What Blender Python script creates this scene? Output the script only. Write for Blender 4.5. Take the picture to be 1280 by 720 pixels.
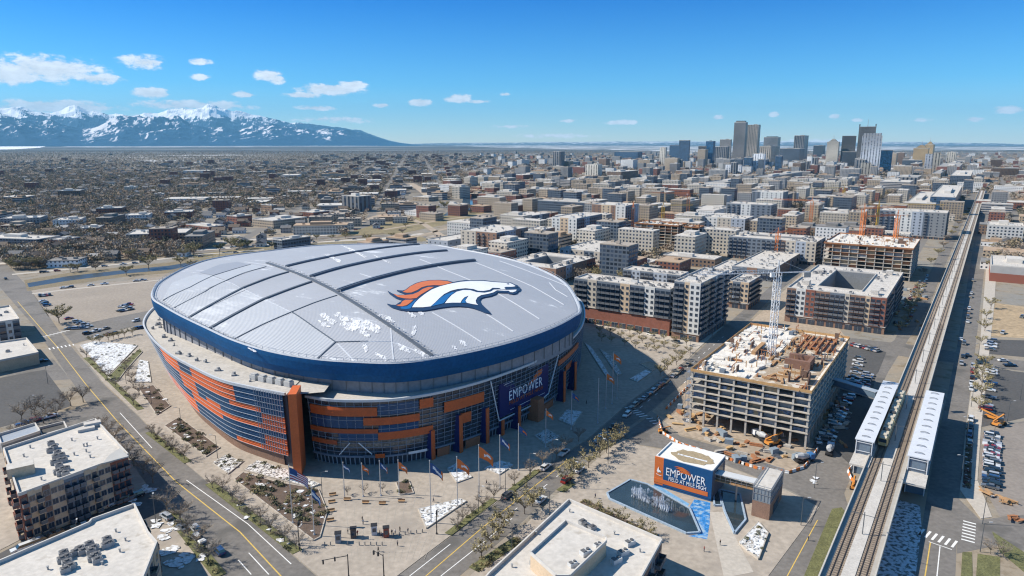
import bpy, bmesh, math, random
from math import sin, cos, pi, radians
from mathutils import Vector, noise as mn
from mathutils.geometry import tessellate_polygon
random.seed(7)
for o in list(bpy.data.objects): bpy.data.objects.remove(o)
SC = bpy.context.scene
COL = SC.collection

# ---------------------------------------------------------------- camera
CH = 110.0; FP = 860.0; PITCH = math.atan(182/860)
CP, SP = cos(PITCH), sin(PITCH)
cam = bpy.data.objects.new('camera', bpy.data.cameras.new('camera'))
COL.objects.link(cam); SC.camera = cam
cam.location = (0, 0, CH); cam.rotation_euler = (pi/2-PITCH, 0, 0)
cam.data.sensor_width = 36; cam.data.lens = 36*FP/1280
cam.data.clip_start = 1; cam.data.clip_end = 200000

# ---------------------------------------------------------------- light
SUN_EL = radians(41); SUN_V = Vector((-cos(SUN_EL)*0.993, cos(SUN_EL)*0.12, sin(SUN_EL))).normalized()
sun = bpy.data.objects.new('sun', bpy.data.lights.new('sun', 'SUN'))
COL.objects.link(sun); sun.data.energy = 5.0; sun.data.angle = radians(.5); sun.data.color = (1, .925, .80)
sun.rotation_euler = (-SUN_V).to_track_quat('-Z', 'Y').to_euler()
sun.location = (-300, 0, 400)
W = bpy.data.worlds.new('World'); SC.world = W; W.use_nodes = True
nt = W.node_tree; nt.nodes.clear()
def N(nt, t, **k):
    n = nt.nodes.new(t)
    for a, b in k.items():
        if a in ('op',): n.operation = b
        else: setattr(n, a, b)
    return n
out = N(nt, 'ShaderNodeOutputWorld'); bg = N(nt, 'ShaderNodeBackground')
sky = N(nt, 'ShaderNodeTexSky'); sky.sky_type = 'NISHITA'; sky.sun_disc = False
sky.sun_elevation = SUN_EL; sky.sun_rotation = radians(-83); sky.altitude = 1600; sky.air_density = 1.0; sky.dust_density = .25; sky.ozone_density = 3.0
bg.inputs[1].default_value = .082
hs = N(nt, 'ShaderNodeHueSaturation'); hs.inputs['Saturation'].default_value = 1.15; hs.inputs['Hue'].default_value = .49; hs.inputs['Value'].default_value = 1.4
nt.links.new(sky.outputs[0], hs.inputs['Color'])
# clouds: soft cumulus in the sky's own direction space (azimuth, elevation), the same from every camera position
tc = N(nt, 'ShaderNodeTexCoord'); sx = N(nt, 'ShaderNodeSeparateXYZ'); nt.links.new(tc.outputs['Generated'], sx.inputs[0])
az = N(nt, 'ShaderNodeMath', op='ARCTAN2'); nt.links.new(sx.outputs[0], az.inputs[0]); nt.links.new(sx.outputs[1], az.inputs[1])
el = N(nt, 'ShaderNodeMath', op='ARCSINE'); nt.links.new(sx.outputs[2], el.inputs[0])
ae = N(nt, 'ShaderNodeCombineXYZ'); nt.links.new(az.outputs[0], ae.inputs[0]); nt.links.new(el.outputs[0], ae.inputs[1])
# deeper blue away from the horizon
er = N(nt, 'ShaderNodeValToRGB'); em_ = N(nt, 'ShaderNodeMapRange'); nt.links.new(el.outputs[0], em_.inputs[0]); em_.inputs[1].default_value = -.02; em_.inputs[2].default_value = .42
nt.links.new(em_.outputs[0], er.inputs[0]); er.color_ramp.elements[0].color = (1.0,1.0,1.0,1); er.color_ramp.elements[1].color = (.0,.40,.90,1); er.color_ramp.elements.new(.22).color = (.32,.71,.98,1); er.color_ramp.elements[2].position = .50; er.color_ramp.elements.new(1.0).color = (.85,.95,1.0,1)
em2 = N(nt, 'ShaderNodeMix', data_type='RGBA', blend_type='MULTIPLY'); em2.inputs['Factor'].default_value = 1; nt.links.new(hs.outputs[0], em2.inputs[6]); nt.links.new(er.outputs[0], em2.inputs[7])
def dirpx(px, py):
    dx = (px-640)/FP; dv = (360-py)/FP
    d = Vector((dx, CP+dv*SP, -SP+dv*CP)).normalized()
    return math.atan2(d.x, d.y), math.asin(d.z)
CL = [(58,86,86,21,1),(10,94,60,15,1),(120,98,40,9,.9),(182,78,34,10,.9),(160,73,18,6,.7),(190,116,28,8,1),(250,77,17,5,.9),(252,97,16,5,.8),(335,94,22,9,1),(347,99,14,7,1),(305,118,19,5,.95),
      (412,112,46,9,1),(440,106,22,6,.9),(378,119,28,5,.9),(395,135,28,4,.75),(525,128,18,6,1),(573,123,22,7,1),(598,127,20,3,.7),(478,132,12,4,.8),(632,118,9,3,.8),
      (70,133,90,10,.85),(245,132,85,8,.8),(712,151,14,3,.7),(778,153,24,4,.7),(898,147,9,4,.8),(968,143,9,4,.85),(1045,146,9,4,.85),(1072,150,8,3,.7),(1262,137,26,6,.8),(1218,149,14,4,.8),
      (420,150,60,5,.55),(1000,178,120,5,.6),(690,170,60,4,.5),(180,148,60,6,.6),(640,158,30,3,.5),(1150,150,20,3,.35)]
mx = None
nz = N(nt, 'ShaderNodeTexNoise'); nz.inputs['Scale'].default_value = 42; nz.inputs['Detail'].default_value = 9; nz.inputs['Roughness'].default_value = .66
mp = N(nt, 'ShaderNodeVectorMath', op='MULTIPLY'); nt.links.new(ae.outputs[0], mp.inputs[0]); mp.inputs[1].default_value = (1, 2.1, 1); nt.links.new(mp.outputs[0], nz.inputs['Vector'])
for cx, cy, rx, ry, s in CL:
    a, e = dirpx(cx, cy); a2, _ = dirpx(cx+rx, cy); _, e2 = dirpx(cx, cy-ry)
    v = N(nt, 'ShaderNodeVectorMath', op='SUBTRACT'); nt.links.new(ae.outputs[0], v.inputs[0]); v.inputs[1].default_value = (a, e, 0)
    w = N(nt, 'ShaderNodeVectorMath', op='MULTIPLY'); nt.links.new(v.outputs[0], w.inputs[0]); w.inputs[1].default_value = (1/(a2-a), 1/(e2-e), 0); s = s*(1.55 if cy > 104 else 1.15)
    l = N(nt, 'ShaderNodeVectorMath', op='LENGTH'); nt.links.new(w.outputs[0], l.inputs[0])
    m = N(nt, 'ShaderNodeMath', op='MULTIPLY_ADD'); nt.links.new(l.outputs['Value'], m.inputs[0]); m.inputs[1].default_value = -s*1.25; m.inputs[2].default_value = s*1.25
    if mx is None: mx = m
    else:
        q = N(nt, 'ShaderNodeMath', op='MAXIMUM'); nt.links.new(mx.outputs[0], q.inputs[0]); nt.links.new(m.outputs[0], q.inputs[1]); mx = q
# density = ellipse + (noise-.5)*k
nn = N(nt, 'ShaderNodeMath', op='MULTIPLY_ADD'); nt.links.new(nz.outputs['Fac'], nn.inputs[0]); nn.inputs[1].default_value = 3.9; nn.inputs[2].default_value = -1.86
ad = N(nt, 'ShaderNodeMath', op='ADD'); nt.links.new(nn.outputs[0], ad.inputs[0]); nt.links.new(mx.outputs[0], ad.inputs[1])
rg = N(nt, 'ShaderNodeMapRange'); rg.interpolation_type = 'SMOOTHSTEP'; nt.links.new(ad.outputs[0], rg.inputs[0]); rg.inputs[1].default_value = .12; rg.inputs[2].default_value = .95; rg.inputs[4].default_value = .97
gate = N(nt, 'ShaderNodeMapRange'); nt.links.new(mx.outputs[0], gate.inputs[0]); gate.inputs[1].default_value = -.25; gate.inputs[2].default_value = .25
mm = N(nt, 'ShaderNodeMath', op='MULTIPLY'); nt.links.new(rg.outputs[0], mm.inputs[0]); nt.links.new(gate.outputs[0], mm.inputs[1])
cc = N(nt, 'ShaderNodeMapRange'); nt.links.new(nz.outputs['Fac'], cc.inputs[0]); cc.inputs[1].default_value = .3; cc.inputs[2].default_value = .62; cc.inputs[3].default_value = 7.6; cc.inputs[4].default_value = 11.0
cr = N(nt, 'ShaderNodeCombineColor'); 
for i, f in enumerate((.93, .97, 1.03)):
    t = N(nt, 'ShaderNodeMath', op='MULTIPLY'); nt.links.new(cc.outputs[0], t.inputs[0]); t.inputs[1].default_value = f; nt.links.new(t.outputs[0], cr.inputs[i])
mix = N(nt, 'ShaderNodeMix', data_type='RGBA'); nt.links.new(mm.outputs[0], mix.inputs['Factor']); nt.links.new(em2.outputs[2], mix.inputs[6]); nt.links.new(cr.outputs[0], mix.inputs[7])
nt.links.new(mix.outputs[2], bg.inputs[0]); nt.links.new(bg.outputs[0], out.inputs[0])
W.cycles.sampling_method = 'MANUAL'; W.cycles.sample_map_resolution = 512
SC.view_settings.view_transform = 'Standard'; SC.view_settings.look = 'None'; SC.view_settings.exposure = .50; SC.view_settings.gamma = 1
cy = SC.cycles; cy.max_bounces = 5; cy.diffuse_bounces = 2; cy.glossy_bounces = 2; cy.transmission_bounces = 3; cy.volume_bounces = 0; cy.transparent_max_bounces = 8
cy.caustics_reflective = False; cy.caustics_refractive = False; cy.sample_clamp_indirect = 3; cy.use_denoising = True; cy.filter_width = 1.2

# ---------------------------------------------------------------- helpers
def G(px, py, z=0.0):
    dx = (px-640)/FP; dv = (360-py)/FP
    d = (dx, CP+dv*SP, -SP+dv*CP); t = (z-CH)/d[2]
    return (d[0]*t, d[1]*t)
def G3(px, py, z=0.0):
    a = G(px, py, z); return (a[0], a[1], z)
def proj(X, Y, Z):
    dep = Y*CP-(Z-CH)*SP; up = Y*SP+(Z-CH)*CP
    return 640+FP*X/dep, 360-FP*up/dep
def htop(px, base, ytop):
    g = G(px, base); lo, hi = 0., 400.
    for _ in range(40):
        m = (lo+hi)/2
        if proj(g[0], g[1], m)[1] > ytop: lo = m
        else: hi = m
    return lo
def tag(o, label=None, cat=None, group=None, kind=None):
    if label: o['label'] = label
    if cat: o['category'] = cat
    if group: o['group'] = group
    if kind: o['kind'] = kind
    return o
def empty(name, loc=(0, 0, 0), rz=0, label=None, cat=None, group=None):
    o = bpy.data.objects.new(name, None); COL.objects.link(o); o.location = loc; o.rotation_euler = (0, 0, rz)
    o.empty_display_size = .5
    return tag(o, label, cat, group)
def dupe(root, loc, rz=None, sc=None, label=None, group=None, mats=None):
    r = root.copy(); COL.objects.link(r); r.location = loc
    if rz is not None: r.rotation_euler = (0, 0, rz)
    if sc is not None: r.scale = sc if hasattr(sc, '__len__') else (sc, sc, sc)
    if label: r['label'] = label
    if group: r['group'] = group
    for ch in KIDS.get(root.name, []):
        c = ch.copy(); COL.objects.link(c); c.parent = r
        if mats and ch.data and ch.material_slots and ch.name.split('.')[0] in mats:
            c.material_slots[0].link = 'OBJECT'; c.material_slots[0].material = mats[ch.name.split('.')[0]]
        for g in KIDS.get(ch.name, []):
            d = g.copy(); COL.objects.link(d); d.parent = c
    return r
KIDS = {}
class MB:
    def __init__(s): s.v = []; s.f = []; s.m = []
    def add(s, vs, fs, m=0):
        b = len(s.v); s.v += [tuple(x) for x in vs]; s.f += [tuple(i+b for i in f) for f in fs]; s.m += [m]*len(fs); return s
    def box(s, x0, y0, z0, x1, y1, z1, m=0):
        return s.add([(x0,y0,z0),(x1,y0,z0),(x1,y1,z0),(x0,y1,z0),(x0,y0,z1),(x1,y0,z1),(x1,y1,z1),(x0,y1,z1)],
              [(3,2,1,0),(4,5,6,7),(0,1,5,4),(1,2,6,5),(2,3,7,6),(3,0,4,7)], m)
    def rbox(s, cx, cy, z0, lx, ly, h, a=0, m=0):
        c, sn = cos(a), sin(a); P = []
        for z in (z0, z0+h):
            for ux, uy in ((-1,-1),(1,-1),(1,1),(-1,1)):
                x, y = ux*lx/2, uy*ly/2; P.append((cx+x*c-y*sn, cy+x*sn+y*c, z))
        return s.add(P, [(3,2,1,0),(4,5,6,7),(0,1,5,4),(1,2,6,5),(2,3,7,6),(3,0,4,7)], m)
    def bar(s, p, q, w, h=None, m=0):
        p = Vector(p); q = Vector(q); d = (q-p); h = h or w
        if d.length < 1e-6: return s
        d.normalize(); u = Vector((0,0,1)) if abs(d.z) < .95 else Vector((1,0,0))
        sd = d.cross(u).normalized(); up = sd.cross(d); P = []
        for b in (p, q):
            for i, j in ((-1,-1),(1,-1),(1,1),(-1,1)): P.append(b+sd*i*w/2+up*j*h/2)
        return s.add(P, [(0,1,2,3),(7,6,5,4),(0,4,5,1),(1,5,6,2),(2,6,7,3),(3,7,4,0)], m)
    def tube(s, p, q, r0, r1=None, n=8, m=0, cap=True):
        r1 = r0 if r1 is None else r1; p = Vector(p); q = Vector(q); d = (q-p).normalized()
        u = Vector((0,0,1)) if abs(d.z) < .95 else Vector((1,0,0)); a = d.cross(u).normalized(); b = a.cross(d); P = []
        for c, r in ((p, r0), (q, r1)):
            for k in range(n): t = 2*pi*k/n; P.append(c+a*cos(t)*r+b*sin(t)*r)
        F = [(k, (k+1) % n, n+(k+1) % n, n+k) for k in range(n)]
        if cap: F += [tuple(range(n))[::-1], tuple(range(n, 2*n))]
        return s.add(P, F, m)
    def prism(s, poly, z0, z1, m=0, mtop=None):
        n = len(poly); ar = sum(poly[i][0]*poly[(i+1)%n][1]-poly[(i+1)%n][0]*poly[i][1] for i in range(n))
        if ar < 0: poly = poly[::-1]
        b = len(s.v); s.v += [(p[0], p[1], z0) for p in poly]+[(p[0], p[1], z1) for p in poly]
        for i in range(n): j = (i+1) % n; s.f.append((b+i, b+j, b+n+j, b+n+i)); s.m.append(m)
        for t in tessellate_polygon([[Vector((p[0], p[1], 0)) for p in poly]]):
            a, c, d = t
            cr_ = (poly[c][0]-poly[a][0])*(poly[d][1]-poly[a][1])-(poly[c][1]-poly[a][1])*(poly[d][0]-poly[a][0])
            if cr_ < 0: c, d = d, c
            s.f.append((b+n+a, b+n+c, b+n+d)); s.m.append(m if mtop is None else mtop)
        return s
    def sheet(s, poly, z, m=0):
        n = len(poly); b = len(s.v); s.v += [(p[0], p[1], z) for p in poly]
        for a, c, d in tessellate_polygon([[Vector((p[0], p[1], 0)) for p in poly]]):
            if (poly[c][0]-poly[a][0])*(poly[d][1]-poly[a][1])-(poly[c][1]-poly[a][1])*(poly[d][0]-poly[a][0]) < 0: c, d = d, c
            s.f.append((b+a, b+c, b+d)); s.m.append(m)
        return s
    def mesh(s, name, mats):
        me = bpy.data.meshes.new(name); me.from_pydata(s.v, [], s.f)
        for m in (mats if isinstance(mats, (list, tuple)) else [mats]): me.materials.append(m)
        if any(s.m): me.polygons.foreach_set('material_index', s.m)
        me.update(); return me
    def build(s, name, mats, parent=None, loc=(0,0,0), rz=0, smooth=False, **tg):
        me = s.mesh(name, mats)
        if smooth: me.polygons.foreach_set('use_smooth', [True]*len(me.polygons))
        return link(name, me, parent, loc, rz, **tg)
def link(name, me, parent=None, loc=(0,0,0), rz=0, **tg):
    o = bpy.data.objects.new(name, me); COL.objects.link(o); o.location = loc
    if rz: o.rotation_euler = (0, 0, rz)
    if parent: o.parent = parent; KIDS.setdefault(parent.name, []).append(o)
    return tag(o, **tg)

# ---------------------------------------------------------------- materials
MC = {}
def M(name, col, rough=.85, var=.15, scale=.3, metal=0, fine=0, spec=.4, coat=0, stretch=None, spots=None):
    """plain procedural material: colour varied by a broad and a fine noise in object space; spots=(colour, scale, threshold, softness)"""
    if name in MC: return MC[name]
    m = bpy.data.materials.new(name); m.use_nodes = True; t = m.node_tree; b = t.nodes['Principled BSDF']
    b.inputs['Roughness'].default_value = rough; b.inputs['Metallic'].default_value = metal; b.inputs['Specular IOR Level'].default_value = spec
    b.inputs['Coat Weight'].default_value = coat
    if var or spots:
        g = N(t, 'ShaderNodeTexCoord'); vec = g.outputs['Object']
        if stretch:
            s_ = N(t, 'ShaderNodeVectorMath', op='MULTIPLY'); t.links.new(vec, s_.inputs[0]); s_.inputs[1].default_value = stretch; vec = s_.outputs[0]
        n = N(t, 'ShaderNodeTexNoise'); n.inputs['Scale'].default_value = scale; n.inputs['Detail'].default_value = 6; n.inputs['Roughness'].default_value = .65; t.links.new(vec, n.inputs['Vector'])
        r = N(t, 'ShaderNodeMapRange'); t.links.new(n.outputs['Fac'], r.inputs[0]); r.inputs[1].default_value = .25; r.inputs[2].default_value = .75
        r.inputs[3].default_value = 1-var; r.inputs[4].default_value = 1+var
        x = N(t, 'ShaderNodeVectorMath', op='SCALE'); x.inputs[0].default_value = col; t.links.new(r.outputs[0], x.inputs['Scale'])
        c = x.outputs[0]
        if fine:
            n2 = N(t, 'ShaderNodeTexNoise'); n2.inputs['Scale'].default_value = scale*fine; n2.inputs['Detail'].default_value = 3; t.links.new(vec, n2.inputs['Vector'])
            r2 = N(t, 'ShaderNodeMapRange'); t.links.new(n2.outputs['Fac'], r2.inputs[0]); r2.inputs[1].default_value = .3; r2.inputs[2].default_value = .7; r2.inputs[3].default_value = 1-var; r2.inputs[4].default_value = 1+var
            x2 = N(t, 'ShaderNodeVectorMath', op='SCALE'); t.links.new(c, x2.inputs[0]); t.links.new(r2.outputs[0], x2.inputs['Scale']); c = x2.outputs[0]
        if spots:
            n3 = N(t, 'ShaderNodeTexNoise'); n3.inputs['Scale'].default_value = spots[1]; n3.inputs['Detail'].default_value = 5; t.links.new(vec, n3.inputs['Vector'])
            r3 = N(t, 'ShaderNodeMapRange'); t.links.new(n3.outputs['Fac'], r3.inputs[0]); r3.inputs[1].default_value = spots[2]; r3.inputs[2].default_value = spots[2]+spots[3]
            mi = N(t, 'ShaderNodeMix', data_type='RGBA'); t.links.new(r3.outputs[0], mi.inputs['Factor']); t.links.new(c, mi.inputs[6]); mi.inputs[7].default_value = (*spots[0], 1); c = mi.outputs[2]
        t.links.new(c, b.inputs['Base Color'])
    else: b.inputs['Base Color'].default_value = (*col, 1)
    MC[name] = m; return m
def FM(name, wall, glass=(.03,.045,.07), bay=3.4, flr=3.2, wf=.5, hf=.5, roof=(.47,.43,.38), alt=None, altn=4, rough=.8, gl=.15, base=None, baseh=4):
    """facade material: windows laid out in metres on each wall in the building's own space, roof membrane on level faces"""
    if name in MC: return MC[name]
    m = bpy.data.materials.new(name); m.use_nodes = True; t = m.node_tree; b = t.nodes['Principled BSDF']; L = t.links.new
    g = N(t, 'ShaderNodeTexCoord'); p = N(t, 'ShaderNodeSeparateXYZ'); L(g.outputs['Object'], p.inputs[0])
    nn = N(t, 'ShaderNodeSeparateXYZ'); L(g.outputs['Normal'], nn.inputs[0])
    def mt(op, a, b_=None, c=None):
        n = N(t, 'ShaderNodeMath', op=op)
        for i, x in enumerate((a, b_, c)):
            if x is None: continue
            if hasattr(x, 'default_value') or hasattr(x, 'is_linked'): L(x, n.inputs[i])
            else: n.inputs[i].default_value = x
        return n.outputs[0]
    isx = mt('GREATER_THAN', mt('ABSOLUTE', nn.outputs[0]), .7); isz = mt('GREATER_THAN', mt('ABSOLUTE', nn.outputs[2]), .7)
    u = mt('ADD', mt('MULTIPLY', p.outputs[1], isx), mt('MULTIPLY', p.outputs[0], mt('SUBTRACT', 1.0, isx)))
    U = mt('DIVIDE', u, bay); V = mt('DIVIDE', p.outputs[2], flr)
    fu = mt('FRACT', U); fv = mt('FRACT', V)
    wu = mt('LESS_THAN', mt('ABSOLUTE', mt('SUBTRACT', fu, .5)), wf/2); wv = mt('LESS_THAN', mt('ABSOLUTE', mt('SUBTRACT', fv, .52)), hf/2)
    win = mt('MULTIPLY', wu, wv)
    cmb = N(t, 'ShaderNodeCombineXYZ'); L(mt('FLOOR', U), cmb.inputs[0]); L(mt('FLOOR', V), cmb.inputs[1]); L(isx, cmb.inputs[2])
    wn = N(t, 'ShaderNodeTexWhiteNoise'); L(cmb.outputs[0], wn.inputs['Vector'])
    gs = N(t, 'ShaderNodeVectorMath', op='SCALE'); gs.inputs[0].default_value = glass; L(mt('MULTIPLY_ADD', wn.outputs['Value'], 1.6, .35), gs.inputs['Scale'])
    nz = N(t, 'ShaderNodeTexNoise'); nz.inputs['Scale'].default_value = .22; nz.inputs['Detail'].default_value = 5; L(g.outputs['Object'], nz.inputs['Vector'])
    ws = N(t, 'ShaderNodeVectorMath', op='SCALE'); ws.inputs[0].default_value = wall; oi = N(t, 'ShaderNodeObjectInfo'); bn = N(t, 'ShaderNodeTexNoise'); bn.inputs['Scale'].default_value = .013; bn.inputs['Detail'].default_value = 0; L(g.outputs['Object'], bn.inputs['Vector'])
    vv = mt('MULTIPLY', mt('MULTIPLY_ADD', nz.outputs['Fac'], .36, .82), mt('MULTIPLY', mt('MULTIPLY_ADD', oi.outputs['Random'], .35, .82), mt('MULTIPLY_ADD', bn.outputs['Fac'], 1.0, .5))); L(vv, ws.inputs['Scale']); wc = ws.outputs[0]
    if alt:
        au = mt('LESS_THAN', mt('FRACT', mt('DIVIDE', mt('ADD', mt('FLOOR', U), 1.0), altn)), .5)
        am = N(t, 'ShaderNodeMix', data_type='RGBA'); L(au, am.inputs['Factor']); L(wc, am.inputs[6]); am.inputs[7].default_value = (*alt, 1); wc = am.outputs[2]
    if base:
        bm_ = N(t, 'ShaderNodeMix', data_type='RGBA'); L(mt('LESS_THAN', p.outputs[2], baseh), bm_.inputs['Factor']); L(wc, bm_.inputs[6]); bm_.inputs[7].default_value = (*base, 1); wc = bm_.outputs[2]
    mw = N(t, 'ShaderNodeMix', data_type='RGBA'); L(win, mw.inputs['Factor']); L(wc, mw.inputs[6]); L(gs.outputs[0], mw.inputs[7])
    rn = N(t, 'ShaderNodeTexNoise'); rn.inputs['Scale'].default_value = .12; rn.inputs['Detail'].default_value = 8; rn.inputs['Roughness'].default_value = .7; L(g.outputs['Object'], rn.inputs['Vector'])
    rs = N(t, 'ShaderNodeVectorMath', op='SCALE'); rs.inputs[0].default_value = roof; L(mt('MULTIPLY_ADD', rn.outputs['Fac'], 1.0, .5), rs.inputs['Scale'])
    mr = N(t, 'ShaderNodeMix', data_type='RGBA'); L(isz, mr.inputs['Factor']); L(mw.outputs[2], mr.inputs[6]); L(rs.outputs[0], mr.inputs[7])
    L(mr.outputs[2], b.inputs['Base Color'])
    rr = mt('SUBTRACT', rough, mt('MULTIPLY', mt('MULTIPLY', win, mt('SUBTRACT', 1.0, isz)), rough-gl)); L(rr, b.inputs['Roughness'])
    b.inputs['Specular IOR Level'].default_value = .5
    MC[name] = m; return m
asphalt = M('asphalt', (.17,.156,.143), .9, .16, .05, fine=14, spots=((.115,.108,.10), .07, .55, .10))
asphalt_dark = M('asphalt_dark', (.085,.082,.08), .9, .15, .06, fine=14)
lot_tan = M('worn_lot_surface', (.30,.255,.21), .95, .14, .03, fine=20)
concrete = M('concrete', (.365,.315,.262), .9, .15, .06, fine=9, spots=((.31,.27,.23), .045, .56, .12))
concrete_l = M('pale_concrete', (.45,.405,.35), .9, .10, .08, fine=12)
paint_w = M('road_paint_white', (.75,.74,.72), .7, .2, 1.5)
paint_y = M('road_paint_yellow', (.62,.42,.10), .7, .2, 1.5)
grass = M('winter_grass', (.13,.13,.055), .95, .35, .35, fine=6)
mulch = M('brown_mulch', (.12,.085,.065), .95, .3, .6, fine=5)
dirt = M('bare_dirt', (.36,.29,.22), .95, .18, .05, fine=12)
snow = M('snow', (.68,.69,.71), .7, .14, .5, fine=4, spots=((.30,.27,.23), .9, .50, .12))
rocks = M('white_rock_bed', (.62,.61,.60), .9, .35, .9, fine=3, spots=((.16,.14,.12), 1.4, .52, .03))
steel = M('grey_steel', (.38,.39,.41), .45, .08, .5, metal=.6)
white_p = M('white_paint', (.78,.78,.77), .5, .06, .5)
dark_p = M('black_paint', (.03,.03,.033), .5, .1, 1)
blue_band = M('blue_fascia', (.005,.072,.20), .65, .12, .12, fine=8, spec=.15)
navy = M('navy_panel', (.008,.018,.11), .45, .10, .2)
glassm = M('window_glass', (.035,.05,.075), .12, .35, .25, spec=.8)
glass_l = M('pale_glass', (.12,.17,.23), .12, .3, .3, spec=.8)
orange = M('orange_panel', (.52,.10,.018), .55, .12, .25, fine=6)
facade_blue = M('blue_facade_panel', (.022,.055,.13), .35, .22, .3, fine=5)
brick = M('red_brick', (.25,.10,.07), .9, .2, .5, fine=8)
brick_b = M('brown_brick', (.26,.16,.115), .9, .2, .5, fine=8)
tan_w = M('tan_stucco', (.56,.43,.30), .9, .1, .4, fine=6)
grey_w = M('grey_cladding', (.22,.23,.24), .8, .12, .4, fine=6)
white_w = M('white_cladding', (.62,.62,.60), .8, .08, .4, fine=6)
roofw = M('white_roof_membrane', (.53,.495,.45), .85, .10, .09, fine=9, spots=((.42,.38,.33), .35, .60, .12))
roof_sp = M('speckled_roof', (.54,.505,.46), .85, .16, .25, fine=5, spots=((.34,.31,.28), .8, .57, .08))
unitm = M('unit_metal', (.33,.33,.33), .6, .2, .8)
wood = M('timber', (.40,.24,.12), .85, .25, .9)
rust = M('rust_formwork', (.34,.15,.07), .85, .3, .8)
# ================================================================ ground
def PX(pts, z=0): return [G(x, y, z) for x, y in pts]
# one sheet to the horizon, near part and far part share one material
def ground_mat():
    m = bpy.data.materials.new('city_ground'); m.use_nodes = True; t = m.node_tree; b = t.nodes['Principled BSDF']; L = t.links.new
    b.inputs['Roughness'].default_value = .95; b.inputs['Specular IOR Level'].default_value = .15
    g = N(t, 'ShaderNodeNewGeometry')
    def nz(sc, det=6, ro=.6, st=None):
        n = N(t, 'ShaderNodeTexNoise'); n.inputs['Scale'].default_value = sc; n.inputs['Detail'].default_value = det; n.inputs['Roughness'].default_value = ro
        if st:
            v = N(t, 'ShaderNodeVectorMath', op='MULTIPLY'); L(g.outputs['Position'], v.inputs[0]); v.inputs[1].default_value = st; L(v.outputs[0], n.inputs['Vector'])
        else: L(g.outputs['Position'], n.inputs['Vector'])
        return n.outputs['Fac']
    def mr(x, a, c, lo=0, hi=1):
        r = N(t, 'ShaderNodeMapRange'); L(x, r.inputs[0]); r.inputs[1].default_value = a; r.inputs[2].default_value = c; r.inputs[3].default_value = lo; r.inputs[4].default_value = hi; return r.outputs[0]
    def mixc(f, a, c):
        k = N(t, 'ShaderNodeMix', data_type='RGBA'); L(f, k.inputs['Factor'])
        for i, q in ((6, a), (7, c)):
            if isinstance(q, tuple): k.inputs[i].default_value = (*q, 1)
            else: L(q, k.inputs[i])
        return k.outputs[2]
    near = mixc(mr(nz(.02, 8, .7), .42, .6), (.30,.25,.19), (.24,.23,.21))
    near = mixc(mr(nz(.11, 6, .7), .52, .66), near, (.19,.15,.10))
    near = mixc(mr(nz(.5, 4, .6), .6, .75), near, (.40,.36,.30))
    far = mixc(mr(nz(.012, 8, .8), .44, .58), (.13,.115,.10), (.25,.22,.18))
    far = mixc(mr(nz(.0011, 7, .72), .55, .66), far, (.36,.34,.31))
    far = mixc(mr(nz(.0006, 6, .7), .56, .63), far, (.66,.67,.68))
    s = N(t, 'ShaderNodeSeparateXYZ'); L(g.outputs['Position'], s.inputs[0])
    def ma(op, a, b_=None, c=None):
        n = N(t, 'ShaderNodeMath', op=op)
        for i, q in enumerate((a, b_, c)):
            if q is None: continue
            if isinstance(q, (int, float)): n.inputs[i].default_value = q
            else: L(q, n.inputs[i])
        return n.outputs[0]
    def grid_(th):
        a = ma('ADD', ma('MULTIPLY', s.outputs[0], sin(th)), ma('MULTIPLY', s.outputs[1], cos(th))); b_ = ma('ADD', ma('MULTIPLY', s.outputs[0], -cos(th)), ma('MULTIPLY', s.outputs[1], sin(th)))
        def ln(x, p, w): return ma('LESS_THAN', ma('ABSOLUTE', ma('SUBTRACT', ma('FRACT', ma('DIVIDE', x, p)), .5)), w/p/2)
        return ma('MAXIMUM', ln(a, 132., 12.), ln(b_, 98., 12.))
    east = ma('GREATER_THAN', s.outputs[0], -150.0); st_ = ma('ADD', ma('MULTIPLY', grid_(radians(34)), east), ma('MULTIPLY', grid_(radians(82)), ma('SUBTRACT', 1.0, east)))
    st_ = ma('MULTIPLY', st_, ma('MULTIPLY', ma('GREATER_THAN', s.outputs[1], 640.0), ma('LESS_THAN', s.outputs[1], 5200.0)))
    vf = mixc(mr(nz(.00035, 8, .7, (.35, 1, 1)), .52, .66), (.085,.088,.09), (.40,.40,.40))
    c = mixc(mr(s.outputs[1], 900, 1700), near, far); c = mixc(mr(s.outputs[1], 5000, 9000), c, vf)
    c = mixc(st_, c, (.20,.185,.17)); L(c, b.inputs['Base Color']); return m
GM = ground_mat()
mb = MB(); R = [-1, ]
ys = [-300, 0, 300, 700, 1500, 4000, 12000, 25000, 42000]; xs = [-60000, -30000, -8000, -2500, -800, 0, 800, 2500, 8000, 30000, 60000]
for y in ys:
    for x in xs: mb.v.append((x, y, 0))
for j in range(len(ys)-1):
    for i in range(len(xs)-1): a = j*len(xs)+i; mb.f.append((a, a+1, a+1+len(xs), a+len(xs))); mb.m.append(0)
mb.build('ground', GM, kind='structure')

hz = MB().box(-61000, -600, -1, 61000, 43000, 2250)
hm = bpy.data.materials.new('haze_air'); hm.use_nodes = True; t = hm.node_tree; t.nodes.clear()
o_ = N(t, 'ShaderNodeOutputMaterial'); pv = N(t, 'ShaderNodeVolumePrincipled'); t.links.new(pv.outputs[0], o_.inputs['Volume'])
pv.inputs['Color'].default_value = (.26,.67,1,1); pv.inputs['Density'].default_value = 2.3e-5; pv.inputs['Anisotropy'].default_value = .0
HAZE = hz.build('haze', hm, kind='stuff')

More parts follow.
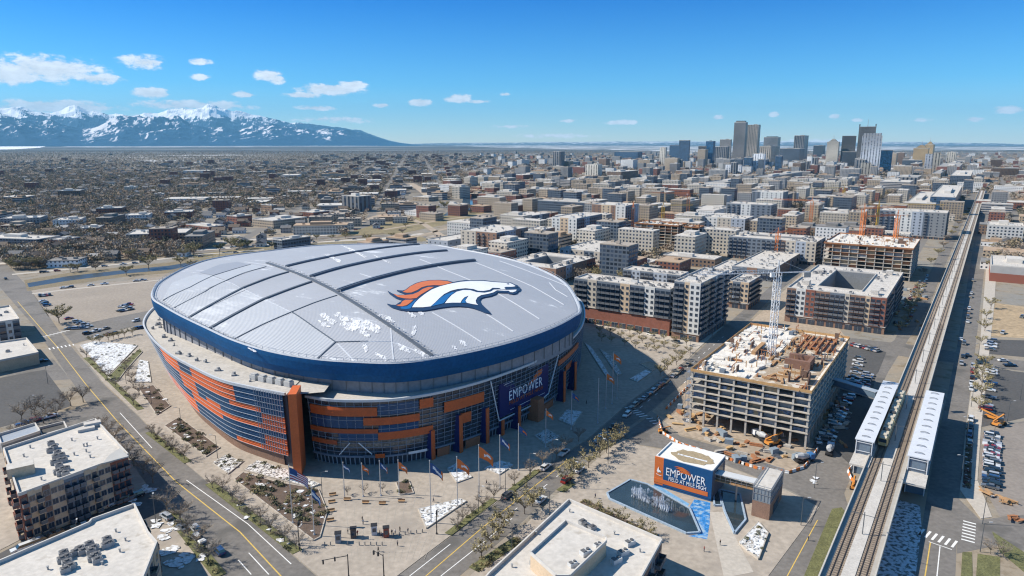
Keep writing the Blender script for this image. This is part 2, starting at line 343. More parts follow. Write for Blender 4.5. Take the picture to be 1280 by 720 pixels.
def flat(name, pts, z, mat, **tg):
    return MB().sheet(PX(pts, z), z).build(name, mat, **tg)
def slab(name, pts, z1, mat, **tg):
    return MB().prism(PX(pts, z1), -.05, z1).build(name, mat, **tg)
def ribbon(name, pts, w, z, mat, px=True, **tg):
    P = [Vector((*G(x, y, z), 0)) for x, y in pts] if px else [Vector((*p[:2], 0)) for p in pts]
    mb = MB(); L_, R_ = [], []
    for i, p in enumerate(P):
        d = (P[min(i+1, len(P)-1)]-P[max(i-1, 0)]).normalized(); n = Vector((-d.y, d.x, 0))
        L_.append(p+n*w/2); R_.append(p-n*w/2)
    for i in range(len(P)-1): mb.add([(*L_[i][:2], z), (*R_[i][:2], z), (*R_[i+1][:2], z), (*L_[i+1][:2], z)], [(0,1,2,3)])
    return mb.build(name, mat, **tg)
def dashes(name, a, b, w, z, mat, dash=3, gap=6, **tg):
    A = Vector((*G(*a, z), 0)); B = Vector((*G(*b, z), 0)); d = (B-A); n = d.length; d.normalize(); s = Vector((-d.y, d.x, 0))*w/2; mb = MB(); t_ = 0
    while t_ < n:
        p = A+d*t_; q = A+d*min(t_+dash, n); mb.add([(*(p+s)[:2], z), (*(p-s)[:2], z), (*(q-s)[:2], z), (*(q+s)[:2], z)], [(3,2,1,0)]); t_ += dash+gap
    return mb.build(name, mat, **tg)
ST = dict(kind='structure')
# roads
R1L = [(277,724),(213,650),(167,580),(120,520),(85,470),(42,407),(-30,325)]; R1R = [(400,724),(300,638),(230,578),(170,518),(127,478),(82,425),(38,362),(0,321),(-20,296)]
flat('road_west', R1L+R1R[::-1], .02, asphalt, **ST)
R2L = [(495,722),(562,672),(620,630),(672,590),(735,550),(787,504),(825,477),(862,449),(907,407),(962,359),(1012,323)]
R2R = [(572,722),(640,664),(690,617),(730,580),(772,545),(815,512),(874,462),(922,415),(972,365),(1022,327)]
flat('road_stadium', R2L+R2R[::-1], .02, asphalt, **ST)
flat('road_junction', [(380,740),(400,722),(495,720),(572,720),(600,760),(300,760),(277,722)], .016, asphalt, **ST)
flat('street_cross_west', [(75,412),(140,397),(215,383),(215,396),(150,412),(92,430)], .028, asphalt, **ST)
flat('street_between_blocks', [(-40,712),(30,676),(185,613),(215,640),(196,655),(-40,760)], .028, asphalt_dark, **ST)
flat('street_left', [(-20,548),(62,518),(112,508),(140,535),(95,545),(-20,575)], .028, asphalt, **ST)
flat('street_far_left', [(-20,482),(48,452),(66,448),(88,474),(60,476),(-20,510)], .028, asphalt, **ST)
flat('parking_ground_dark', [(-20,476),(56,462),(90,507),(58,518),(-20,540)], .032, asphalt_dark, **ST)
flat('street_site', [(775,545),(812,520),(850,545),(905,560),(945,576),(995,588),(1050,598),(1062,640),(1025,634),(990,614),(940,594),(905,580),(850,564),(800,556)], .03, asphalt, **ST)
flat('street_rail_side', [(955,728),(1025,628),(1047,634),(1003,728)], .036, asphalt, **ST)
flat('street_rail_west', [(990,592),(1012,565),(1045,500),(1068,462),(1118,425),(1140,385),(1165,335),(1195,275),(1217,238),(1222,238),(1205,275),(1180,335),(1160,385),(1110,465),(1087,515),(1062,575),(1062,600),(1047,636),(1020,630)], .024, asphalt, **ST)
flat('street_cross_mid', [(905,405),(1000,414),(1060,422),(1150,432),(1230,446),(1300,453),(1300,466),(1230,458),(1140,447),(1060,435),(905,412)], .040, asphalt, **ST)
flat('road_rail_east', [(1144,724),(1152,660),(1160,612),(1172,545),(1183,500),(1195,440),(1205,380),(1218,300),(1225,250),(1228,235),(1236,235),(1239,250),(1236,290),(1229,350),(1221,420),(1214,480),(1206,540),(1200,610),(1197,650),(1194,724)], .02, asphalt, **ST)
flat('street_cross_east', [(1197,622),(1225,650),(1300,640),(1300,690),(1235,684),(1196,692)], .028, asphalt, **ST)
# crossings, lines
def zebra(name, a, b, ln, n, z=.05):
    A = Vector((*G(*a, z), 0)); B = Vector((*G(*b, z), 0)); d = (B-A); s = Vector((-d.y, d.x, 0)).normalized()*ln/2; u = d.normalized()*.32; mb = MB()
    for i in range(n):
        p = A+d*(i/(n-1)); mb.add([(*(p-u-s)[:2], z), (*(p+u-s)[:2], z), (*(p+u+s)[:2], z), (*(p-u+s)[:2], z)], [(0,1,2,3)])
    return mb.build(name, paint_w, **ST)
ribbon('road_marking_yellow', [(353,722),(300,665),(220,602),(147,527),(107,480),(70,432),(22,377)], .34, .045, paint_y, **ST)
ribbon('road_marking_yellow', [(530,722),(600,662),(660,614),(715,571)], .3, .045, paint_y, **ST)
ribbon('road_marking_white', [(364,705),(310,655),(233,600)], .26, .045, paint_w, **ST)
ribbon('road_marking_white', [(190,560),(150,516)], .26, .045, paint_w, **ST)
ribbon('road_marking_white', [(512,720),(563,680)], .26, .045, paint_w, **ST)
ribbon('road_marking_white', [(551,720),(604,678),(640,648)], .26, .045, paint_w, **ST)
ribbon('road_marking_white', [(298,700),(314,718)], .26, .045, paint_w, **ST)
ribbon('road_marking_white', [(311,691),(336,718)], .26, .045, paint_w, **ST)
dashes('road_marking_white', (640,640), (760,545), .26, .045, paint_w, **ST)
dashes('road_marking_white', (800,510), (905,420), .26, .045, paint_w, **ST)
dashes('road_marking_white', (822,510), (880,455), .26, .045, paint_w, **ST)
zebra('crosswalk', (754,541), (768,550), 4, 4); zebra('crosswalk', (786,509), (804,520), 4, 6); zebra('crosswalk', (812,523), (820,529), 3, 3)
zebra('crosswalk', (55,421), (84,413), 4, 7); zebra('crosswalk', (62,436), (92,431), 4, 7)
zebra('crosswalk', (1152,665), (1193,680), 4.5, 6); zebra('crosswalk', (1212,653), (1210,676), 3.2, 7)
ribbon('road_marking_yellow', [(983,722),(1022,650)], .25, .05, paint_y, **ST)
ribbon('road_marking_yellow', [(1156,722),(1163,678)], .3, .05, paint_y, **ST)
ribbon('road_marking_white', [(1171,722),(1175,683)], .26, .05, paint_w, **ST)
ribbon('road_marking_white', [(1161,677),(1190,687)], .3, .05, paint_w, **ST)
# plaza and pavements (real kerb height)
PZ = [(398,720),(300,636),(231,578),(172,518),(129,478),(96,436),(92,431),(150,413),(215,397),(260,388),(330,370),(520,340),(740,385),(800,405),(872,436),(860,449),(824,476),(786,503),(734,549),(671,589),(619,629),(561,671),(496,720),(450,750)]
slab('plaza', PZ, .12, concrete, **ST)
# paving joints on the plaza
jm = M('paving_joint', (.33,.30,.26), .9, .1, .5); mb = MB()
for k in range(13):
    a = G(428+k*12, 603); b_ = G(440+k*7.5, 700)
    mb.add([(a[0], a[1], .125), (a[0]+.12, a[1], .125), (b_[0]+.12, b_[1], .125), (b_[0], b_[1], .125)], [(3,2,1,0)])
for k in range(8):
    y = 607+k*12; a = G(412+k*1.5, y); b_ = G(600-k*11, y); mb.add([(a[0], a[1], .125), (b_[0], a[1], .125), (b_[0], a[1]+.12, .125), (a[0], a[1]+.12, .125)], [(0,1,2,3)])
mb.build('plaza_joints', jm, **ST)
slab('sidewalk_billboard', [(585,722),(648,664),(697,617),(737,582),(778,547),(800,557),(850,566),(905,581),(940,595),(988,615),(1024,634),(955,727),(800,740)], .12, concrete, **ST)
slab('sidewalk_south_west', [(200,642),(212,634),(272,722),(230,722)], .12, concrete, **ST)
slab('sidewalk_west_block', [(-40,574),(98,547),(142,537),(166,582),(190,614),(30,672),(-40,708)], .10, concrete, **ST)
slab('sidewalk_lower_block', [(-40,765),(200,656),(214,641),(270,724),(230,770)], .09, concrete, **ST)
slab('sidewalk_east', [(1207,540),(1200,612),(1226,648),(1240,646),(1222,600),(1226,540),(1232,480),(1236,458),(1224,456),(1215,480)], .12, concrete_l, **ST)
slab('sidewalk_east_far', [(1224,444),(1236,446),(1243,380),(1246,330),(1238,300),(1233,330)], .12, concrete_l, **ST)
slab('sidewalk_apartment', [(735,404),(780,415),(838,428),(872,436),(905,407),(872,428),(724,392),(720,396)], .14, concrete_l, **ST)
slab('site_yard', [(815,514),(870,466),(880,540),(1000,570),(1012,566),(990,590),(945,574),(905,558),(850,543)], .06, dirt, **ST)
slab('site_floor', [(868,468),(1000,345),(1062,428),(1062,450),(1040,510),(1006,566),(880,540)], .05, dirt, **ST)
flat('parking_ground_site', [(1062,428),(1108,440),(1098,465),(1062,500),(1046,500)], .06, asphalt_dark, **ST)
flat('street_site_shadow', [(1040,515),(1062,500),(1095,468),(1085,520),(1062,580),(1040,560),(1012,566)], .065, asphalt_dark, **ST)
flat('parking_ground_west', [(38,362),(75,358),(120,354),(160,351),(200,346),(245,343),(205,372),(185,397),(120,411),(84,413),(60,395)], .02, lot_tan, **ST)
flat('parking_ground_east', [(1226,542),(1300,520),(1300,642),(1250,646),(1224,600)], .035, M('worn_asphalt', (.24,.21,.185), .9, .12, .06, fine=12), **ST)
flat('parking_ground_east_dark', [(1234,424),(1300,426),(1300,448),(1232,442)], .045, asphalt_dark, **ST)
flat('parking_ground_east_wide', [(1236,460),(1300,468),(1300,518),(1226,534)], .032, asphalt_dark, **ST)
flat('bare_field', [(1240,378),(1300,386),(1300,424),(1236,420)], .03, M('straw_field', (.36,.27,.17), .95, .2, .05, fine=8), **ST)
flat('snow_ground', [(1110,645),(1125,625),(1150,632),(1152,660),(1144,724),(1095,724)], .05, M('thawing_snow', (.55,.58,.62), .8, .12, .4, fine=3, spots=((.13,.12,.11), .9, .47, .12)), **ST)
flat('grass_strip', [(1040,636),(1052,634),(1064,648),(1045,690),(1030,722),(1004,722)], .06, grass, **ST)
flat('grass_strip', [(1203,690),(1215,690),(1216,722),(1201,722)], .06, grass, **ST); flat('grass_strip', [(1222,692),(1250,696),(1250,722),(1220,722)], .06, grass, **ST)
flat('grass_strip', [(1240,664),(1280,690),(1280,715),(1250,690)], .065, grass, **ST)
# highway ribbons, water, sandy paths
for nm, p, w in (('highway', [(-60,320),(100,313),(240,305),(330,299),(420,293),(480,286),(560,276)], 19), ('highway', [(-60,333),(100,324),(240,313),(300,309),(400,302),(480,298),(530,292)], 14), ('highway_ramp', [(15,343),(100,335),(160,329),(240,319),(330,312)], 6),
                 ('highway', [(-60,311),(60,307),(200,300),(300,294)], 8)):
    ribbon(nm, p, w, .03, M('highway_concrete', (.46,.42,.37), .9, .1, .05, fine=10), **ST)
for q_ in ((0,5),(-7,4),(8,4)): ribbon('verge', [(-60,326+q_[0]),(100,318+q_[0]),(240,309+q_[0]*.7),(330,304+q_[0]*.5),(480,292+q_[0]*.3)], q_[1], .036+q_[1]*.002, mulch, **ST)
ribbon('river_path', [(40,367),(120,358),(200,350),(262,340),(330,325)], 4, .03, concrete_l, **ST)
for p, w in (([(480,287),(540,277),(600,268),(655,261)], 7), ([(505,300),(560,285),(620,272),(650,266)], 6), ([(512,229),(528,238),(542,249)], 22), ([(700,200),(690,225),(640,258)], 10), ([(560,300),(530,280),(500,268),(440,262)], 9), ([(655,262),(700,250),(760,243),(830,240)], 10), ([(420,290),(470,270),(540,256)], 9)):
    ribbon('track_bed', p, w, .05, dirt, **ST)
wm = bpy.data.materials.new('river_water'); wm.use_nodes = True; b_ = wm.node_tree.nodes['Principled BSDF']; b_.inputs['Base Color'].default_value = (.05,.08,.11,1); b_.inputs['Roughness'].default_value = .12; b_.inputs['Specular IOR Level'].default_value = .9
_n = N(wm.node_tree, 'ShaderNodeTexNoise'); _n.inputs['Scale'].default_value = .8; _b = N(wm.node_tree, 'ShaderNodeBump'); _b.inputs['Strength'].default_value = .15; wm.node_tree.links.new(_n.outputs['Fac'], _b.inputs['Height']); wm.node_tree.links.new(_b.outputs[0], b_.inputs['Normal'])
wc = wm.copy(); wc.name = 'canal_water'; wc.node_tree.nodes['Principled BSDF'].inputs['Roughness'].default_value = .3; wc.node_tree.nodes['Principled BSDF'].inputs['Base Color'].default_value = (.06,.065,.06,1); wc.node_tree.nodes['Principled BSDF'].inputs['Specular IOR Level'].default_value = .25
flat('water_canal', [(34,354),(86,345),(150,338),(212,332),(242,327),(245,331),(214,337),(155,342),(84,351),(36,359)], .05, wc, **ST)
flat('water_river', [(553,270),(563,262),(577,256),(579,248),(596,247),(602,255),(594,261),(580,265),(566,269)], .06, wm, **ST)
flat('river_bank', [(30,350),(86,341),(150,334),(212,328),(244,323),(250,334),(214,341),(155,346),(84,356),(34,364)], .022, M('river_bank_soil', (.20,.16,.10), .95, .25, .2, fine=5), **ST)
flat('lawn_highway', [(240,318),(330,308),(420,300),(520,294),(540,300),(420,312),(330,322),(250,335)], .024, M('dry_lawn', (.22,.18,.10), .95, .25, .05, fine=6), **ST)
flat('lawn_highway', [(420,296),(470,280),(540,268),(620,262),(560,280),(500,292)], .045, M('dry_lawn', (0,0,0)), **ST)

# ---------------------------------------------------------------- planting beds, snow and rock beds in the plaza
leafs = M('low_shrub_leaf', (.13,.13,.065), .95, .35, .6, fine=3)
bedlist = []
def bed(pts, mat, label, h=.3, curb=True, z0=.12):
    e = empty('planting_bed', (*G(*pts[0], z0), z0), label=label, cat='planting bed', group='planting beds around the stadium')
    P = [Vector((*p, 0)) for p in PX(pts, z0)]; o = P[0]; L_ = [(p.x-o.x, p.y-o.y) for p in P]
    if curb:
        mb = MB()
        for i in range(len(L_)): a, b_ = L_[i], L_[(i+1) % len(L_)]; mb.bar((a[0], a[1], h/2), (b_[0], b_[1], h/2), .3, h+.12)
        mb.build('kerb', concrete_l, e)
    MB().prism(L_, 0.0, h).build('soil', mat, e); bedlist.append((e, L_, mat, h)); return e
def inside(p, poly):
    c = False; n = len(poly)
    for i in range(n):
        a, b_ = poly[i], poly[i-1]
        if (a[1] > p[1]) != (b_[1] > p[1]) and p[0] < (b_[0]-a[0])*(p[1]-a[1])/(b_[1]-a[1])+a[0]: c = not c
    return c
soil = mulch
bed([(174,487),(192,482),(213,508),(196,519)], soil, 'dark shrub bed by the road, farthest along the curved wall')
bed([(206,533),(224,522),(275,560),(258,571)], soil, 'long shrub bed beside the curved orange and blue wall')
bed([(266,580),(282,569),(303,578),(285,593)], rocks, 'small square rock bed with a few shrubs near the long shrub bed')
bed([(305,588),(322,576),(372,592),(400,606),(388,610)], rocks, 'triangular bed of white stones at the foot of the orange pillar')
bed([(293,600),(304,591),(345,603),(398,612),(409,640),(400,672),(392,676)], soil, 'large triangular garden of low shrubs under the national flag')
bed([(167,478),(174,450),(185,452),(189,478)], snow, 'narrow snowy bed beside the curved wall near the road')
bed([(100,432),(118,427),(172,432),(150,455),(135,470)], snow, 'snow covered lawn triangle north of the stadium corner')
bed([(135,472),(152,455),(175,436),(178,440),(158,462),(147,477)], grass, 'curved grass strip beside the snowy triangle')
bed([(523,637),(575,624),(583,627),(533,661)], snow, 'white snow and stone triangle beside the tall flagpole')
bed([(495,604),(511,601),(517,617),(500,619)], soil, 'small round shrub bed between the flagpoles')
bed([(559,586),(574,578),(590,597),(571,604)], snow, 'shaded snow bed beside the orange flag')
bed([(605,586),(626,576),(642,582),(624,594)], snow, 'shaded square snow bed behind the flagpoles')
bed([(668,545),(684,537),(700,547),(682,556)], rocks, 'diamond bed of dark stones under the sign')
bed([(698,525),(708,513),(728,515),(716,533)], snow, 'shaded snow rectangle under the blue fin')
bed([(787,474),(808,462),(814,466),(797,478)], snow, 'snow rectangle at the shadow edge on the east plaza')
bed([(730,428),(739,434),(752,452),(763,471),(757,470),(742,447)], snow, 'long curved snowy bed sweeping round the east side')
bed([(750,437),(764,445),(777,468),(772,470),(760,452)], rocks, 'dark curved rock bed beyond the snowy bed')
bed([(800,455),(813,452),(826,456),(815,464)], dirt, 'brown bed beside the parked vans on the east plaza')
for i, (a, b_) in enumerate((((193,573),(222,560)), ((232,604),(270,628)), ((152,500),(170,540)))): pass
def strip(p, q, w, label, mat=grass):
    A = Vector(G(*p, .12)); B = Vector(G(*q, .12)); d = (B-A).normalized(); n = Vector((-d.y, d.x))*w/2
    e = empty('planting_bed', (*A, .12), label=label, cat='planting bed', group='planting strips along the kerbs')
    L_ = [tuple(x-A) for x in (A+n, A-n, B-n, B+n)]; MB().prism(L_, 0, .12).build('soil', mat, e); bedlist.append((e, L_, mat, .12)); return e
strip((186,540), (235,578), 2.6, 'narrow green strip along the west road kerb, upper one')
strip((262,604), (372,690), 3.0, 'long narrow strip of grass and shrubs between west road and pavement')
strip((108,447), (176,512), 2.6, 'narrow planted strip beside the west road nearest the intersection')
strip((560,668), (618,624), 2.4, 'planted strip along the stadium side of the front road, near end')
strip((630,620), (672,588), 2.2, 'planted strip along the stadium side of the front road, far end')
strip((592,712), (648,674), 3.4, 'low hedge strip beside the white roofed building')
strip((700,614), (715,604), 2.8, 'short planted island beside the front road')
strip((210,638), (275,720), 3.2, 'grass verge beside the lower left building')
strip((728,626), (820,672), 2.6, 'long planted strip between fountain and white roofed building', mulch)
strip((1214,520), (1208,610), 2.2, 'row of reddish shrubs along the east car park', mulch)
# ================================================================ stadium
def cr(P, n, closed=True):
    """Catmull-Rom through P (tuples of any dimension), n samples a span"""
    out = []; m = len(P)
    for i in range(m if closed else m-1):
        p0, p1, p2, p3 = (P[(i-1) % m] if closed else P[max(i-1, 0)]), P[i], P[(i+1) % m], (P[(i+2) % m] if closed else P[min(i+2, m-1)])
        for k in range(n):
            t = k/n
            out.append(tuple(.5*((2*b)+(-a+c)*t+(2*a-5*b+4*c-d)*t*t+(-a+3*b-3*c+d)*t**3) for a, b, c, d in zip(p0, p1, p2, p3)))
    if not closed: out.append(tuple(P[-1]))
    return out
# footprint of the lower wall (top edge) anticlockwise seen from above; PIL = the orange pillar where it folds
FL = [(-76,218.5),(-90,225),(-104,233),(-122,249),(-138,265),(-158,290),(-174,316),(-184,350),(-184,385),(-175,420),(-155,450),(-125,472),(-92,482),(-58,478),(-22,463)]
FR = [(-71,224),(-63,220.6),(-54,219.5),(-41,220.5),(-27,226.5),(-13,237),(-1,249.5),(9,262),(22,284),(32,312),(37,342),(37,372),(28,402),(8,436),(-22,463)]
left = cr(FL, 8, False); right = cr(FR, 8, False)
ZL, ZR = 27.0, 24.2
def nrm(P, i):
    a = P[max(i-1, 0)]; b = P[min(i+1, len(P)-1)]; d = Vector((b[0]-a[0], b[1]-a[1])).normalized(); return Vector((-d.y, d.x))
def outN(P, i):
    n = nrm(P, i); c = Vector((-72, 345)); 
    return n if n.dot(Vector(P[i])-c) > 0 else -n
class Wall:
    def __init__(s, P, zt, flare):
        s.P = P; s.zt = zt; s.n = [outN(P, i) for i in range(len(P))]; s.L = [0]
        for i in range(1, len(P)): s.L.append(s.L[-1]+math.dist(P[i], P[i-1]))
        s.fl = flare
    def pt(s, u, z, off=0.0):
        """u in metres along, z height, off outward"""
        u = min(max(u, 0), s.L[-1]-1e-4); i = 0
        lo, hi = 0, len(s.L)-1
        while hi-lo > 1:
            m = (lo+hi)//2
            if s.L[m] <= u: lo = m
            else: hi = m
        t = (u-s.L[lo])/(s.L[hi]-s.L[lo]); n = (s.n[lo]*(1-t)+s.n[hi]*t).normalized()
        x = s.P[lo][0]*(1-t)+s.P[hi][0]*t; y = s.P[lo][1]*(1-t)+s.P[hi][1]*t
        k = -s.fl(u)*(1-z/s.zt)+off
        return (x+n.x*k, y+n.y*k, z)
    def find(s, px, py, umax=None):
        best = None; umax = umax or (USIL if (s.fl(50) > 3 and USIL) else s.L[-1]*.6)
        for st, rng in ((1.5, None), (.25, 1)):
            if rng is None: us = [k*st for k in range(int(umax/st)+1)]; zs = [k for k in range(int(s.zt)+1)]
            else: us = [best[1]+k*st for k in range(-8, 9)]; zs = [best[2]+k*.15 for k in range(-8, 9)]
            best = None
            for u in us:
                if u < 0: continue
                for z in zs:
                    a = proj(*s.pt(u, z)); d = (a[0]-px)**2+(a[1]-py)**2
                    if best is None or d < best[0]: best = (d, u, z)
        return best[1], best[2]
USIL = None
WL = Wall(left, ZL, lambda u: min(9.0, 1.0+u*.085)); WR = Wall(right, ZR, lambda u: 2.0)
STAD = empty('stadium', (-72, 345, 0), label='huge domed stadium with blue roof rim and orange and blue curved facade', cat='stadium')
SO = Vector((-72, 345, 0))
def sbuild(mb, name, mats, parent=STAD, **k):
    mb.v = [(v[0]+72, v[1]-345, v[2]) for v in mb.v]; return mb.build(name, mats, parent, **k)
def wstrip(mb, w, u0, u1, z0, z1, off0=0., off1=None, m=0, step=3.0):
    off1 = off0 if off1 is None else off1; n = max(1, int((u1-u0)/step)); b = len(mb.v)
    for k in range(n+1):
        u = u0+(u1-u0)*k/n; mb.v.append(w.pt(u, z0, off0)); mb.v.append(w.pt(u, z1, off1))
    for k in range(n): a = b+2*k; mb.f.append((a, a+1, a+3, a+2)); mb.m.append(m)
    return mb
# core wall, both halves
mb = MB()
for w in (WL, WR): wstrip(mb, w, 0, w.L[-1]-.01, 0, w.zt, -.6, step=2.5)
sbuild(mb, 'core_wall', M('stadium_core', (.05,.06,.08), .5, .2, .2))
# brick plinth on the left wall
mb = MB(); wstrip(mb, WL, 4, WL.L[-1]*.62, 0, 4.6, -.2); sbuild(mb, 'brick_plinth', brick_b)
# rows of louvred panels on the left wall
lb = M('louvre_blue', (.016,.045,.10), .38, .25, .5, fine=4); lo = M('louvre_orange', (.55,.105,.016), .5, .1, .5, fine=4); rail = M('louvre_rail', (.36,.40,.46), .4, .06, .5)
NROW = 11; Z0 = 4.6; RH = (ZL-Z0)/NROW; UEND = WL.L[-1]*.62; BAYU = 4.0; NU = int(UEND/BAYU)
S1 = lambda x, y: (160+x/4, 430+y/4)
USIL = min((proj(*WL.pt(k, 15))[0], k) for k in range(0, int(WL.L[-1]*.8), 2))[1]+6
flatU = WL.find(*S1(655, 400))[0]
orange_cells = set()
def mark(x0, y0, x1, y1, rows):
    """orange block from image column x0 (at its top y0) to x1 (top y1), number of rows"""
    u0, z0_ = WL.find(*S1(x0, y0)); u1, z1_ = WL.find(*S1(x1, y1))
    if u0 > u1: u0, u1 = u1, u0
    zt = (z0_+z1_)/2; r0 = min(NROW-1, int(round((zt-Z0)/RH))-1)
    for i in range(int(round(u0/BAYU)), max(int(round(u1/BAYU)), int(round(u0/BAYU))+1)):
        for r in range(max(0, r0-rows+1), r0+1): orange_cells.add((i, r))
mark(672,342,866,372,3); mark(690,448,880,476,3)
mark(312,122,515,205,3); mark(520,270,664,305,1); mark(395,255,470,320,3); mark(330,238,400,262,2); mark(470,330,672,374,1)
mark(245,110,318,150,4); mark(157,118,250,180,3); mark(255,200,336,268,3); mark(365,362,495,420,3); mark(556,446,694,496,3)
mark(158,8,244,58,3); mark(118,20,160,40,2); mark(96,62,146,92,2); mark(136,168,194,206,2); mark(205,165,300,232,2)
done = set()
for r in range(NROW):
    z0_ = Z0+r*RH; z1_ = z0_+RH-.12; i = 0
    while i < NU:
        on = (i, r) in orange_cells; j = i
        while j < NU and ((j, r) in orange_cells) == on: j += 1
        mb = MB(); u0, u1 = i*BAYU, j*BAYU
        nz_ = 3
        for q in range(nz_):
            za = z0_+(z1_-z0_)*q/nz_; zb = z0_+(z1_-z0_)*(q+1)/nz_-.06; wstrip(mb, WL, max(u0, 1.2), u1, za, zb, .42, .12); wstrip(mb, WL, max(u0, 1.2), u1, za, za, .42, -.1)
        sbuild(mb, 'orange_panel' if on else 'blue_panel', lo if on else lb); i = j
for r in range(NROW+1):
    z = Z0+r*RH-.1; mb = MB(); wstrip(mb, WL, 1.2, UEND, z, z+.10, .58); wstrip(mb, WL, 1.2, UEND, z+.10, z+.10, .58, 0); sbuild(mb, 'rail', rail)
mb = MB()
u = 2.2
while u < flatU:
    a = WL.pt(u, Z0, .7); b_ = WL.pt(u, ZL+.6, .7); mb.bar(a, b_, .10, .16); u += 1.15
sbuild(mb, 'vertical_slats', rail)
# back of the left half and of the right half: plain banded wall
mb = MB(); wstrip(mb, WL, UEND, WL.L[-1]-.1, 0, ZL, .1); sbuild(mb, 'rear_panel', lb)
# parapets
mb = MB()
for w in (WL, WR):
    wstrip(mb, w, 0, w.L[-1]-.1, w.zt, w.zt+.9, .5); wstrip(mb, w, 0, w.L[-1]-.1, w.zt+.9, w.zt+.9, .5, -.2); wstrip(mb, w, 0, w.L[-1]-.1, w.zt-.2, w.zt+.9, -.2)
sbuild(mb, 'parapet', M('parapet_metal', (.52,.54,.57), .5, .08, .3))
# orange pillar fin
px0, py0 = -74.5, 219.5
mb = MB(); d = Vector((-.22, -.975)); s_ = Vector((.975, -.22))
def fin(mb, x, y, dx, dy, wid, dep, z0, z1, m=0, taper=0):
    """box fin whose outward direction is (dx,dy)"""
    D = Vector((dx, dy)).normalized(); S = Vector((-D.y, D.x)); P = []
    for z, k in ((z0, taper), (z1, 0)):
        for a, b_ in ((-1, 0), (1, 0), (1, 1), (-1, 1)): q = Vector((x, y))+S*a*wid/2+D*b_*(dep-k); P.append((q.x, q.y, z))
    return mb.add(P, [(3,2,1,0),(4,5,6,7),(0,1,5,4),(1,2,6,5),(2,3,7,6),(3,0,4,7)], m)
fin(mb, -73.2, 222, .12, -1, 2.7, 8.6, 0, 29.2, 0, 0.6); sbuild(mb, 'orange_pillar', M('orange_fin', (.60,.13,.035), .55, .08, .3, fine=5))
# right wall: curtain glazing with mullion grid, orange and blue strips
gw = M('stadium_glazing', (.028,.04,.06), .2, .6, .09, fine=5, spec=.8); mul = M('mullion', (.20,.235,.29), .45, .08, .5)
URE = WR.L[-1]*.62
mb = MB(); wstrip(mb, WR, .5, URE, 3.6, ZR, .0); sbuild(mb, 'curtain_glazing', gw)
mb = MB(); u = 1.
while u < URE:
    mb.bar(WR.pt(u, 3.4, .22), WR.pt(u, ZR, .22), .16, .16); u += 2.9
for k in range(13): z = 3.6+k*(ZR-3.6)/12; wstrip(mb, WR, .5, URE, z-.09, z+.09, .3); wstrip(mb, WR, .5, URE, z+.09, z+.09, .3, 0)
sbuild(mb, 'mullions', mul)
mb = MB(); wstrip(mb, WR, URE, WR.L[-1]-.1, 0, ZR, .1); sbuild(mb, 'rear_panel', lb)
mb = MB(); wstrip(mb, WR, .5, URE, 3.3, 3.9, .6); wstrip(mb, WR, .5, URE, 3.9, 3.9, .6, 0); sbuild(mb, 'canopy_edge', mul)
def rstrip(name, mat, x0, ya, yb, x1, yc, yd, off=.55, lines=3):
    """strip from image x0 (top ya, bottom yb) to x1 (top yc, bottom yd)"""
    u0, za = WR.find(x0, ya); _, zb = WR.find(x0, yb); u1, zc = WR.find(x1, yc); _, zd = WR.find(x1, yd)
    zt = (za+zc)/2; zb_ = (zb+zd)/2; mb = MB()
    for q in range(lines):
        a = zb_+(zt-zb_)*q/lines; b_ = zb_+(zt-zb_)*(q+1)/lines-.08; wstrip(mb, WR, u0, u1, a, b_, off+.25, off); wstrip(mb, WR, u0, u1, a, a, off+.25, 0); wstrip(mb, WR, u0, u1, b_, b_, off, 0)
    return sbuild(mb, name, mat)
S3 = lambda x, y: (370+x/5.142, 470+y/5.142)
for x0, ya, yb, x1, yc, yd in ((98,188,242,520,184,238),(435,268,312,790,232,280),(102,325,352,525,318,346),(112,395,420,268,398,424),(530,368,412,875,302,352),(790,145,205,878,135,192)):
    a, b1 = S3(x0, ya); _, b2 = S3(x0, yb); c, d1 = S3(x1, yc); _, d2 = S3(x1, yd); rstrip('orange_panel', orange, a, b1, b2, c, d1, d2)
for a, b1, b2, c, d1, d2 in ((554,502,514,604,489,502),(572,517,529,588,514,526),(697,447,452,721,431,437),(706,455,461,713,452,458)): rstrip('orange_panel', orange, a, b1, b2, c, d1, d2)
for x0, ya, yb, x1, yc, yd in ((102,250,322,430,250,316),(525,185,240,786,150,228),(270,360,415,525,352,408),(530,318,362,786,288,330)):
    a, b1 = S3(x0, ya); _, b2 = S3(x0, yb); c, d1 = S3(x1, yc); _, d2 = S3(x1, yd); rstrip('blue_panel', facade_blue, a, b1, b2, c, d1, d2, .12, 4)
# entrance level: recessed dark doors with thin columns, interior light band
mb = MB(); u = 2
while u < URE*.8: mb.bar(WR.pt(u, 0, -.1), WR.pt(u, 3.6, .2), .28, .28); u += 1.7
sbuild(mb, 'entrance_columns', M('entrance_column', (.35,.38,.42), .5, .1, 1))
mb = MB(); u0, _ = WR.find(412, 555); u1, _ = WR.find(530, 553); wstrip(mb, WR, u0, u1, 6.6, 10.2, .06); sbuild(mb, 'concourse_band', M('concourse_interior', (.16,.145,.125), .4, .55, .35, fine=4))
for x0, y0, x1, y1 in ((425,568,438,553),(448,553,465,567)):
    ua, za = WR.find(x0, y0); ub, zb = WR.find(x1, y1); mb = MB(); mb.bar(WR.pt(ua, za, .4), WR.pt(ub, zb, .4), .3); sbuild(mb, 'brace', white_p)
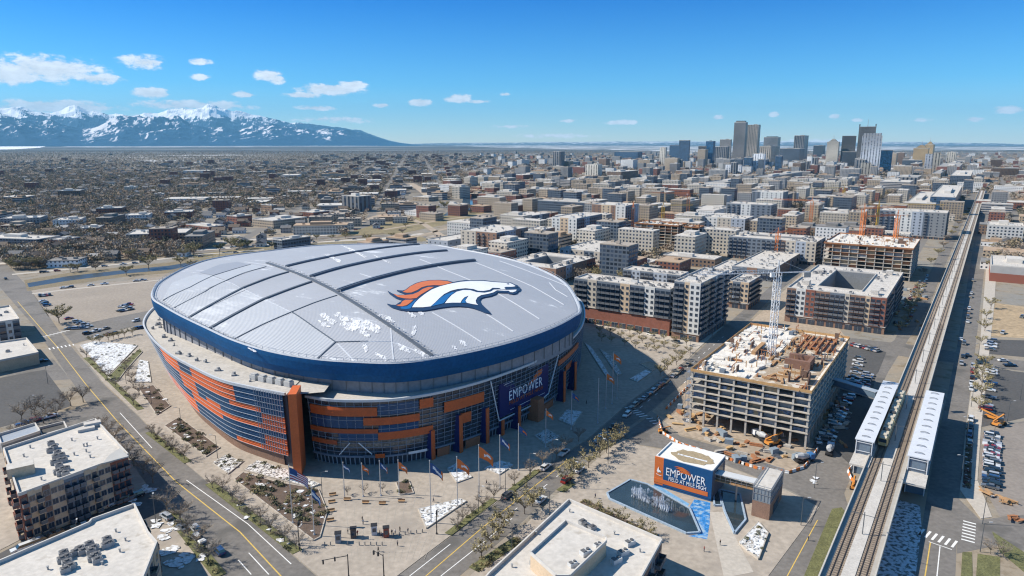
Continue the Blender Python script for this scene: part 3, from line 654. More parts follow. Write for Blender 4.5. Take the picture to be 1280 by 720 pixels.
# blue fins with orange return
for (bx, by, ty, wd) in ((536,580,543,3.6),(570,577,529,4.4),(603,563,518,4.6),(624,550,530,3.2),(642,541,511,5.0),(698,509,470,5.6),(712,494,458,5.6)):
    g = G(bx, by); u, _ = WR.find(bx, ty+4); zt = htop(bx, by, ty); n = Vector((WR.pt(u, 5, 1)[0]-WR.pt(u, 5, 0)[0], WR.pt(u, 5, 1)[1]-WR.pt(u, 5, 0)[1])); p = WR.pt(u, 0, 0)
    n.normalize(); D2 = Vector((.86, -.51)); o_ = Vector(p[:2])+n*.4-D2*.9
    mb = MB(); fin(mb, o_.x, o_.y, D2.x, D2.y, 1.3, wd*.72, 0, zt); f = sbuild(mb, 'blue_fin', navy)
    o_ += D2*wd*.72; mb = MB(); fin(mb, o_.x, o_.y, D2.x, D2.y, 1.7, .45, 0, zt+.05)
    mb.v = [(v[0]+72, v[1]-345, v[2]) for v in mb.v]; mb.build('orange_edge', M('orange_fin', (0,0,0)), f)
u, _ = WR.find(664, 515); p = WR.pt(u, 0, 0); q = WR.pt(u, 5, 1); n = Vector((q[0]-WR.pt(u, 5, 0)[0], q[1]-WR.pt(u, 5, 0)[1])); mb = MB(); fin(mb, p[0], p[1], n.x, n.y, 4.4, 5, 0, 9.4); sbuild(mb, 'brick_pier', M('rust_brick', (.36,.14,.07), .85, .12, .5, fine=5))
for (x0, x1) in ((545,560),(580,598),(672,688)):
    ua, _ = WR.find(x0, 565 if x0 < 600 else 515); ub, _ = WR.find(x1, 560 if x0 < 600 else 507); mb = MB(); wstrip(mb, WR, ua, ub, 0, 3.3, 1.2); wstrip(mb, WR, ua, ub, 3.3, 3.3, 1.2, 0); sbuild(mb, 'brick_base', M('rust_brick', (0,0,0)))
# ---- big sign
def textmesh(name, s, size, mat, ext=.12, align='LEFT', shear=0, spc=1, bold=0):
    c = bpy.data.curves.new(name, 'FONT'); c.body = s; c.size = size; c.extrude = ext; c.align_x = align; c.shear = shear; c.space_character = spc; c.offset = bold; c.resolution_u = 2
    o = bpy.data.objects.new(name, c); COL.objects.link(o); dg = bpy.context.evaluated_depsgraph_get(); me = bpy.data.meshes.new_from_object(o.evaluated_get(dg)); bpy.data.objects.remove(o)
    me.materials.clear(); me.materials.append(mat); me.name = name; return me
uA, zA = WR.find(620, 522); uB, zB = WR.find(682, 491); uC, zC = WR.find(623, 481); uD, zD = WR.find(684, 454)
u0, u1 = (uA+uC)/2, (uB+uD)/2; zb_, zt_ = (zA+zB)/2, (zC+zD)/2; zt_ = min(zt_, ZR-1.2)
P0 = Vector(WR.pt(u0, 0, 1.0)); P1 = Vector(WR.pt(u1, 0, 1.0)); SD = (P1-P0); SW = SD.length; SD.normalize(); SN = Vector((SD.y, -SD.x, 0))
bulge = 1.2
def sgn(x, z, off=0): return P0+SD*x+SN*(bulge+off)+Vector((0, 0, z))
SH = zt_-zb_
mb = MB(); mb.add([sgn(0,zb_,-1.2), sgn(SW,zb_,-1.2), sgn(SW,zt_,-1.2), sgn(0,zt_,-1.2), sgn(0,zb_), sgn(SW,zb_), sgn(SW,zt_), sgn(0,zt_)], [(0,3,2,1),(4,5,6,7),(0,1,5,4),(1,2,6,5),(2,3,7,6),(3,0,4,7)])
SIGN = sbuild(mb, 'sign_panel', M('sign_navy', (.006,.012,.10), .5, .08, .2))
def sgpoly(name, pts, mat, off=.08, th=.1):
    """pts in 0..1 of the sign's width and height"""
    mb = MB(); n = len(pts); T = tessellate_polygon([[Vector((a*SW, b*SH, 0)) for a, b in pts]]); mb.v = [tuple(sgn(a*SW, zb_+b*SH, off)) for a, b in pts]
    for t in T: mb.f.append(tuple(t)); mb.m.append(0)
    mb.v = [(v[0]+72, v[1]-345, v[2]) for v in mb.v]; return mb.build(name, mat, SIGN)
sg_or = M('sign_orange', (.62,.14,.03), .6, .05, .5); sg_wh = M('sign_white', (.85,.86,.9), .6, .03, .5)
sgpoly('flame_emblem', [(.40,.60),(.50,.67),(.55,.68),(.60,.79),(.70,.90),(.86,.93),(.85,.78),(.78,.74),(.71,.67),(.62,.62),(.50,.585)], sg_or)
for s, sz, x, z, mt_, bo, sp in (('EMPOWER', SW*.150, .17, .40, sg_wh, 0, 1.12), ('FIELD AT MILE HIGH', SW*.066, .18, .265, M('sign_orange_dim', (.40,.10,.03), .6, .05, .5), .0, 1.1)):
    me = textmesh('lettering', s, sz, mt_, .05, bold=bo*sz/4, spc=sp); o = link('lettering', me, SIGN)
    pos = sgn(x*SW, zb_+z*SH, .12); pos = Vector((pos.x+72, pos.y-345, pos.z)); from mathutils import Matrix
    R3 = Matrix((SD, Vector((0,0,1)), SN)).transposed(); xs_ = [v.co.x for v in me.vertices]; fit = (.69*SW)/max(xs_)
    o.matrix_local = Matrix.Translation(pos) @ R3.to_4x4() @ Matrix.Diagonal((fit, 1.12 if sz > 3 else 1.0, 1, 1))
sgpoly('sign_rule', [(.20,.10),(.92,.10),(.92,.112),(.20,.112)], sg_wh, .1); sgpoly('sign_rule', [(.08,.93),(.55,.93),(.55,.94),(.08,.94)], sg_wh, .1)
mb = MB()
for a, b_ in (((-.16,1.22),(-.01,-.06)), ((-.01,-.06),(.78,-.10)), ((.78,-.10),(1.0,.02)), ((1.0,.02),(1.22,1.15))): mb.bar(sgn(a[0]*SW, zb_+min(a[1]*SH, ZR-zb_+.5), .1), sgn(b_[0]*SW, zb_+min(b_[1]*SH, ZR-zb_+.5), .1), .35, .35)
sbuild(mb, 'sign_frame', M('frame_white', (.7,.72,.75), .5, .05, 1))
# little marquee over the doors
ua, za = WR.find(470, 577.5); ub, _ = WR.find(482, 577); mb = MB(); wstrip(mb, WR, ua, ub, 3.4, 5.0, 1.3); sbuild(mb, 'marquee_logo', orange)
ua, za = WR.find(510, 573); ub, _ = WR.find(532, 569); mb = MB(); wstrip(mb, WR, ua, ub, 3.6, 4.6, 1.3); sbuild(mb, 'marquee_board', white_p)
ua, za = WR.find(457, 578); ub, _ = WR.find(469, 578); mb = MB(); wstrip(mb, WR, ua, ub, 3.6, 4.6, 1.3); sbuild(mb, 'marquee_board', glass_l)

# ---- upper tier: rim curve with height
RP = [(447,455,36),(392,451,36),(335,441,36.6),(290,427,37.2),(255,411,38),(225,396.5,39),(203,384,40.4),(190,375,42),(190,364,43.2),(201,351,44),(235,333,44.5),(272,322.5,44.5),(335,314,44),(410,306.5,43.6)]
rim = [(*G(x, y, z), z) for x, y, z in RP]+[(-60,457,43),(-34,440,42.4),(-10,417,41.8),(9,392,41),(23,360,40.2),(29,334,39.4)]+[(*G(x, y, z), z) for x, y, z in ((727,387,38.6),(717,398,38),(690,412,37.4),(648,427,36.8),(600,439.5,36.3),(545,450.5,36),(495,456,36))]
rimc = cr(rim, 6); CC = Vector((-72, 345)); ZC = 48.6
pol = sorted([(math.atan2(p[1]-CC.y, p[0]-CC.x), math.hypot(p[0]-CC.x, p[1]-CC.y), p[2]) for p in rimc])
def rimat(a):
    a = (a+pi) % (2*pi)-pi
    lo, hi = -1, len(pol)
    import bisect
    k = bisect.bisect([p[0] for p in pol], a); p = pol[k-1]; q = pol[k % len(pol)]
    da = (q[0]-p[0]) % (2*pi); t = ((a-p[0]) % (2*pi))/da if da > 1e-6 else 0
    return p[1]+(q[1]-p[1])*t, p[2]+(q[2]-p[2])*t
INS = 2.2
def zroof(x, y):
    r = math.hypot(x-CC.x, y-CC.y); R_, z = rimat(math.atan2(y-CC.y, x-CC.x)); k = min(1.05, r/(R_-INS)); return ZC*(1-k*k)+(z+.3)*k*k
def roofpt(px, py):
    z = 45.
    for _ in range(30): x, y = G(px, py, z); z = .5*z+.5*zroof(x, y)
    return Vector((x, y, zroof(x, y)))
NA, NR = 180, 26; mb = MB(); mb.v.append((CC.x, CC.y, ZC))
for j in range(1, NR+1):
    for i in range(NA):
        a = -pi+2*pi*i/NA; R_, z = rimat(a); r = (R_-INS)*j/NR; x, y = CC.x+cos(a)*r, CC.y+sin(a)*r; mb.v.append((x, y, zroof(x, y)))
for i in range(NA): mb.f.append((0, 1+i, 1+(i+1) % NA)); mb.m.append(0)
for j in range(NR-1):
    for i in range(NA): a = 1+j*NA+i; b_ = 1+j*NA+(i+1) % NA; mb.f.append((a, a+NA, b_+NA, b_)); mb.m.append(0)
def roof_mat(name, base, frost, fthr):
    m = bpy.data.materials.new(name); m.use_nodes = True; t = m.node_tree; b = t.nodes['Principled BSDF']; L = t.links.new
    g = N(t, 'ShaderNodeTexCoord'); mp_ = N(t, 'ShaderNodeMapping'); L(g.outputs['Object'], mp_.inputs[0]); mp_.inputs['Rotation'].default_value = (0, 0, radians(-56))
    w = N(t, 'ShaderNodeTexWave'); w.inputs['Scale'].default_value = .42; w.inputs['Distortion'].default_value = .15; L(mp_.outputs[0], w.inputs['Vector'])
    n = N(t, 'ShaderNodeTexNoise'); n.inputs['Scale'].default_value = .03; n.inputs['Detail'].default_value = 9; n.inputs['Roughness'].default_value = .7; L(g.outputs['Object'], n.inputs['Vector'])
    st = N(t, 'ShaderNodeVectorMath', op='MULTIPLY'); L(mp_.outputs[0], st.inputs[0]); st.inputs[1].default_value = (1, .12, 1)
    n2 = N(t, 'ShaderNodeTexNoise'); n2.inputs['Scale'].default_value = .16; n2.inputs['Detail'].default_value = 8; n2.inputs['Roughness'].default_value = .75; L(st.outputs[0], n2.inputs['Vector'])
    nf = N(t, 'ShaderNodeTexNoise'); nf.inputs['Scale'].default_value = 1.2; nf.inputs['Detail'].default_value = 4; L(st.outputs[0], nf.inputs['Vector'])
    a = N(t, 'ShaderNodeMath', op='MULTIPLY_ADD'); L(w.outputs['Fac'], a.inputs[0]); a.inputs[1].default_value = .10; a.inputs[2].default_value = .86
    c = N(t, 'ShaderNodeMath', op='MULTIPLY_ADD'); L(n.outputs['Fac'], c.inputs[0]); c.inputs[1].default_value = .22; L(a.outputs[0], c.inputs[2])
    c2 = N(t, 'ShaderNodeMath', op='MULTIPLY_ADD'); L(nf.outputs['Fac'], c2.inputs[0]); c2.inputs[1].default_value = .16; L(c.outputs[0], c2.inputs[2])
    s = N(t, 'ShaderNodeVectorMath', op='SCALE'); s.inputs[0].default_value = base; L(c2.outputs[0], s.inputs['Scale'])
    sm = N(t, 'ShaderNodeMath', op='ADD'); L(n2.outputs['Fac'], sm.inputs[0]); L(n.outputs['Fac'], sm.inputs[1])
    r = N(t, 'ShaderNodeMapRange'); L(sm.outputs[0], r.inputs[0]); r.inputs[1].default_value = fthr; r.inputs[2].default_value = fthr+.08
    k = N(t, 'ShaderNodeMix', data_type='RGBA'); L(r.outputs[0], k.inputs['Factor']); L(s.outputs[0], k.inputs[6]); k.inputs[7].default_value = (*frost, 1)
    L(k.outputs[2], b.inputs['Base Color']); b.inputs['Roughness'].default_value = .55; b.inputs['Specular IOR Level'].default_value = .35
    bp = N(t, 'ShaderNodeBump'); bp.inputs['Strength'].default_value = .5; bp.inputs['Distance'].default_value = .3; L(w.outputs['Fac'], bp.inputs['Height']); L(bp.outputs[0], b.inputs['Normal'])
    return m
rm = roof_mat('roof_membrane', (.345,.36,.395), (.66,.68,.71), 1.13); rml = roof_mat('roof_frost_sunlit', (.39,.41,.445), (.56,.58,.61), 1.12); rmd = roof_mat('roof_grey', (.27,.29,.335), (.72,.74,.78), 1.2)
sbuild(mb, 'dome_roof', rm, smooth=True)
def drape(name, poly, mat, lift, parent=None, cell=3.5, thick=0):
    """flat outline laid over the dome: cut into cells so it follows the curve"""
    bm = bmesh.new(); vs = [bm.verts.new((p[0], p[1], 0)) for p in poly]; f = bm.faces.new(vs); bmesh.ops.triangulate(bm, faces=[f])
    xs_ = [p[0] for p in poly]; ys_ = [p[1] for p in poly]
    for ax, lo_, hi_ in ((0, min(xs_), max(xs_)), (1, min(ys_), max(ys_))):
        k = lo_+cell
        while k < hi_:
            no = (1,0,0) if ax == 0 else (0,1,0); bmesh.ops.bisect_plane(bm, geom=bm.verts[:]+bm.edges[:]+bm.faces[:], plane_co=(k if ax == 0 else 0, k if ax else 0, 0), plane_no=no); k += cell
    if thick:
        r = bmesh.ops.extrude_face_region(bm, geom=bm.faces[:]); up = set(e for e in r['geom'] if isinstance(e, bmesh.types.BMVert))
    else: up = set(bm.verts)
    for v in bm.verts: x, y = v.co.x, v.co.y; v.co = (x+72, y-345, zroof(x, y)+(lift if v in up else lift-thick))
    bmesh.ops.recalc_face_normals(bm, faces=bm.faces[:])
    me = bpy.data.meshes.new(name); bm.to_mesh(me); bm.free(); me.materials.append(mat); return link(name, me, parent or STAD)
ZS = 1280/290
A1 = lambda x, y: roofpt(170+x/ZS, 290+y/ZS)
A2 = lambda x, y: roofpt(450+x/ZS, 290+y/ZS)
def rp(fn, pts): return [(p.x, p.y) for p in (fn(*q) for q in pts)]
# lighter sheets on the west side: frost, plus sun-facing slope brightness painted in
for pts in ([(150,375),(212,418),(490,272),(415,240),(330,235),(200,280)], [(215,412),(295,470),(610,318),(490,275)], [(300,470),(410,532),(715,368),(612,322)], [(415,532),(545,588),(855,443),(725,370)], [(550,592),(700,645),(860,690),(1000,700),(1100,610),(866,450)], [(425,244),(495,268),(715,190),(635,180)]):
    drape('frost_sunlit_panel', rp(A1, pts), rml, .12, cell=5)
for pts in ([(350,225),(430,240),(625,180),(560,165),(460,180)],): drape('grey_panel', rp(A1, pts), rmd, .10, cell=5)
# standing ridges and seams
rdk = M('ridge_dark', (.07,.09,.13), .5, .15, .3); seam_l = M('seam_white', (.58,.60,.64), .6, .1, .3); seam_d = M('seam_dark', (.10,.12,.15), .6, .15, .3)
def line3(name, pts, w, h, mat, n=14, z=0):
    mb = MB(); P = []
    for a, b_ in zip(pts[:-1], pts[1:]):
        for k in range(n): P.append(a.lerp(b_, k/n))
    P.append(pts[-1]); P = [Vector((p.x, p.y, zroof(p.x, p.y)+z)) for p in P]
    for i in range(len(P)):
        d = (P[min(i+1, len(P)-1)]-P[max(i-1, 0)]); d.z = 0; d.normalize(); s = Vector((-d.y, d.x, 0))*w/2; p = P[i]
        mb.v += [tuple(p-s+Vector((0,0,-.2))), tuple(p+s+Vector((0,0,-.2))), tuple(p+s+Vector((0,0,h))), tuple(p-s+Vector((0,0,h)))]
    for i in range(len(P)-1):
        a = 4*i
        for k in range(4): mb.f.append((a+k, a+(k+1) % 4, a+4+(k+1) % 4, a+4+k)); mb.m.append(0)
    mb.f += [(0,3,2,1), tuple(4*(len(P)-1)+k for k in range(4))]; mb.m += [0, 0]
    return sbuild(mb, name, mat)
for pts, w, h in (([(830,192),(1290,113)],1.6,.7), ([(965,248),(1290,184)],1.8,.8), ([(1115,328),(1290,286)],2.0,1.0)):
    q = [A1(*p) for p in pts]; q = [q[0], q[-1]]
    ext = {830: (A2(325,70),), 965: (A2(478,105),), 1115: (A2(220,262), A2(632,160))}[pts[0][0]]
    q = [q[0], ext[-1]]; line3('roof_ridge', q, w, h, rdk); line3('ridge_cap', [Vector((p.x-.3, p.y+.8, 0)) for p in q], w*.45, h+.25, M('ridge_cap', (.24,.27,.32), .5, .1, .3))
for pts, w, h in (([(840,222),(600,305),(295,472)],1.1,.5), ([(968,276),(700,375),(408,534)],1.3,.6)):
    line3('roof_ridge', [A1(*p) for p in pts], w, h, M('ridge_mid', (.10,.115,.14), .5, .15, .3))
for pts in ([(718,192),(600,225),(490,272),(380,330),(212,418)], [(632,180),(430,240),(300,305),(150,378)], [(1108,350),(980,392),(862,440),(700,510),(545,590)], [(862,444),(980,525),(1100,608)], [(1100,608),(1000,700)], [(1100,608),(1280,604)]):
    line3('roof_seam', [A1(*p) for p in pts], .5, .25, seam_d)
for fn, pts in ((A1, [(600,165),(720,182),(760,195)]), (A2, [(170,530),(175,605),(185,708)]), (A2, [(0,607),(170,604)]), (A2, [(175,608),(400,690)]), (A1, [(860,445),(620,328),(490,270),(400,245)]), (A1, [(1115,618),(1205,712)]),
                (A2, [(330,150),(470,210),(600,262),(770,345),(990,480)]), (A2, [(400,445),(540,525),(670,608)]), (A2, [(700,455),(845,548)]), (A2, [(640,170),(800,235),(950,300),(1125,402)]), (A2, [(770,160),(950,225),(1145,300)]), (A2, [(1045,280),(1080,320),(1145,358)]), (A2, [(0,230),(100,262)])):
    line3('roof_seam', [fn(*p) for p in pts], .42, .08, seam_l, z=.05)
tr = [A1(722,172), A1(835,212), A1(965,262), A1(1100,330), A1(1278,440), A2(200,545), A2(395,685)]
line3('truss_walkway', tr, 1.4, .5, M('ridge_mid', (0,0,0)))
mb = MB()
for a, b_ in zip(tr[:-1], tr[1:]):
    n = max(2, int((b_-a).length/2.2)); pr = None
    for k in range(n+1):
        p = a.lerp(b_, k/n); p = Vector((p.x+(k % 2)*1.1, p.y+.9, zroof(p.x, p.y)+(1.2 if k % 2 else .3)))
        if pr is not None: mb.bar(pr, p, .22)
        pr = p
sbuild(mb, 'truss_rail', M('truss_metal', (.33,.34,.36), .6, .1, .5))
# frost blotches: jagged thin sheets of frost drawn out along the roofing ribs
rf = random.Random(12); frm = M('frost', (.78,.79,.82), .7, .10, .5, fine=4)
_t = frm.node_tree; _g = N(_t, 'ShaderNodeTexCoord'); _m = N(_t, 'ShaderNodeMapping'); _m.inputs['Rotation'].default_value = (0,0,radians(-56)); _m.inputs['Scale'].default_value = (1,.16,1); _t.links.new(_g.outputs['Object'], _m.inputs[0])
_n = N(_t, 'ShaderNodeTexNoise'); _n.inputs['Scale'].default_value = 1.1; _n.inputs['Detail'].default_value = 7; _n.inputs['Roughness'].default_value = .75; _t.links.new(_m.outputs[0], _n.inputs['Vector'])
_r = N(_t, 'ShaderNodeMapRange'); _r.inputs[1].default_value = .38; _r.inputs[2].default_value = .54; _r.inputs[4].default_value = .95; _t.links.new(_n.outputs['Fac'], _r.inputs[0]); _t.links.new(_r.outputs[0], _t.nodes['Principled BSDF'].inputs['Alpha'])
def frost(fn, x, y, w, h, n=1):
    for _ in range(n):
        c = fn(x, y); a_ = fn(x+w, y+w*.52); u = Vector((a_.x-c.x, a_.y-c.y)); P = []
        b2 = fn(x+h*.3, y-h); v = Vector((b2.x-c.x, b2.y-c.y)); k = 22
        for q in range(k): t = 2*pi*q/k; r = rf.uniform(.35, 1.1); P.append((c.x+u.x*cos(t)*r+v.x*sin(t)*r, c.y+u.y*cos(t)*r+v.y*sin(t)*r))
        drape('frost_patch', P, frm, .16, cell=9)
for fn, x, y, w, h in ((A1,1060,480,60,24),(A1,1130,470,50,18),(A1,1170,520,70,26),(A1,1225,505,60,22),(A1,1040,510,34,16),(A1,1260,560,30,14),(A2,60,520,60,24),(A2,20,560,40,18),(A2,110,470,34,14),(A2,150,480,46,16),(A2,300,545,16,30),(A2,290,460,30,12),(A2,340,450,26,14),(A2,250,655,40,16),(A2,330,670,40,14),(A2,230,630,30,10),(A2,120,690,50,12),(A2,30,640,24,22),(A2,570,615,26,14),(A2,520,640,20,10),(A1,1090,145,60,10),(A1,640,650,26,8),(A1,1190,100,90,8),(A2,120,150,60,6)):
    frost(fn, x, y, w, h)
# emblem on the dome
E1 = lambda x, y: roofpt(475+x/7.111, 340+y/7.111)
def smooth_poly(pts, n=3): return [(p[0], p[1]) for p in cr(pts, n)]
def emb(name, pts, mat, lift, parent=None, th=0): return drape(name, rp(E1, pts), mat, lift, parent, 4, th)
en = M('emblem_navy', (.012,.04,.10), .55, .08, .3); ew = M('emblem_white', (.76,.77,.80), .55, .05, .3); eo = M('emblem_orange', (.60,.16,.055), .55, .08, .3); eb = M('emblem_blue', (.01,.13,.36), .55, .06, .3)
EM = emb('emblem_outline', [(70,175),(85,186),(112,202),(150,212),(215,211),(240,206),(205,195),(175,185),(150,170),(200,174),(228,165),(265,135),(320,106),(370,92),(430,82),(520,79),(600,84),(650,98),(700,88),(760,81),(830,83),(930,82),(1000,92),(1080,97),(1165,102),(1195,117),(1225,128),(1250,158),(1240,176),(1222,182),(1215,197),(1185,205),(1150,200),(1135,192),(1090,192),(1045,190),(1022,208),(980,224),(930,232),(898,242),(884,262),(895,287),(925,317),(960,348),(985,380),(940,370),(890,350),(840,332),(780,320),(700,314),(620,317),(540,327),(470,341),(400,352),(320,358),(240,355),(180,345),(120,327),(98,316),(65,291),(100,300),(138,303),(168,282),(205,260),(150,243),(110,217),(85,197)], en, .5, None, .6)
for nm, pts, mt_, lf in (('mane', [(200,188),(240,165),(270,138),(330,110),(380,96),(440,87),(520,85),(600,92),(640,105),(600,116),(540,130),(480,128),(420,133),(370,148),(330,173),(280,194),(240,196)], eo, .6),
    ('mane', [(118,206),(170,219),(230,216),(290,210),(340,190),(380,162),(430,144),(480,143),(440,166),(400,190),(360,214),(325,243),(270,249),(215,246),(160,234)], eo, .6),
    ('mane', [(142,306),(180,300),(200,272),(225,259),(298,258),(270,284),(240,306),(200,317),(165,315)], eo, .6),
    ('neck_shade', [(180,322),(240,318),(275,292),(308,264),(330,252),(295,298),(272,336),(225,343),(190,338)], eb, .6),
    ('neck', [(285,326),(310,287),(350,247),(400,207),(460,168),(530,140),(600,121),(650,110),(720,98),(800,92),(920,91),(1000,100),(1080,105),(1150,108),(1180,119),(1208,138),(1170,143),(1118,143),(1104,152),(1118,166),(1080,165),(1060,154),(1000,152),(975,170),(920,180),(870,178),(830,163),(760,156),(690,163),(630,178),(570,208),(530,243),(490,283),(450,318),(380,326)], ew, .62),
    ('jaw', [(1215,168),(1208,182),(1180,192),(1158,190),(1142,178),(1100,178),(1040,174),(1010,192),(960,206),(900,217),(866,237),(851,265),(856,290),(874,305),(820,297),(770,285),(760,265),(788,222),(752,236),(727,262),(717,285),(640,285),(577,290),(602,255),(637,217),(682,187),(740,172),(800,173),(860,191),(930,196),(985,186),(1012,168),(1062,167),(1120,171),(1165,170)], ew, .62),
    ('neck_shade', [(455,319),(500,278),(540,240),(590,210),(640,192),(668,190),(625,222),(590,262),(565,291),(505,306)], eb, .64), ('neck_shade', [(722,288),(737,260),(778,226),(757,262),(765,287)], eb, .64),
    ('eye', [(1122,118),(1140,112),(1152,118),(1140,123)], en, .7), ('nostril', [(1196,140),(1214,134),(1226,146),(1212,152)], en, .7)):
    emb(nm, pts, mt_, lf, EM)
# rim: fascia band, gutter, soffit, recessed wall, terrace
m_ = len(rimc)
def rin(i, k, dz=0): p = rimc[i % m_]; d = Vector((p[0]-CC.x, p[1]-CC.y)).normalized()*k; return (p[0]-d.x, p[1]-d.y, p[2]+dz)
def ring(name, spec, mat, smooth=True, rng=None):
    mb = MB(); K = len(spec)
    for i in range(m_):
        for k, dz in spec: mb.v.append(rin(i, k, dz) if not callable(dz) else (*rin(i, k)[:2], dz(i)))
    for i in range(m_):
        for j in range(K-1): a = i*K+j; b_ = ((i+1) % m_)*K+j; mb.f.append((a, b_, b_+1, a+1)); mb.m.append(0)
    return sbuild(mb, name, mat, smooth=False)
ring('fascia_band', [(0,0.4),(0,-1.2),(.5,-4.2),(1.6,-6.9)], blue_band)
ring('roof_edge', [(0,.4),(.7,.75),(1.3,.5),(1.6,.1),(2.6,.35)], M('edge_metal', (.34,.37,.42), .5, .12, .4, fine=5))
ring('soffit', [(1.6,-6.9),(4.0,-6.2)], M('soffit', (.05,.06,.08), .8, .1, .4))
ring('recessed_wall', [(4.0,-6.0),(4.0,lambda i: 23.0)], M('recessed_metal', (.23,.24,.27), .6, .12, .09, fine=8))
for i in range(0, m_, 2):
    a = rin(i, 3.85, -6.4); mb = MB(); mb.bar((a[0], a[1], 24.5), a, .3, .3); sbuild(mb, 'wall_rib', M('rib_metal', (.16,.17,.19), .6, .1, .5))
# handrail posts round the roof
mb = MB(); pr = None
for i in range(m_):
    a = rin(i, .9, .6); b_ = rin(i, .9, 1.7); mb.bar(a, b_, .1); c = rin(i+1, .9, 1.7); mb.bar(b_, c, .1)
sbuild(mb, 'roof_handrail', M('edge_metal', (0,0,0)))
# terrace slab
mb = MB(); tcm = M('terrace_deck', (.47,.44,.40), .9, .12, .15, fine=6)
for w, zt in ((WL, ZL), (WR, ZR)):
    n = len(w.P); z = zt+.05
    for i in range(n):
        p = w.P[i]; q = Vector(p)-CC; rr = rimat(math.atan2(q.y, q.x))[0]-6; r2 = min(rr, q.length-2); q = CC+q.normalized()*r2; mb.v += [(p[0]-w.n[i].x*.3, p[1]-w.n[i].y*.3, z), (q.x, q.y, z)]
    b_ = len(mb.v)-2*n
    for i in range(n-1): a = b_+2*i; mb.f.append((a, a+1, a+3, a+2)); mb.m.append(0)
sbuild(mb, 'terrace', tcm)
mb = MB(); a = WL.pt(0, 0); 
sbuild(MB().add([(-76,218.8,ZL-.2),(-64,222,ZL-.2),(-64,240,ZL-.2),(-80,240,ZL-.2)], [(0,1,2,3)]), 'terrace', tcm)
# terrace equipment
rr_ = random.Random(3)
for k in range(26):
    u = rr_.uniform(12, WL.L[-1]*.5); p = WL.pt(u, ZL, -rr_.uniform(2.5, 6)); l = rr_.choice((.8, 1.2, 2.0)); mb = MB(); mb.rbox(p[0], p[1], ZL, l, l*.7, rr_.uniform(.4, 1.1), rr_.random()*3); mb.rbox(p[0]+.2, p[1]+.2, ZL, l*.4, l*.4, 1.4, 1); sbuild(mb, 'terrace_unit', unitm)
mb = MB()
for k in range(5): mb.rbox(-92+k*3.6, 231-k*1.7+3, ZL+.1, 2.8, 2.2, 1.8, -.5); mb.rbox(-92+k*3.6, 231-k*1.7+3, ZL+1.9, 2.2, 1.6, .5, -.5)
sbuild(mb, 'cooling_units', M('cooler_metal', (.45,.45,.44), .6, .2, 1.2))
mb = MB(); P0_ = WR.pt(WR.find(560,478)[0], ZR, -2.5); 
for k in range(8): uu = WR.find(560, 490)[0]+k*2.4; p = WR.pt(uu, ZR, -6.2); mb.rbox(p[0], p[1], ZR+.1, 1.6, 1.2, 3.2, .7)
sbuild(mb, 'terrace_opening', M('dark_opening', (.015,.018,.025), .6, .2, .5))
# ================================================================ buildings
TH = radians(34); RZ = pi/2-TH
def solve_len(A, d, h, px, mx=400):
    sgn_ = 1 if proj(A[0]+d[0], A[1]+d[1], h)[0] > proj(A[0], A[1], h)[0] else -1; lo, hi = 0., float(mx)
    for _ in range(40):
        m = (lo+hi)/2; x = proj(A[0]+d[0]*m, A[1]+d[1]*m, h)[0]
        if (x-px)*sgn_ < 0: lo = m
        else: hi = m
    return lo
def footprint(Ax, base, top, Cx, Bx, LB=None, LC=None, th=TH):
    A = G(Ax, base); h = htop(Ax, base, top); dB = (sin(th), cos(th)); dC = (-cos(th), sin(th)); sc_ = max(1, A[1]/900)
    LB = LB if LB is not None else solve_len(A, dB, h, Bx); LC = LC if LC is not None else solve_len(A, dC, h, Cx)
    if h > 1: OCC.append((A, dB, dC, LB, LC))
    return A, h, LB, LC
OCC = []
unit_me = MB().box(-.9,-.7,0,.9,.7,1.0).box(-.75,-.55,1.0,.75,.55,1.12,1).tube((0,0,1.12),(0,0,1.3),.42,n=8,m=1).mesh('rooftop_unit', [unitm, M('unit_dark', (.12,.12,.125), .7, .2, .8)])
unit_big = MB().box(-2.2,-1.3,0,2.2,1.3,1.9).box(-1.9,-1.0,1.9,-.2,1.0,2.2,1).tube((1,0,1.9),(1,0,2.4),.7,n=10,m=1).mesh('rooftop_unit', [M('unit_light', (.55,.55,.54), .6, .15, .8), M('unit_dark', (0,0,0))])
vent_me = MB().tube((0,0,0),(0,0,1.0),.25,n=6).tube((0,0,1.0),(0,0,1.15),.42,n=6).mesh('roof_vent', unitm)
win_me = MB().box(-.72,-.06,-.8,.72,.05,.8,0).box(-.8,-.075,-.9,.8,.02,-.8,1).box(-.8,-.075,.8,.8,.02,.9,1).box(-.8,-.075,-.8,-.72,.02,.8,1).box(.72,-.075,-.8,.8,.02,.8,1).box(-.03,-.075,-.8,.03,.02,.8,1).mesh('window', [glassm, M('window_frame', (.30,.30,.30), .6, .1, 1)])
win_wide = MB().box(-1.25,-.06,-.95,1.25,.05,.95,0).box(-1.33,-.075,-1.05,1.33,.02,-.95,1).box(-1.33,-.075,.95,1.33,.02,1.05,1).box(-.45,-.075,-.95,-.39,.02,.95,1).box(.39,-.075,-.95,.45,.02,.95,1).mesh('window', [glassm, M('window_frame', (0,0,0))])
balc = {}
def balcony_mesh(m, w=3.0):
    k = (m.name, w)
    if k not in balc:
        balc[k] = MB().box(-w/2+.1,-.04,0,w/2-.1,.1,2.5,1).box(-w/2,-1.35,-.2,w/2,0,0,0).box(-w/2,-1.35,0,w/2,-1.28,1.05,2).box(-w/2,-1.3,0,-w/2+.06,0,1.05,2).box(w/2-.06,-1.3,0,w/2,0,1.05,2).box(-w/2,-1.42,1.05,w/2,-1.25,1.12,0).mesh('balcony', [m, glassm, M('balcony_rail', (.15,.155,.165), .5, .15, 1)])
    return balc[k]
RB = random.Random(11)
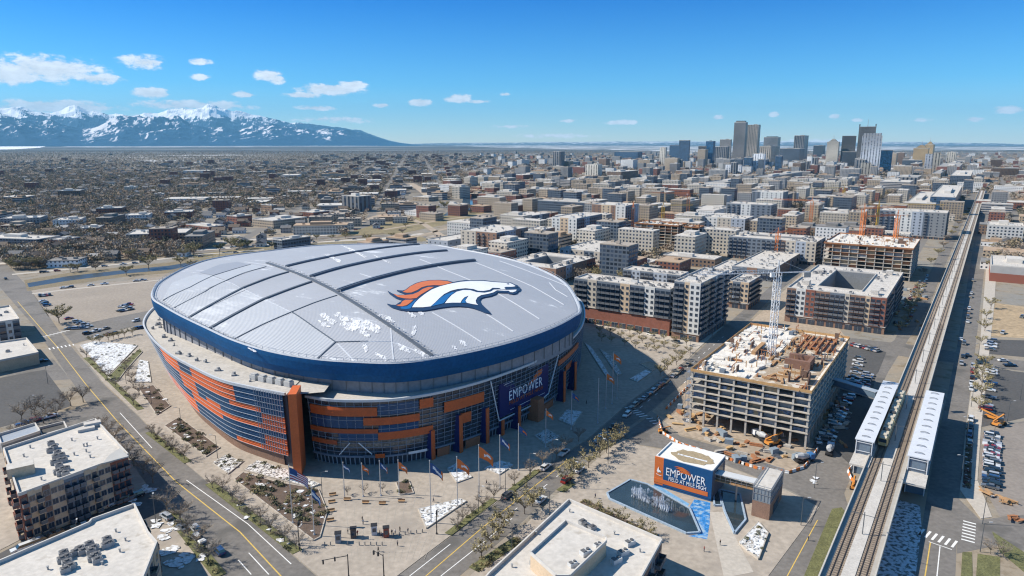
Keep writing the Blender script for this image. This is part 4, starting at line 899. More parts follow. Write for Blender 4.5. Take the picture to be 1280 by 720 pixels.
def roof_stuff(e, LB, LC, h, n, big=0, rng=None, x0=2, y0=2, rows=False):
    r = rng or RB
    for k in range(n):
        x = r.uniform(x0, LB-x0); y = r.uniform(y0, LC-y0)
        if rows: y = LC*(.3 if k % 2 else .68)+r.uniform(-1, 1)
        o = link('rooftop_unit' if k % 4 else 'roof_vent', unit_me if k % 4 else vent_me, e, (x, y, h)); o.rotation_euler.z = r.choice((0, pi/2)); s = r.uniform(.7, 1.15); o.scale = (s, s, s)
    for k in range(big):
        o = link('rooftop_unit', unit_big, e, (r.uniform(4, max(4.1, LB-4)), r.uniform(4, max(4.1, LC-4)), h)); o.rotation_euler.z = r.choice((0, pi/2))
def body_mesh(mb, LB, LC, h, ring=None, pm=2, para=.9, hole=None):
    """walls material 0, roof 1, parapet 2; ring = width of the wings round a courtyard"""
    if ring and LB > 2.6*ring and LC > 2.6*ring:
        O = [(0,0),(LB,0),(LB,LC),(0,LC)]; I = [(ring,ring),(LB-ring,ring),(LB-ring,LC-ring),(ring,LC-ring)]
        b = len(mb.v); 
        for z in (0, h): mb.v += [(x, y, z) for x, y in O]+[(x, y, z) for x, y in I]
        for i in range(4):
            j = (i+1) % 4; mb.f.append((b+i, b+j, b+8+j, b+8+i)); mb.m.append(0); mb.f.append((b+4+j, b+4+i, b+12+i, b+12+j)); mb.m.append(0); mb.f.append((b+8+i, b+8+j, b+12+j, b+12+i)); mb.m.append(1)
        loops = (O, I)
    else: mb.box(0, 0, 0, LB, LC, h-.004, 0); mb.add([(0,0,h),(LB,0,h),(LB,LC,h),(0,LC,h)], [(0,1,2,3)], 1); loops = ([(0,0),(LB,0),(LB,LC),(0,LC)],)
    for lp in loops:
        ins = .18 if lp[0] == (0, 0) else -.18
        c = [(x+(ins if x < LB/2 else -ins), y+(ins if y < LC/2 else -ins)) for x, y in lp]
        for i in range(4):
            a, b_ = c[i], c[(i+1) % 4]; mb.bar((a[0], a[1], h+para/2), (b_[0], b_[1], h+para/2), .34, para, pm)
    return mb
PARA = M('parapet_cap', (.55,.52,.48), .8, .12, .4)
GRP_B = {}
def bmid(Ax, base, top, Cx, Bx, mat, label, LB=None, LC=None, ring=None, units=6, big=1, th=TH, pent=True, group=None, roof=None, cat='building', name='building', fmax=None, para=.9):
    A, h, LB, LC = footprint(Ax, base, top, Cx, Bx, LB, LC, th); e = empty(name, (*A, 0), pi/2-th, label=label, cat=cat, group=group)
    mb = body_mesh(MB(), LB, LC, h, ring, para=para); mb.build('wall', [mat, roof or roof_sp, PARA], e)
    r = random.Random(int(Ax*13+top*7))
    if ring: 
        for k in range(units*2):
            sd = r.randrange(4); t = r.random()
            x, y = ((t*LB, r.uniform(2, ring-2)), (t*LB, LC-r.uniform(2, ring-2)), (r.uniform(2, ring-2), t*LC), (LB-r.uniform(2, ring-2), t*LC))[sd]
            x = min(max(x, 2), LB-2); y = min(max(y, 2), LC-2); o = link('rooftop_unit', unit_me, e, (x, y, h)); s = r.uniform(.8, 1.5); o.scale = (s, s, s)
        for k in range(3):
            x = r.uniform(4, LB-4); MB().box(-2.5,-2,0,2.5,2,2.8).build('stair_penthouse', [roof or roof_sp], e, (x, ring/2, h))
    else:
        roof_stuff(e, LB, LC, h, units, big, r)
        if pent and LB > 12 and LC > 12:
            a, b_ = r.uniform(.2, .5)*LB, r.uniform(.2, .5)*LC; MB().box(0, 0, 0, LB*.3, LC*.28, min(4, h*.2+1)).build('penthouse', [mat if h > 40 else PARA], e, (a, b_, h))
    return e, h, LB, LC
def segs(L, pat):
    """spread the (kind, bays) pattern over a wall L long; bay about 3.3 m"""
    n = sum(b for _, b in pat); w = L/n; x = 0; out_ = []
    for k, b in pat: out_.append((k, x, x+b*w, b)); x += b*w
    return out_, w
def facade(e, L, h, face, pat, flr, z0, mats, nwin, nbal, basez=0, base_mat=None, base_top=None):
    """face 'C': the wall x=0 running along y (faces left front); face 'B': the wall y=0 running along x (faces right front)"""
    S_, w = segs(L, pat); NF = int((h-z0)/flr)
    flr = (h-z0-.3)/NF
    def T(x, off, z):
        return (-off, x, z) if face == 'C' else (x, -off, z)
    rz = -pi/2 if face == 'C' else 0
    for kind, a, b, nb in S_:
        mt_, op, proud = mats[kind]
        mb = MB(); p, q = T(a+.02, proud, z0), T(b-.02, 0, h+.25)
        mb.box(min(p[0], q[0]), min(p[1], q[1]), z0, max(p[0], q[0]), max(p[1], q[1]), h+.25+proud*.8); mb.build('wall_panel', mt_, e)
        for k in range(nb):
            x = a+(k+.5)*(b-a)/nb
            for f in range(NF):
                z = z0+f*flr
                if op == 'balcony': me = balcony_mesh(mt_, min(3.1, w-.3)); o = ('balcony', me, T(x, proud, z+.15))
                elif op == 'wide': o = ('window', win_wide, T(x, proud+.02, z+flr*.52))
                else: o = ('window', win_me, T(x, proud+.02, z+flr*.52))
                c = nbal if o[0] == 'balcony' else nwin; c.append(o[1:]+(rz,))
    return
def flush(e, lst, nm, cap=98):
    """the parts that show largest stay single, the rest of a big facade becomes one part"""
    for me, loc, rz in lst[:cap]: link(nm, me, e, loc, rz)
    rest = lst[cap:]
    if rest:
        import numpy as np
        bym = {}
        for me, loc, rz in rest: bym.setdefault(me.name, []).append((me, loc, rz))
        for g in bym.values():
            mb = MB(); me = g[0][0]; V = [v.co[:] for v in me.vertices]; F = [tuple(p.vertices) for p in me.polygons]; MI = [p.material_index for p in me.polygons]
            for _, loc, rz in g:
                c, s = cos(rz), sin(rz); b = len(mb.v); mb.v += [(x*c-y*s+loc[0], x*s+y*c+loc[1], z+loc[2]) for x, y, z in V]; mb.f += [tuple(i+b for i in f) for f in F]; mb.m += MI
            mb.build(nm, list(me.materials), e, kind='stuff')
W_ = (white_w, 'win', .35); Wb = (white_w, 'balcony', .3); D_ = (grey_w, 'balcony', .05); Dw = (grey_w, 'win', .1); T_ = (tan_w, 'win', .3); Tb = (tan_w, 'balcony', .1); B_ = (brick, 'win', .35); Bb = (brick, 'balcony', .1); Br = (brick_b, 'win', .25); Brb = (brick_b, 'balcony', .12)
beige_w = M('beige_cladding', (.50,.45,.38), .8, .08, .4, fine=6); E_ = (beige_w, 'win', .35); slate = M('slate_cladding', (.15,.18,.22), .6, .12, .4, fine=5); S_b = (slate, 'balcony', .1); S_w = (slate, 'wide', .1); lblue = M('pale_blue_cladding', (.36,.40,.46), .7, .08, .4, fine=5); Lw = (lblue, 'win', .25)
MATS = dict(W=W_, V=Wb, D=D_, d=Dw, T=T_, t=Tb, B=B_, b=Bb, R=Br, r=Brb, E=E_, S=S_b, s=S_w, L=Lw)
def bnear(Ax, base, top, Cx, Bx, patC, patB, label, ring=None, z0=4.2, basemat=None, LB=None, LC=None, flr=3.15, units=20, big=2, th=TH, wall=None, cat='apartment building', name='apartment_building', group=None, rows=False, roofm=None):
    A, h, LB, LC = footprint(Ax, base, top, Cx, Bx, LB, LC, th); e = empty(name, (*A, 0), pi/2-th, label=label, cat=cat, group=group)
    body_mesh(MB(), LB, LC, h, ring).build('wall', [wall or grey_w, roofm or roof_sp, PARA], e)
    NW, NB = [], []
    P = lambda s: [(c, int(n)) for c, n in zip(s[::2], s[1::2])]
    facade(e, LC, h, 'C', P(patC), flr, z0, MATS, NW, NB); facade(e, LB, h, 'B', P(patB), flr, z0, MATS, NW, NB)
    flush(e, NW, 'window'); flush(e, NB, 'balcony')
    if z0 > 1:
        bm_ = basemat or brick_b
        MB().box(-.5, -.5, 0, LB, 0, z0, 0).box(-.5, 0, 0, 0, LC, z0, 0).box(-.9,-.9,z0-.35,LB,0,z0,1).box(-.9,0,z0-.35,0,LC,z0,1).build('podium', [bm_, PARA], e)
        n = 0
        for L, fc in ((LC, 'C'), (LB, 'B')):
            k = 3.0
            while k < L-3:
                o = link('shopfront', shop_me, e, (-.52, k, .1) if fc == 'C' else (k, -.52, .1), -pi/2 if fc == 'C' else 0); k += 5.2
    r = random.Random(int(Ax))
    if ring:
        for k in range(units):
            sd = r.randrange(4); t = r.random(); x, y = ((t*LB, r.uniform(2, ring-2)), (t*LB, LC-r.uniform(2, ring-2)), (r.uniform(2, ring-2), t*LC), (LB-r.uniform(2, ring-2), t*LC))[sd]
            x = min(max(x, 2), LB-2); y = min(max(y, 2), LC-2); o = link('rooftop_unit' if k % 3 else 'roof_vent', unit_me if k % 3 else vent_me, e, (x, y, h)); s = r.uniform(.8, 1.5); o.scale = (s, s, s)
        for k in range(4):
            x = r.uniform(4, LB-4); y = ring/2 if k % 2 else LC-ring/2; MB().box(-2.5,-2,0,2.5,2,2.8).build('stair_penthouse', [roofm or roof_sp], e, (x, y, h))
        for k in range(3): x = ring+(LB-2*ring)*(k+.5)/3; MB().box(-1.5,-1.5,0,1.5,1.5,.8).build('courtyard_planter', [grass], e, (x, LC/2, .1))
    else: roof_stuff(e, LB, LC, h, units, big, r, rows=rows)
    return e, h, LB, LC
shop_me = MB().box(-2,-.05,0,2,.05,3.1,0).box(-2.1,-.12,3.1,2.1,.05,3.3,1).box(-.05,-.1,0,.05,.05,3.1,1).mesh('shopfront', [glassm, M('window_frame', (0,0,0))])

# --- detailed blocks between stadium and rail line
# big block by the plaza: long front wing, taller corner wing
bnear(835.5,420,363,718,None,'S3W2S3T2S5E2S3', 'S2T1S2', 'long pale and charcoal apartment wing with red brick lower floors, facing the stadium', LB=17, z0=10.5, basemat=brick, units=34, big=1)
bnear(872,428,356,843,911,'W2T1S2', 'S2t3T1r2S2W1S4L2S3', 'tall white and grey apartment tower wing at the corner across from the construction site', z0=4.6, units=26, big=3)
bnear(850,372,345,779,None,'S3L3S3L2S2', 'S2W1', 'rear apartment wing with small windows behind the long pale wing', LB=15, LC=None, z0=3, units=22, big=0)
bnear(1103.5,418,374,984,1129,'B1b2T1r3E1S3r3B2W2r2', 'r3S3R2S4r3S3', 'white roofed brick and white apartment block round a courtyard south of the tower crane', ring=15, z0=4.6, units=46)
bnear(934,387,354.5,911,951,'T2S2t1', 'r2S4r3S2', 'ochre and charcoal apartment house right of the tall corner wing', z0=4.2, units=16, big=1)
bnear(695,356,337,625,744,'R3L2R3L2', 'R3L2R5b3', 'low courtyard apartment block with speckled white roof right behind the dome', ring=14, z0=3, units=40)
bnear(761,335,317,700,798,'E3S2E3W2', 'L3S3L3S2W3', 'white and blue apartment block beyond the dome courtyard block', ring=None, LB=None, z0=3, units=30, big=2)
bnear(720.5,307,274,690,752.5,'W2T2W2', 'S4L3S5s2', 'pale tower block with beige corner and blue rear half', z0=4, units=8, big=4)
bnear(668,313,290,647.5,693.5,'E3W1', 'S3L3S3R2', 'cream cornered apartment tower at the dome edge', z0=3.2, units=14)
bnear(621,321,292,576,660,'R2r2E3', 'S3L4R2S2R1', 'brown and pale blue apartment row right behind the dome', z0=3, units=26)
bnear(602.5,291,280.5,581,632,'E4', 'L3S3R2', 'tan and grey apartment block nearest the river path', z0=3, units=14)
bnear(560,313,302,535,600,'L4', 'L3R3', 'low white and blue house block at the end of the dome roof', z0=0, units=12, big=0)
bnear(661,288,271,632,687,'W2s2W2', 'W1s3W1s3', 'white framed glass apartment block', z0=3, units=12)
bnear(1018,331.5,304,911,1032,'E2L2E2r1S4s3S4', 'S4L2S3', 'blue grey apartment block with a cream left end beside the orange crane', ring=15, z0=3.2, units=36)
bnear(930,297.5,274.5,880,942.5,'L3E3W3', 'S3W2S2', 'white and grey apartment block under the yellow crane', z0=3, units=16)
bnear(962,287,257,908,970,'s4W2S3', 'S4', 'slate glazed apartment tower right of the white block', z0=3, units=10, LB=28)
bnear(977,267,241,940,986,'W5s2', 's4', 'white tower with dark glass right side near the market halls', z0=3, units=8, LB=35)
bnear(781,289,258,740,795,'W2R1T2R2', 'S4L2', 'beige ribbed tower block left of the red scaffolded building', z0=3.5, units=10, LB=40)
bnear(1180,300,267,1099,1188,'d3S1L2W3S3', 'S4', 'grey and white apartment block beside the viaduct', z0=3, units=18, LB=34)
bnear(910,352,343,880,938,'T3d2', 'S3R2', 'low roofed apartment wing behind the corner tower', z0=0, units=14)
bnear(965,352,338,915,1000,'S3R2S3', 'R3S2', 'flat white roofed block between the cranes', z0=0, units=30, ring=None)

# --- left foreground blocks (a turned street grid)
TL = radians(52)
def bl(pts_roof, base, label, patC, patB, z0, **k): pass
bnear(95,690,614,30,160,'T1d1t1T1', 'T2t1T2S3T1t1T2B2', 'tan and red apartment building with white roof, upper one at left', z0=3.3, LC=None, units=0, big=0, flr=3.0, th=radians(53)) if 0 else None
def quadbuilding(name, label, roofpx, h, wallm, patterns, units, z0=0.0, cat='apartment building', extra=None, mats=MATS, flr=3.1, roofm=None, basecol=None, ulist=None):
    """building from its four roof corners (given round the outline, first edge and second edge face the camera)"""
    P = [Vector((*G(x, y, h), 0)) for x, y in roofpx]; o = P[0]; e = empty(name, (o.x, o.y, 0), label=label, cat=cat)
    L_ = [(p.x-o.x, p.y-o.y) for p in P]; n = len(L_); mb = MB(); mb.prism(L_, 0, h, 0, 1)
    ar = sum(L_[i][0]*L_[(i+1) % n][1]-L_[(i+1) % n][0]*L_[i][1] for i in range(n)); cc_ = L_ if ar > 0 else L_[::-1]
    for i in range(n): a, b_ = L_[i], L_[(i+1) % n]; mb.bar((a[0], a[1], h+.45), (b_[0], b_[1], h+.45), .4, .95, 2)
    mb.build('wall', [wallm, roofm or roofw, PARA], e)
    NW, NB = [], []
    for i, pat in patterns.items():
        a, b_ = Vector(L_[i]), Vector(L_[(i+1) % n]); d = b_-a; L = d.length; d.normalize(); no = Vector((d.y, -d.x)); mid = sum((Vector(q) for q in L_), Vector((0, 0)))/n
        if no.dot((a+b_)/2-mid) < 0: a, b_ = b_, a; d = -d; no = Vector((d.y, -d.x))
        rz = math.atan2(d.y, d.x); S_, w = segs(L, [(c, int(k)) for c, k in zip(pat[::2], pat[1::2])]); NF = max(1, int((h-z0)/flr)); fl = (h-z0-.3)/NF
        for kind, s, t, nb in S_:
            mt_, op, pr = mats[kind]; p0 = a+d*(s+.02); p1 = a+d*(t-.02); mb = MB(); q = [p0+no*pr, p1+no*pr, p1+no*.001, p0+no*.001]
            mb.prism([tuple(x) for x in q], z0, h+.3+pr*.6); mb.build('wall_panel', mt_, e)
            for k in range(nb):
                c = a+d*(s+(k+.5)*(t-s)/nb)+no*(pr+.02)
                for f in range(NF):
                    z = z0+f*fl
                    if op == 'balcony': NB.append((balcony_mesh(mt_, min(3.1, w-.3)), (c.x, c.y, z+.15), rz))
                    else: NW.append((win_wide if op == 'wide' else win_me, (c.x, c.y, z+fl*.52), rz))
    flush(e, NW, 'window'); flush(e, NB, 'balcony')
    for (x, y, me, s, az_) in (ulist or []):
        g = G(x, y, h); ob = link('rooftop_unit' if me is not vent_me else 'roof_vent', me, e, (g[0]-o.x, g[1]-o.y, h), az_); ob.scale = (s, s, s)
    return e, o, h
U1 = []; rr_ = random.Random(5)
for x, y in ((64,556),(68,561),(63,565),(72,568),(70,573),(77,571),(75,578),(68,580),(80,577),(74,584),(78,589),(83,588),(76,594),(72,592),(82,594)): U1.append((x, y, unit_me, 1.15, .7))
for x, y in ((105,558),(109,557),(93,569),(108,565),(113,572),(90,551),(122,549),(38,560),(30,571),(52,600)): U1.append((x, y, vent_me, .9, 0))
HB = 14.2
e1, o1, _ = quadbuilding('apartment_building', 'tan apartment building with red brick corner and wide white roof, behind the other at left', [(24,620),(160,570),(119,526),(5,563)], HB, tan_w, {0: 'b1T1t1R1T2S3T1t1T2b3', 3: 'T1b1T2b2'}, 0, z0=0.4, ulist=U1)
def onroof(e, o, px, h, lx, ly, hh, mats, nm='stair_penthouse', rz=.62):
    g = G(*px, h); MB().box(-lx/2,-ly/2,0,lx/2,ly/2,hh,0).add([(-lx/2,-ly/2,hh+.004),(lx/2,-ly/2,hh+.004),(lx/2,ly/2,hh+.004),(-lx/2,ly/2,hh+.004)], [(0,1,2,3)], 1).build(nm, mats, e, (g[0]-o.x, g[1]-o.y, h), rz)
onroof(e1, o1, (27,592), HB, 6.6, 4.6, 3.0, [tan_w, roofw]); onroof(e1, o1, (116,533), HB, 5, 2.6, 1.6, [PARA, roofw]); onroof(e1, o1, (108,538), HB, 5, 2.2, 1.0, [PARA, roofw])
g_ = [G(x, y, HB+1.6) for x, y in ((128,579),(161,570),(150,560),(137,568))]; MB().prism([(a-o1.x, b_-o1.y) for a, b_ in g_], HB+1.2, HB+1.6).build('raised_roof_corner', M('roof_corner_grey', (.42,.41,.39), .8, .1, .3), e1)
U2 = [(x, y, unit_me, 1.15, .7) for x, y in ((80,694),(84,699),(78,702),(84,706),(88,711),(82,715),(112,683),(117,688),(114,692),(120,697),(116,700),(122,703),(100,689),(95,693),(104,692),(134,677),(137,682),(133,684))]+[(x, y, vent_me, .8, 0) for x, y in ((145,665),(150,690),(128,706),(60,712),(157,676))]
e2, o2, _ = quadbuilding('apartment_building', 'white roofed tan apartment building nearest the camera at left', [(172,742),(196,681),(185,668),(168,633),(115,652),(112,656),(-20,713),(-60,800),(60,820)], 13.2, tan_w, {0: 'T1t2T1', 1: 'B1b1', 2: 'T1t2T1'}, 0, z0=0.4, ulist=U2)
# the small buildings farther up at left
quadbuilding('shop_building', 'single storey tan shop building with flat white roof at the far left intersection', [(48,442),(33,424),(-30,433),(-30,458)], 5.5, tan_w, {0: 'd3'}, 0, z0=.6, cat='shop', ulist=[(10,440,unit_me,1,.5),(30,432,vent_me,1,0)], flr=4.5)
quadbuilding('apartment_building', 'white and grey apartment building beside the bridge road at far left', [(-30,408),(24,400),(12,383),(-30,390)], 12, white_w, {0: 'r1W2S1W1S1'}, 0, z0=.5, ulist=[(0,395,unit_me,1,0),(8,391,unit_me,1,0)])
quadbuilding('shed', 'low metal roofed annex attached beyond the tan apartment building', [(2,557),(50,541),(44,531),(-2,545)], 4.2, grey_w, {0: 'd4'}, 0, z0=.3, cat='annex', roofm=M('sheet_metal_roof', (.33,.36,.40), .5, .1, .6), flr=3.8)
quadbuilding('parking_ramp', 'dark sunken parking entrance beside the annex', [(53,546),(84,537),(80,529),(48,537)], 1.2, dark_p, {}, 0, cat='ramp', roofm=asphalt_dark)
# lower middle building
HM = 9.0
UM = [(x, y, unit_big, .62, .6) for x, y in ((787,681),(779,693),(770,703))]+[(x, y, unit_me, 1.1, .6) for x, y in ((728,655),(731,660),(740,662),(672,700),(668,706),(678,708))]+[(x, y, vent_me, .8, 0) for x, y in ((670,668),(682,680),(712,640),(745,668),(640,709),(768,668),(800,690))]
e3, o3, _ = quadbuilding('office_building', 'brown building with wide white roof and raised middle storey at bottom centre', [(795,735),(827,677),(711,627),(612,719),(590,745)], HM, brick_b, {0: 'd2r2d1r2'}, 0, z0=.4, cat='office building', ulist=UM, flr=4.0)
g_ = [G(x, y, HM+4) for x, y in ((695,722),(663,693),(707,653),(757,674),(758,678),(712,722))]; MB().prism([(a-o3.x, b_-o3.y) for a, b_ in g_], HM, HM+4, 0, 1).build('upper_storey', [tan_w, roofw], e3)
mb = MB()
for i in range(len(g_)): a, b_ = g_[i], g_[(i+1) % len(g_)]; mb.bar((a[0]-o3.x, a[1]-o3.y, HM+4.4), (b_[0]-o3.x, b_[1]-o3.y, HM+4.4), .35, .8)
mb.build('upper_parapet', PARA, e3)
for x, y, s in ((732,693,.62),(747,683,.45),(716,707,.5)):
    g = G(x, y, HM+4); ob = link('rooftop_unit', unit_big, e3, (g[0]-o3.x, g[1]-o3.y, HM+4), .6); ob.scale = (s, s, s)

# --- billboard building by the pool
eb_ = empty('pavilion', (*G(888,628), 0), label='blue and orange banner covered pavilion beside the fountain pool', cat='pavilion')
A, h, LB, LC = footprint(888.5,627,590,819.7,907); hb = h
eb_.rotation_euler.z = RZ; eb_.location = (*A, 0)
body_mesh(MB(), LB, LC, h, para=.5).build('wall', [M('pavilion_wall', (.10,.11,.14), .6, .15, .4), M('green_roof', (.70,.68,.64), .9, .08, .3, fine=5), M('pavilion_cap', (.75,.74,.72), .6, .06, .5)], eb_)
mb = MB(); r = random.Random(4); P = []
for k in range(26): t = 2*pi*k/26; P.append((LB/2+cos(t)*LB*.36*r.uniform(.8, 1.1), LC*.46+sin(t)*LC*.36*r.uniform(.85, 1.12)))
mb.prism(P, h, h+.12).build('sedum_mat', M('dry_sedum', (.33,.26,.165), .95, .2, .8, fine=5), eb_)
MB().box(LB*.42, LC*.2, h+.12, LB*.48, LC*.72, h+.16).build('snow_streak', snow, eb_)
# banner on the x=0 wall: seen from outside, left = +y end (C), right = y=0 (A)
BW, BH = LC, h; bx = -.35
MB().box(bx, -.1, .9, 0, BW*.845, h+.3).build('banner_blue', M('banner_blue', (.008,.07,.19), .55, .06, .5), eb_)
BO = MB().box(bx, BW*.845, .9, 0, BW+.1, h+.3).build('banner_orange', M('banner_orange', (.60,.15,.035), .55, .06, .5), eb_)
MB().box(bx-.12, 1.0, 1.6, bx, BW+.1, 3.0).build('banner_stripe', M('banner_orange', (0,0,0)), eb_)
MB().box(-.2, -.1, 0, 0, BW, .9).build('banner_foot', M('banner_blue', (0,0,0)), eb_)
def ban_text(s, size, ypos, z, mat, wfit, shear=0):
    me = textmesh('lettering', s, size, mat, .04); o = link('lettering', me, eb_); xs_ = [v.co.x for v in me.vertices]; k = wfit/max(xs_)
    from mathutils import Matrix
    R3 = Matrix(((0,0,-1),(-1,0,0),(0,1,0))); o.matrix_local = Matrix.Translation((bx-.1, ypos, z)) @ R3.to_4x4() @ Matrix.Diagonal((k, 1.25, 1, 1)); return o
bw = M('banner_white', (.8,.8,.8), .6, .04, .5)
ban_text('EMPOWER', BH*.30, BW*.80, BH*.50, bw, BW*.70); ban_text('FIELD AT MILE HIGH', BH*.15, BW*.745, BH*.335, bw, BW*.66)
def ban_poly(nm, pts, mat, par=eb_):
    mb = MB(); q = [(bx-.16, BW*a, BH*b_) for a, b_ in pts]; T = tessellate_polygon([[Vector((a, b_, 0)) for a, b_ in pts]]); mb.v = q
    for t in T: mb.f.append(tuple(t)); mb.m.append(0)
    mb.build(nm, mat, par)
so_ = M('banner_orange', (0,0,0))
for k in range(4): ban_poly('flame_stroke', [(.66-.03*k,.83-.05*k+.02),(.60-.03*k,.90-.04*k),(.50-.03*k,.90-.05*k),(.36-.02*k,.80-.05*k),(.50-.03*k,.86-.05*k),(.60-.03*k,.865-.05*k)], so_)
ban_poly('horse_mark', [(.96,.56),(.95,.62),(.93,.72),(.92,.62),(.90,.60),(.875,.54),(.91,.53),(.94,.51)], bw, eb_); ban_poly('mark_rule', [(.97,.47),(.93,.44),(.87,.43),(.87,.41),(.93,.42),(.97,.45)], bw, eb_)
MB().box(LB*.35,-.15,h-3.6,LB*.8,.1,h-.8,0).box(LB*.2,-.3,h-.7,LB*.95,.1,h-.5,1).build('side_window', [glassm, steel], eb_)
# footbridge to the lift tower
A2_ = G(941,647.5); A3 = G(961,651); hT = htop(961,651,611)
et, hT, LBt, LCt = None, hT, 0, 0
A, hT, LBt, LCt = footprint(961,651,611,942,980); et = empty('lift_tower', (*A, 0), RZ, label='brick and glass lift tower at the street end of the footbridge', cat='tower')
hbk = hT*.52
MB().box(0,0,0,LBt,LCt,hbk).build('brick_base', brick_b, et); MB().box(.15,.15,hbk,LBt-.15,LCt-.15,hT-.9).build('glass_shaft', M('lift_glass', (.20,.24,.28), .15, .25, .6, spec=.8), et)
mb = MB(); 
for k in range(int(LBt/1.0)+1): mb.bar((k*1.0, 0, hbk), (k*1.0, 0, hT), .09); mb.bar((k*1.0, LCt, hbk), (k*1.0, LCt, hT), .09)
for k in range(int(LCt/1.0)+1): mb.bar((0, k*1.0, hbk), (0, k*1.0, hT), .09); mb.bar((LBt, k*1.0, hbk), (LBt, k*1.0, hT), .09)
for z in (hbk, hbk+2.4, hT-.9, hT): mb.bar((0,0,z),(LBt,0,z),.12); mb.bar((0,0,z),(0,LCt,z),.12); mb.bar((LBt,0,z),(LBt,LCt,z),.12); mb.bar((0,LCt,z),(LBt,LCt,z),.12)
mb.build('glazing_bars', steel, et); MB().box(.3,.3,hT-.9,LBt-.3,LCt-.3,hT-.8).build('roof_deck', roofw, et); MB().box(LBt*.3,-.12,0,LBt*.7,.02,3.0).build('door', glassm, et)
fb = empty('footbridge', (0,0,0), label='covered footbridge between the banner pavilion and the brick lift tower', cat='footbridge')
p = Vector((*G(897,600,hb*.72), hb*.72)); q = Vector((*G(944,612,hb*.72), hb*.72)); z_ = 6.0; p = Vector((*G(895,598,z_), z_)); q = Vector((*G(948,611,z_), z_)); fb.location = p; d = q-p
MB().bar((0,0,0), d, 3.0, .35).build('deck', wood, fb); MB().bar((0,0,2.3), d+Vector((0,0,2.3)), 3.4, .25).build('roof', M('bridge_roof', (.55,.56,.57), .5, .08, .5), fb)
mb = MB(); sd = d.cross(Vector((0,0,1))).normalized()*1.5
for s in (-1, 1):
    mb.bar(sd*s+Vector((0,0,1)), d+sd*s+Vector((0,0,1)), .08)
    for k in range(9): mb.bar(sd*s+d*k/8, sd*s+d*k/8+Vector((0,0,2.3)), .1)
mb.build('railing', steel, fb)
mb = MB(); m_1 = d*.5; mb.bar((m_1.x,m_1.y,-z_),(m_1.x,m_1.y,0),.5); mb.build('bridge_pier', concrete_l, fb)

# --- pools, fountain, painted ground
def basin(label, pts, water=True):
    P = [Vector((*p, 0)) for p in PX(pts, .3)]; o = P[0]; L_ = [(p.x-o.x, p.y-o.y) for p in P]; e = empty('pool', (o.x, o.y, .12), label=label, cat='pool')
    mb = MB()
    for i in range(len(L_)): a, b_ = L_[i], L_[(i+1) % len(L_)]; mb.bar((a[0], a[1], .28), (b_[0], b_[1], .28), .55, .56)
    mb.build('rim', M('pool_rim_blue', (.30,.38,.47), .6, .15, .4, fine=4), e); MB().prism(L_, 0, .3).build('water', M('pool_water', (.03,.045,.055), .08, .3, .2, spec=.9), e); return e, L_, o
ep, LP, oP = basin('large dark fountain pool with pale blue rim', [(759,617),(788,600),(810,606),(862,636),(875,666),(858,667),(762,624)])
basin('narrow dark pool under the footbridge beside the lift tower', [(898,612),(925,618),(932,650),(918,667),(906,640)])
basin('little triangular pool at the foot of the banner pavilion', [(891,611),(899,612),(902,632),(893,632)])
slab('plaza_painted', [(858,640),(868,624),(888,628),(887,655),(884,674),(860,670),(876,667)], .135, M('bright_blue_paint', (.03,.20,.50), .7, .3, .5, fine=4, spots=((.30,.42,.52), .5, .48, .15)), **ST)
slab('plaza_painted', [(812,607),(822,606),(862,630),(858,634)], .132, M('pale_blue_paint', (.16,.33,.52), .7, .2, .5, fine=4), **ST)
slab('plaza_path', [(887,640),(903,640),(942,715),(905,722)], .14, concrete_l, **ST)
jet = bpy.data.materials.new('water_spray'); jet.use_nodes = True; jb = jet.node_tree.nodes['Principled BSDF']; jb.inputs['Base Color'].default_value = (.8,.88,1,1); jb.inputs['Roughness'].default_value = .6
n_ = N(jet.node_tree, 'ShaderNodeTexNoise'); n_.inputs['Scale'].default_value = 3; r_ = N(jet.node_tree, 'ShaderNodeMapRange'); r_.inputs[1].default_value = .35; r_.inputs[2].default_value = .75; r_.inputs[4].default_value = .55; jet.node_tree.links.new(n_.outputs['Fac'], r_.inputs[0]); jet.node_tree.links.new(r_.outputs[0], jb.inputs['Alpha'])
mb = MB(); rj = random.Random(9); a = Vector((*G(790,620,.4), .4)); b_ = Vector((*G(835,641,.4), .4))
for k in range(46):
    for row in range(2):
        p = a.lerp(b_, k/45)+Vector((rj.uniform(-.3,.3)+row*.9, rj.uniform(-.3,.3)+row*1.2, 0)); hh = rj.uniform(2.4, 4.2); w = rj.uniform(.08, .16)
        mb.tube(p, p+Vector((rj.uniform(-.1,.2), 0, hh)), w*.6, w*1.6, 5, cap=False); mb.tube(p, p+Vector((.2, -.2, hh*.5)), .3, .12, 5, cap=False)
mb.build('fountain_spray', jet, kind='stuff')
bed([(924,680),(948,654),(960,668),(948,700),(934,690)], snow, 'planter with snow and dry shrubs between the narrow pool and the street', h=.6)
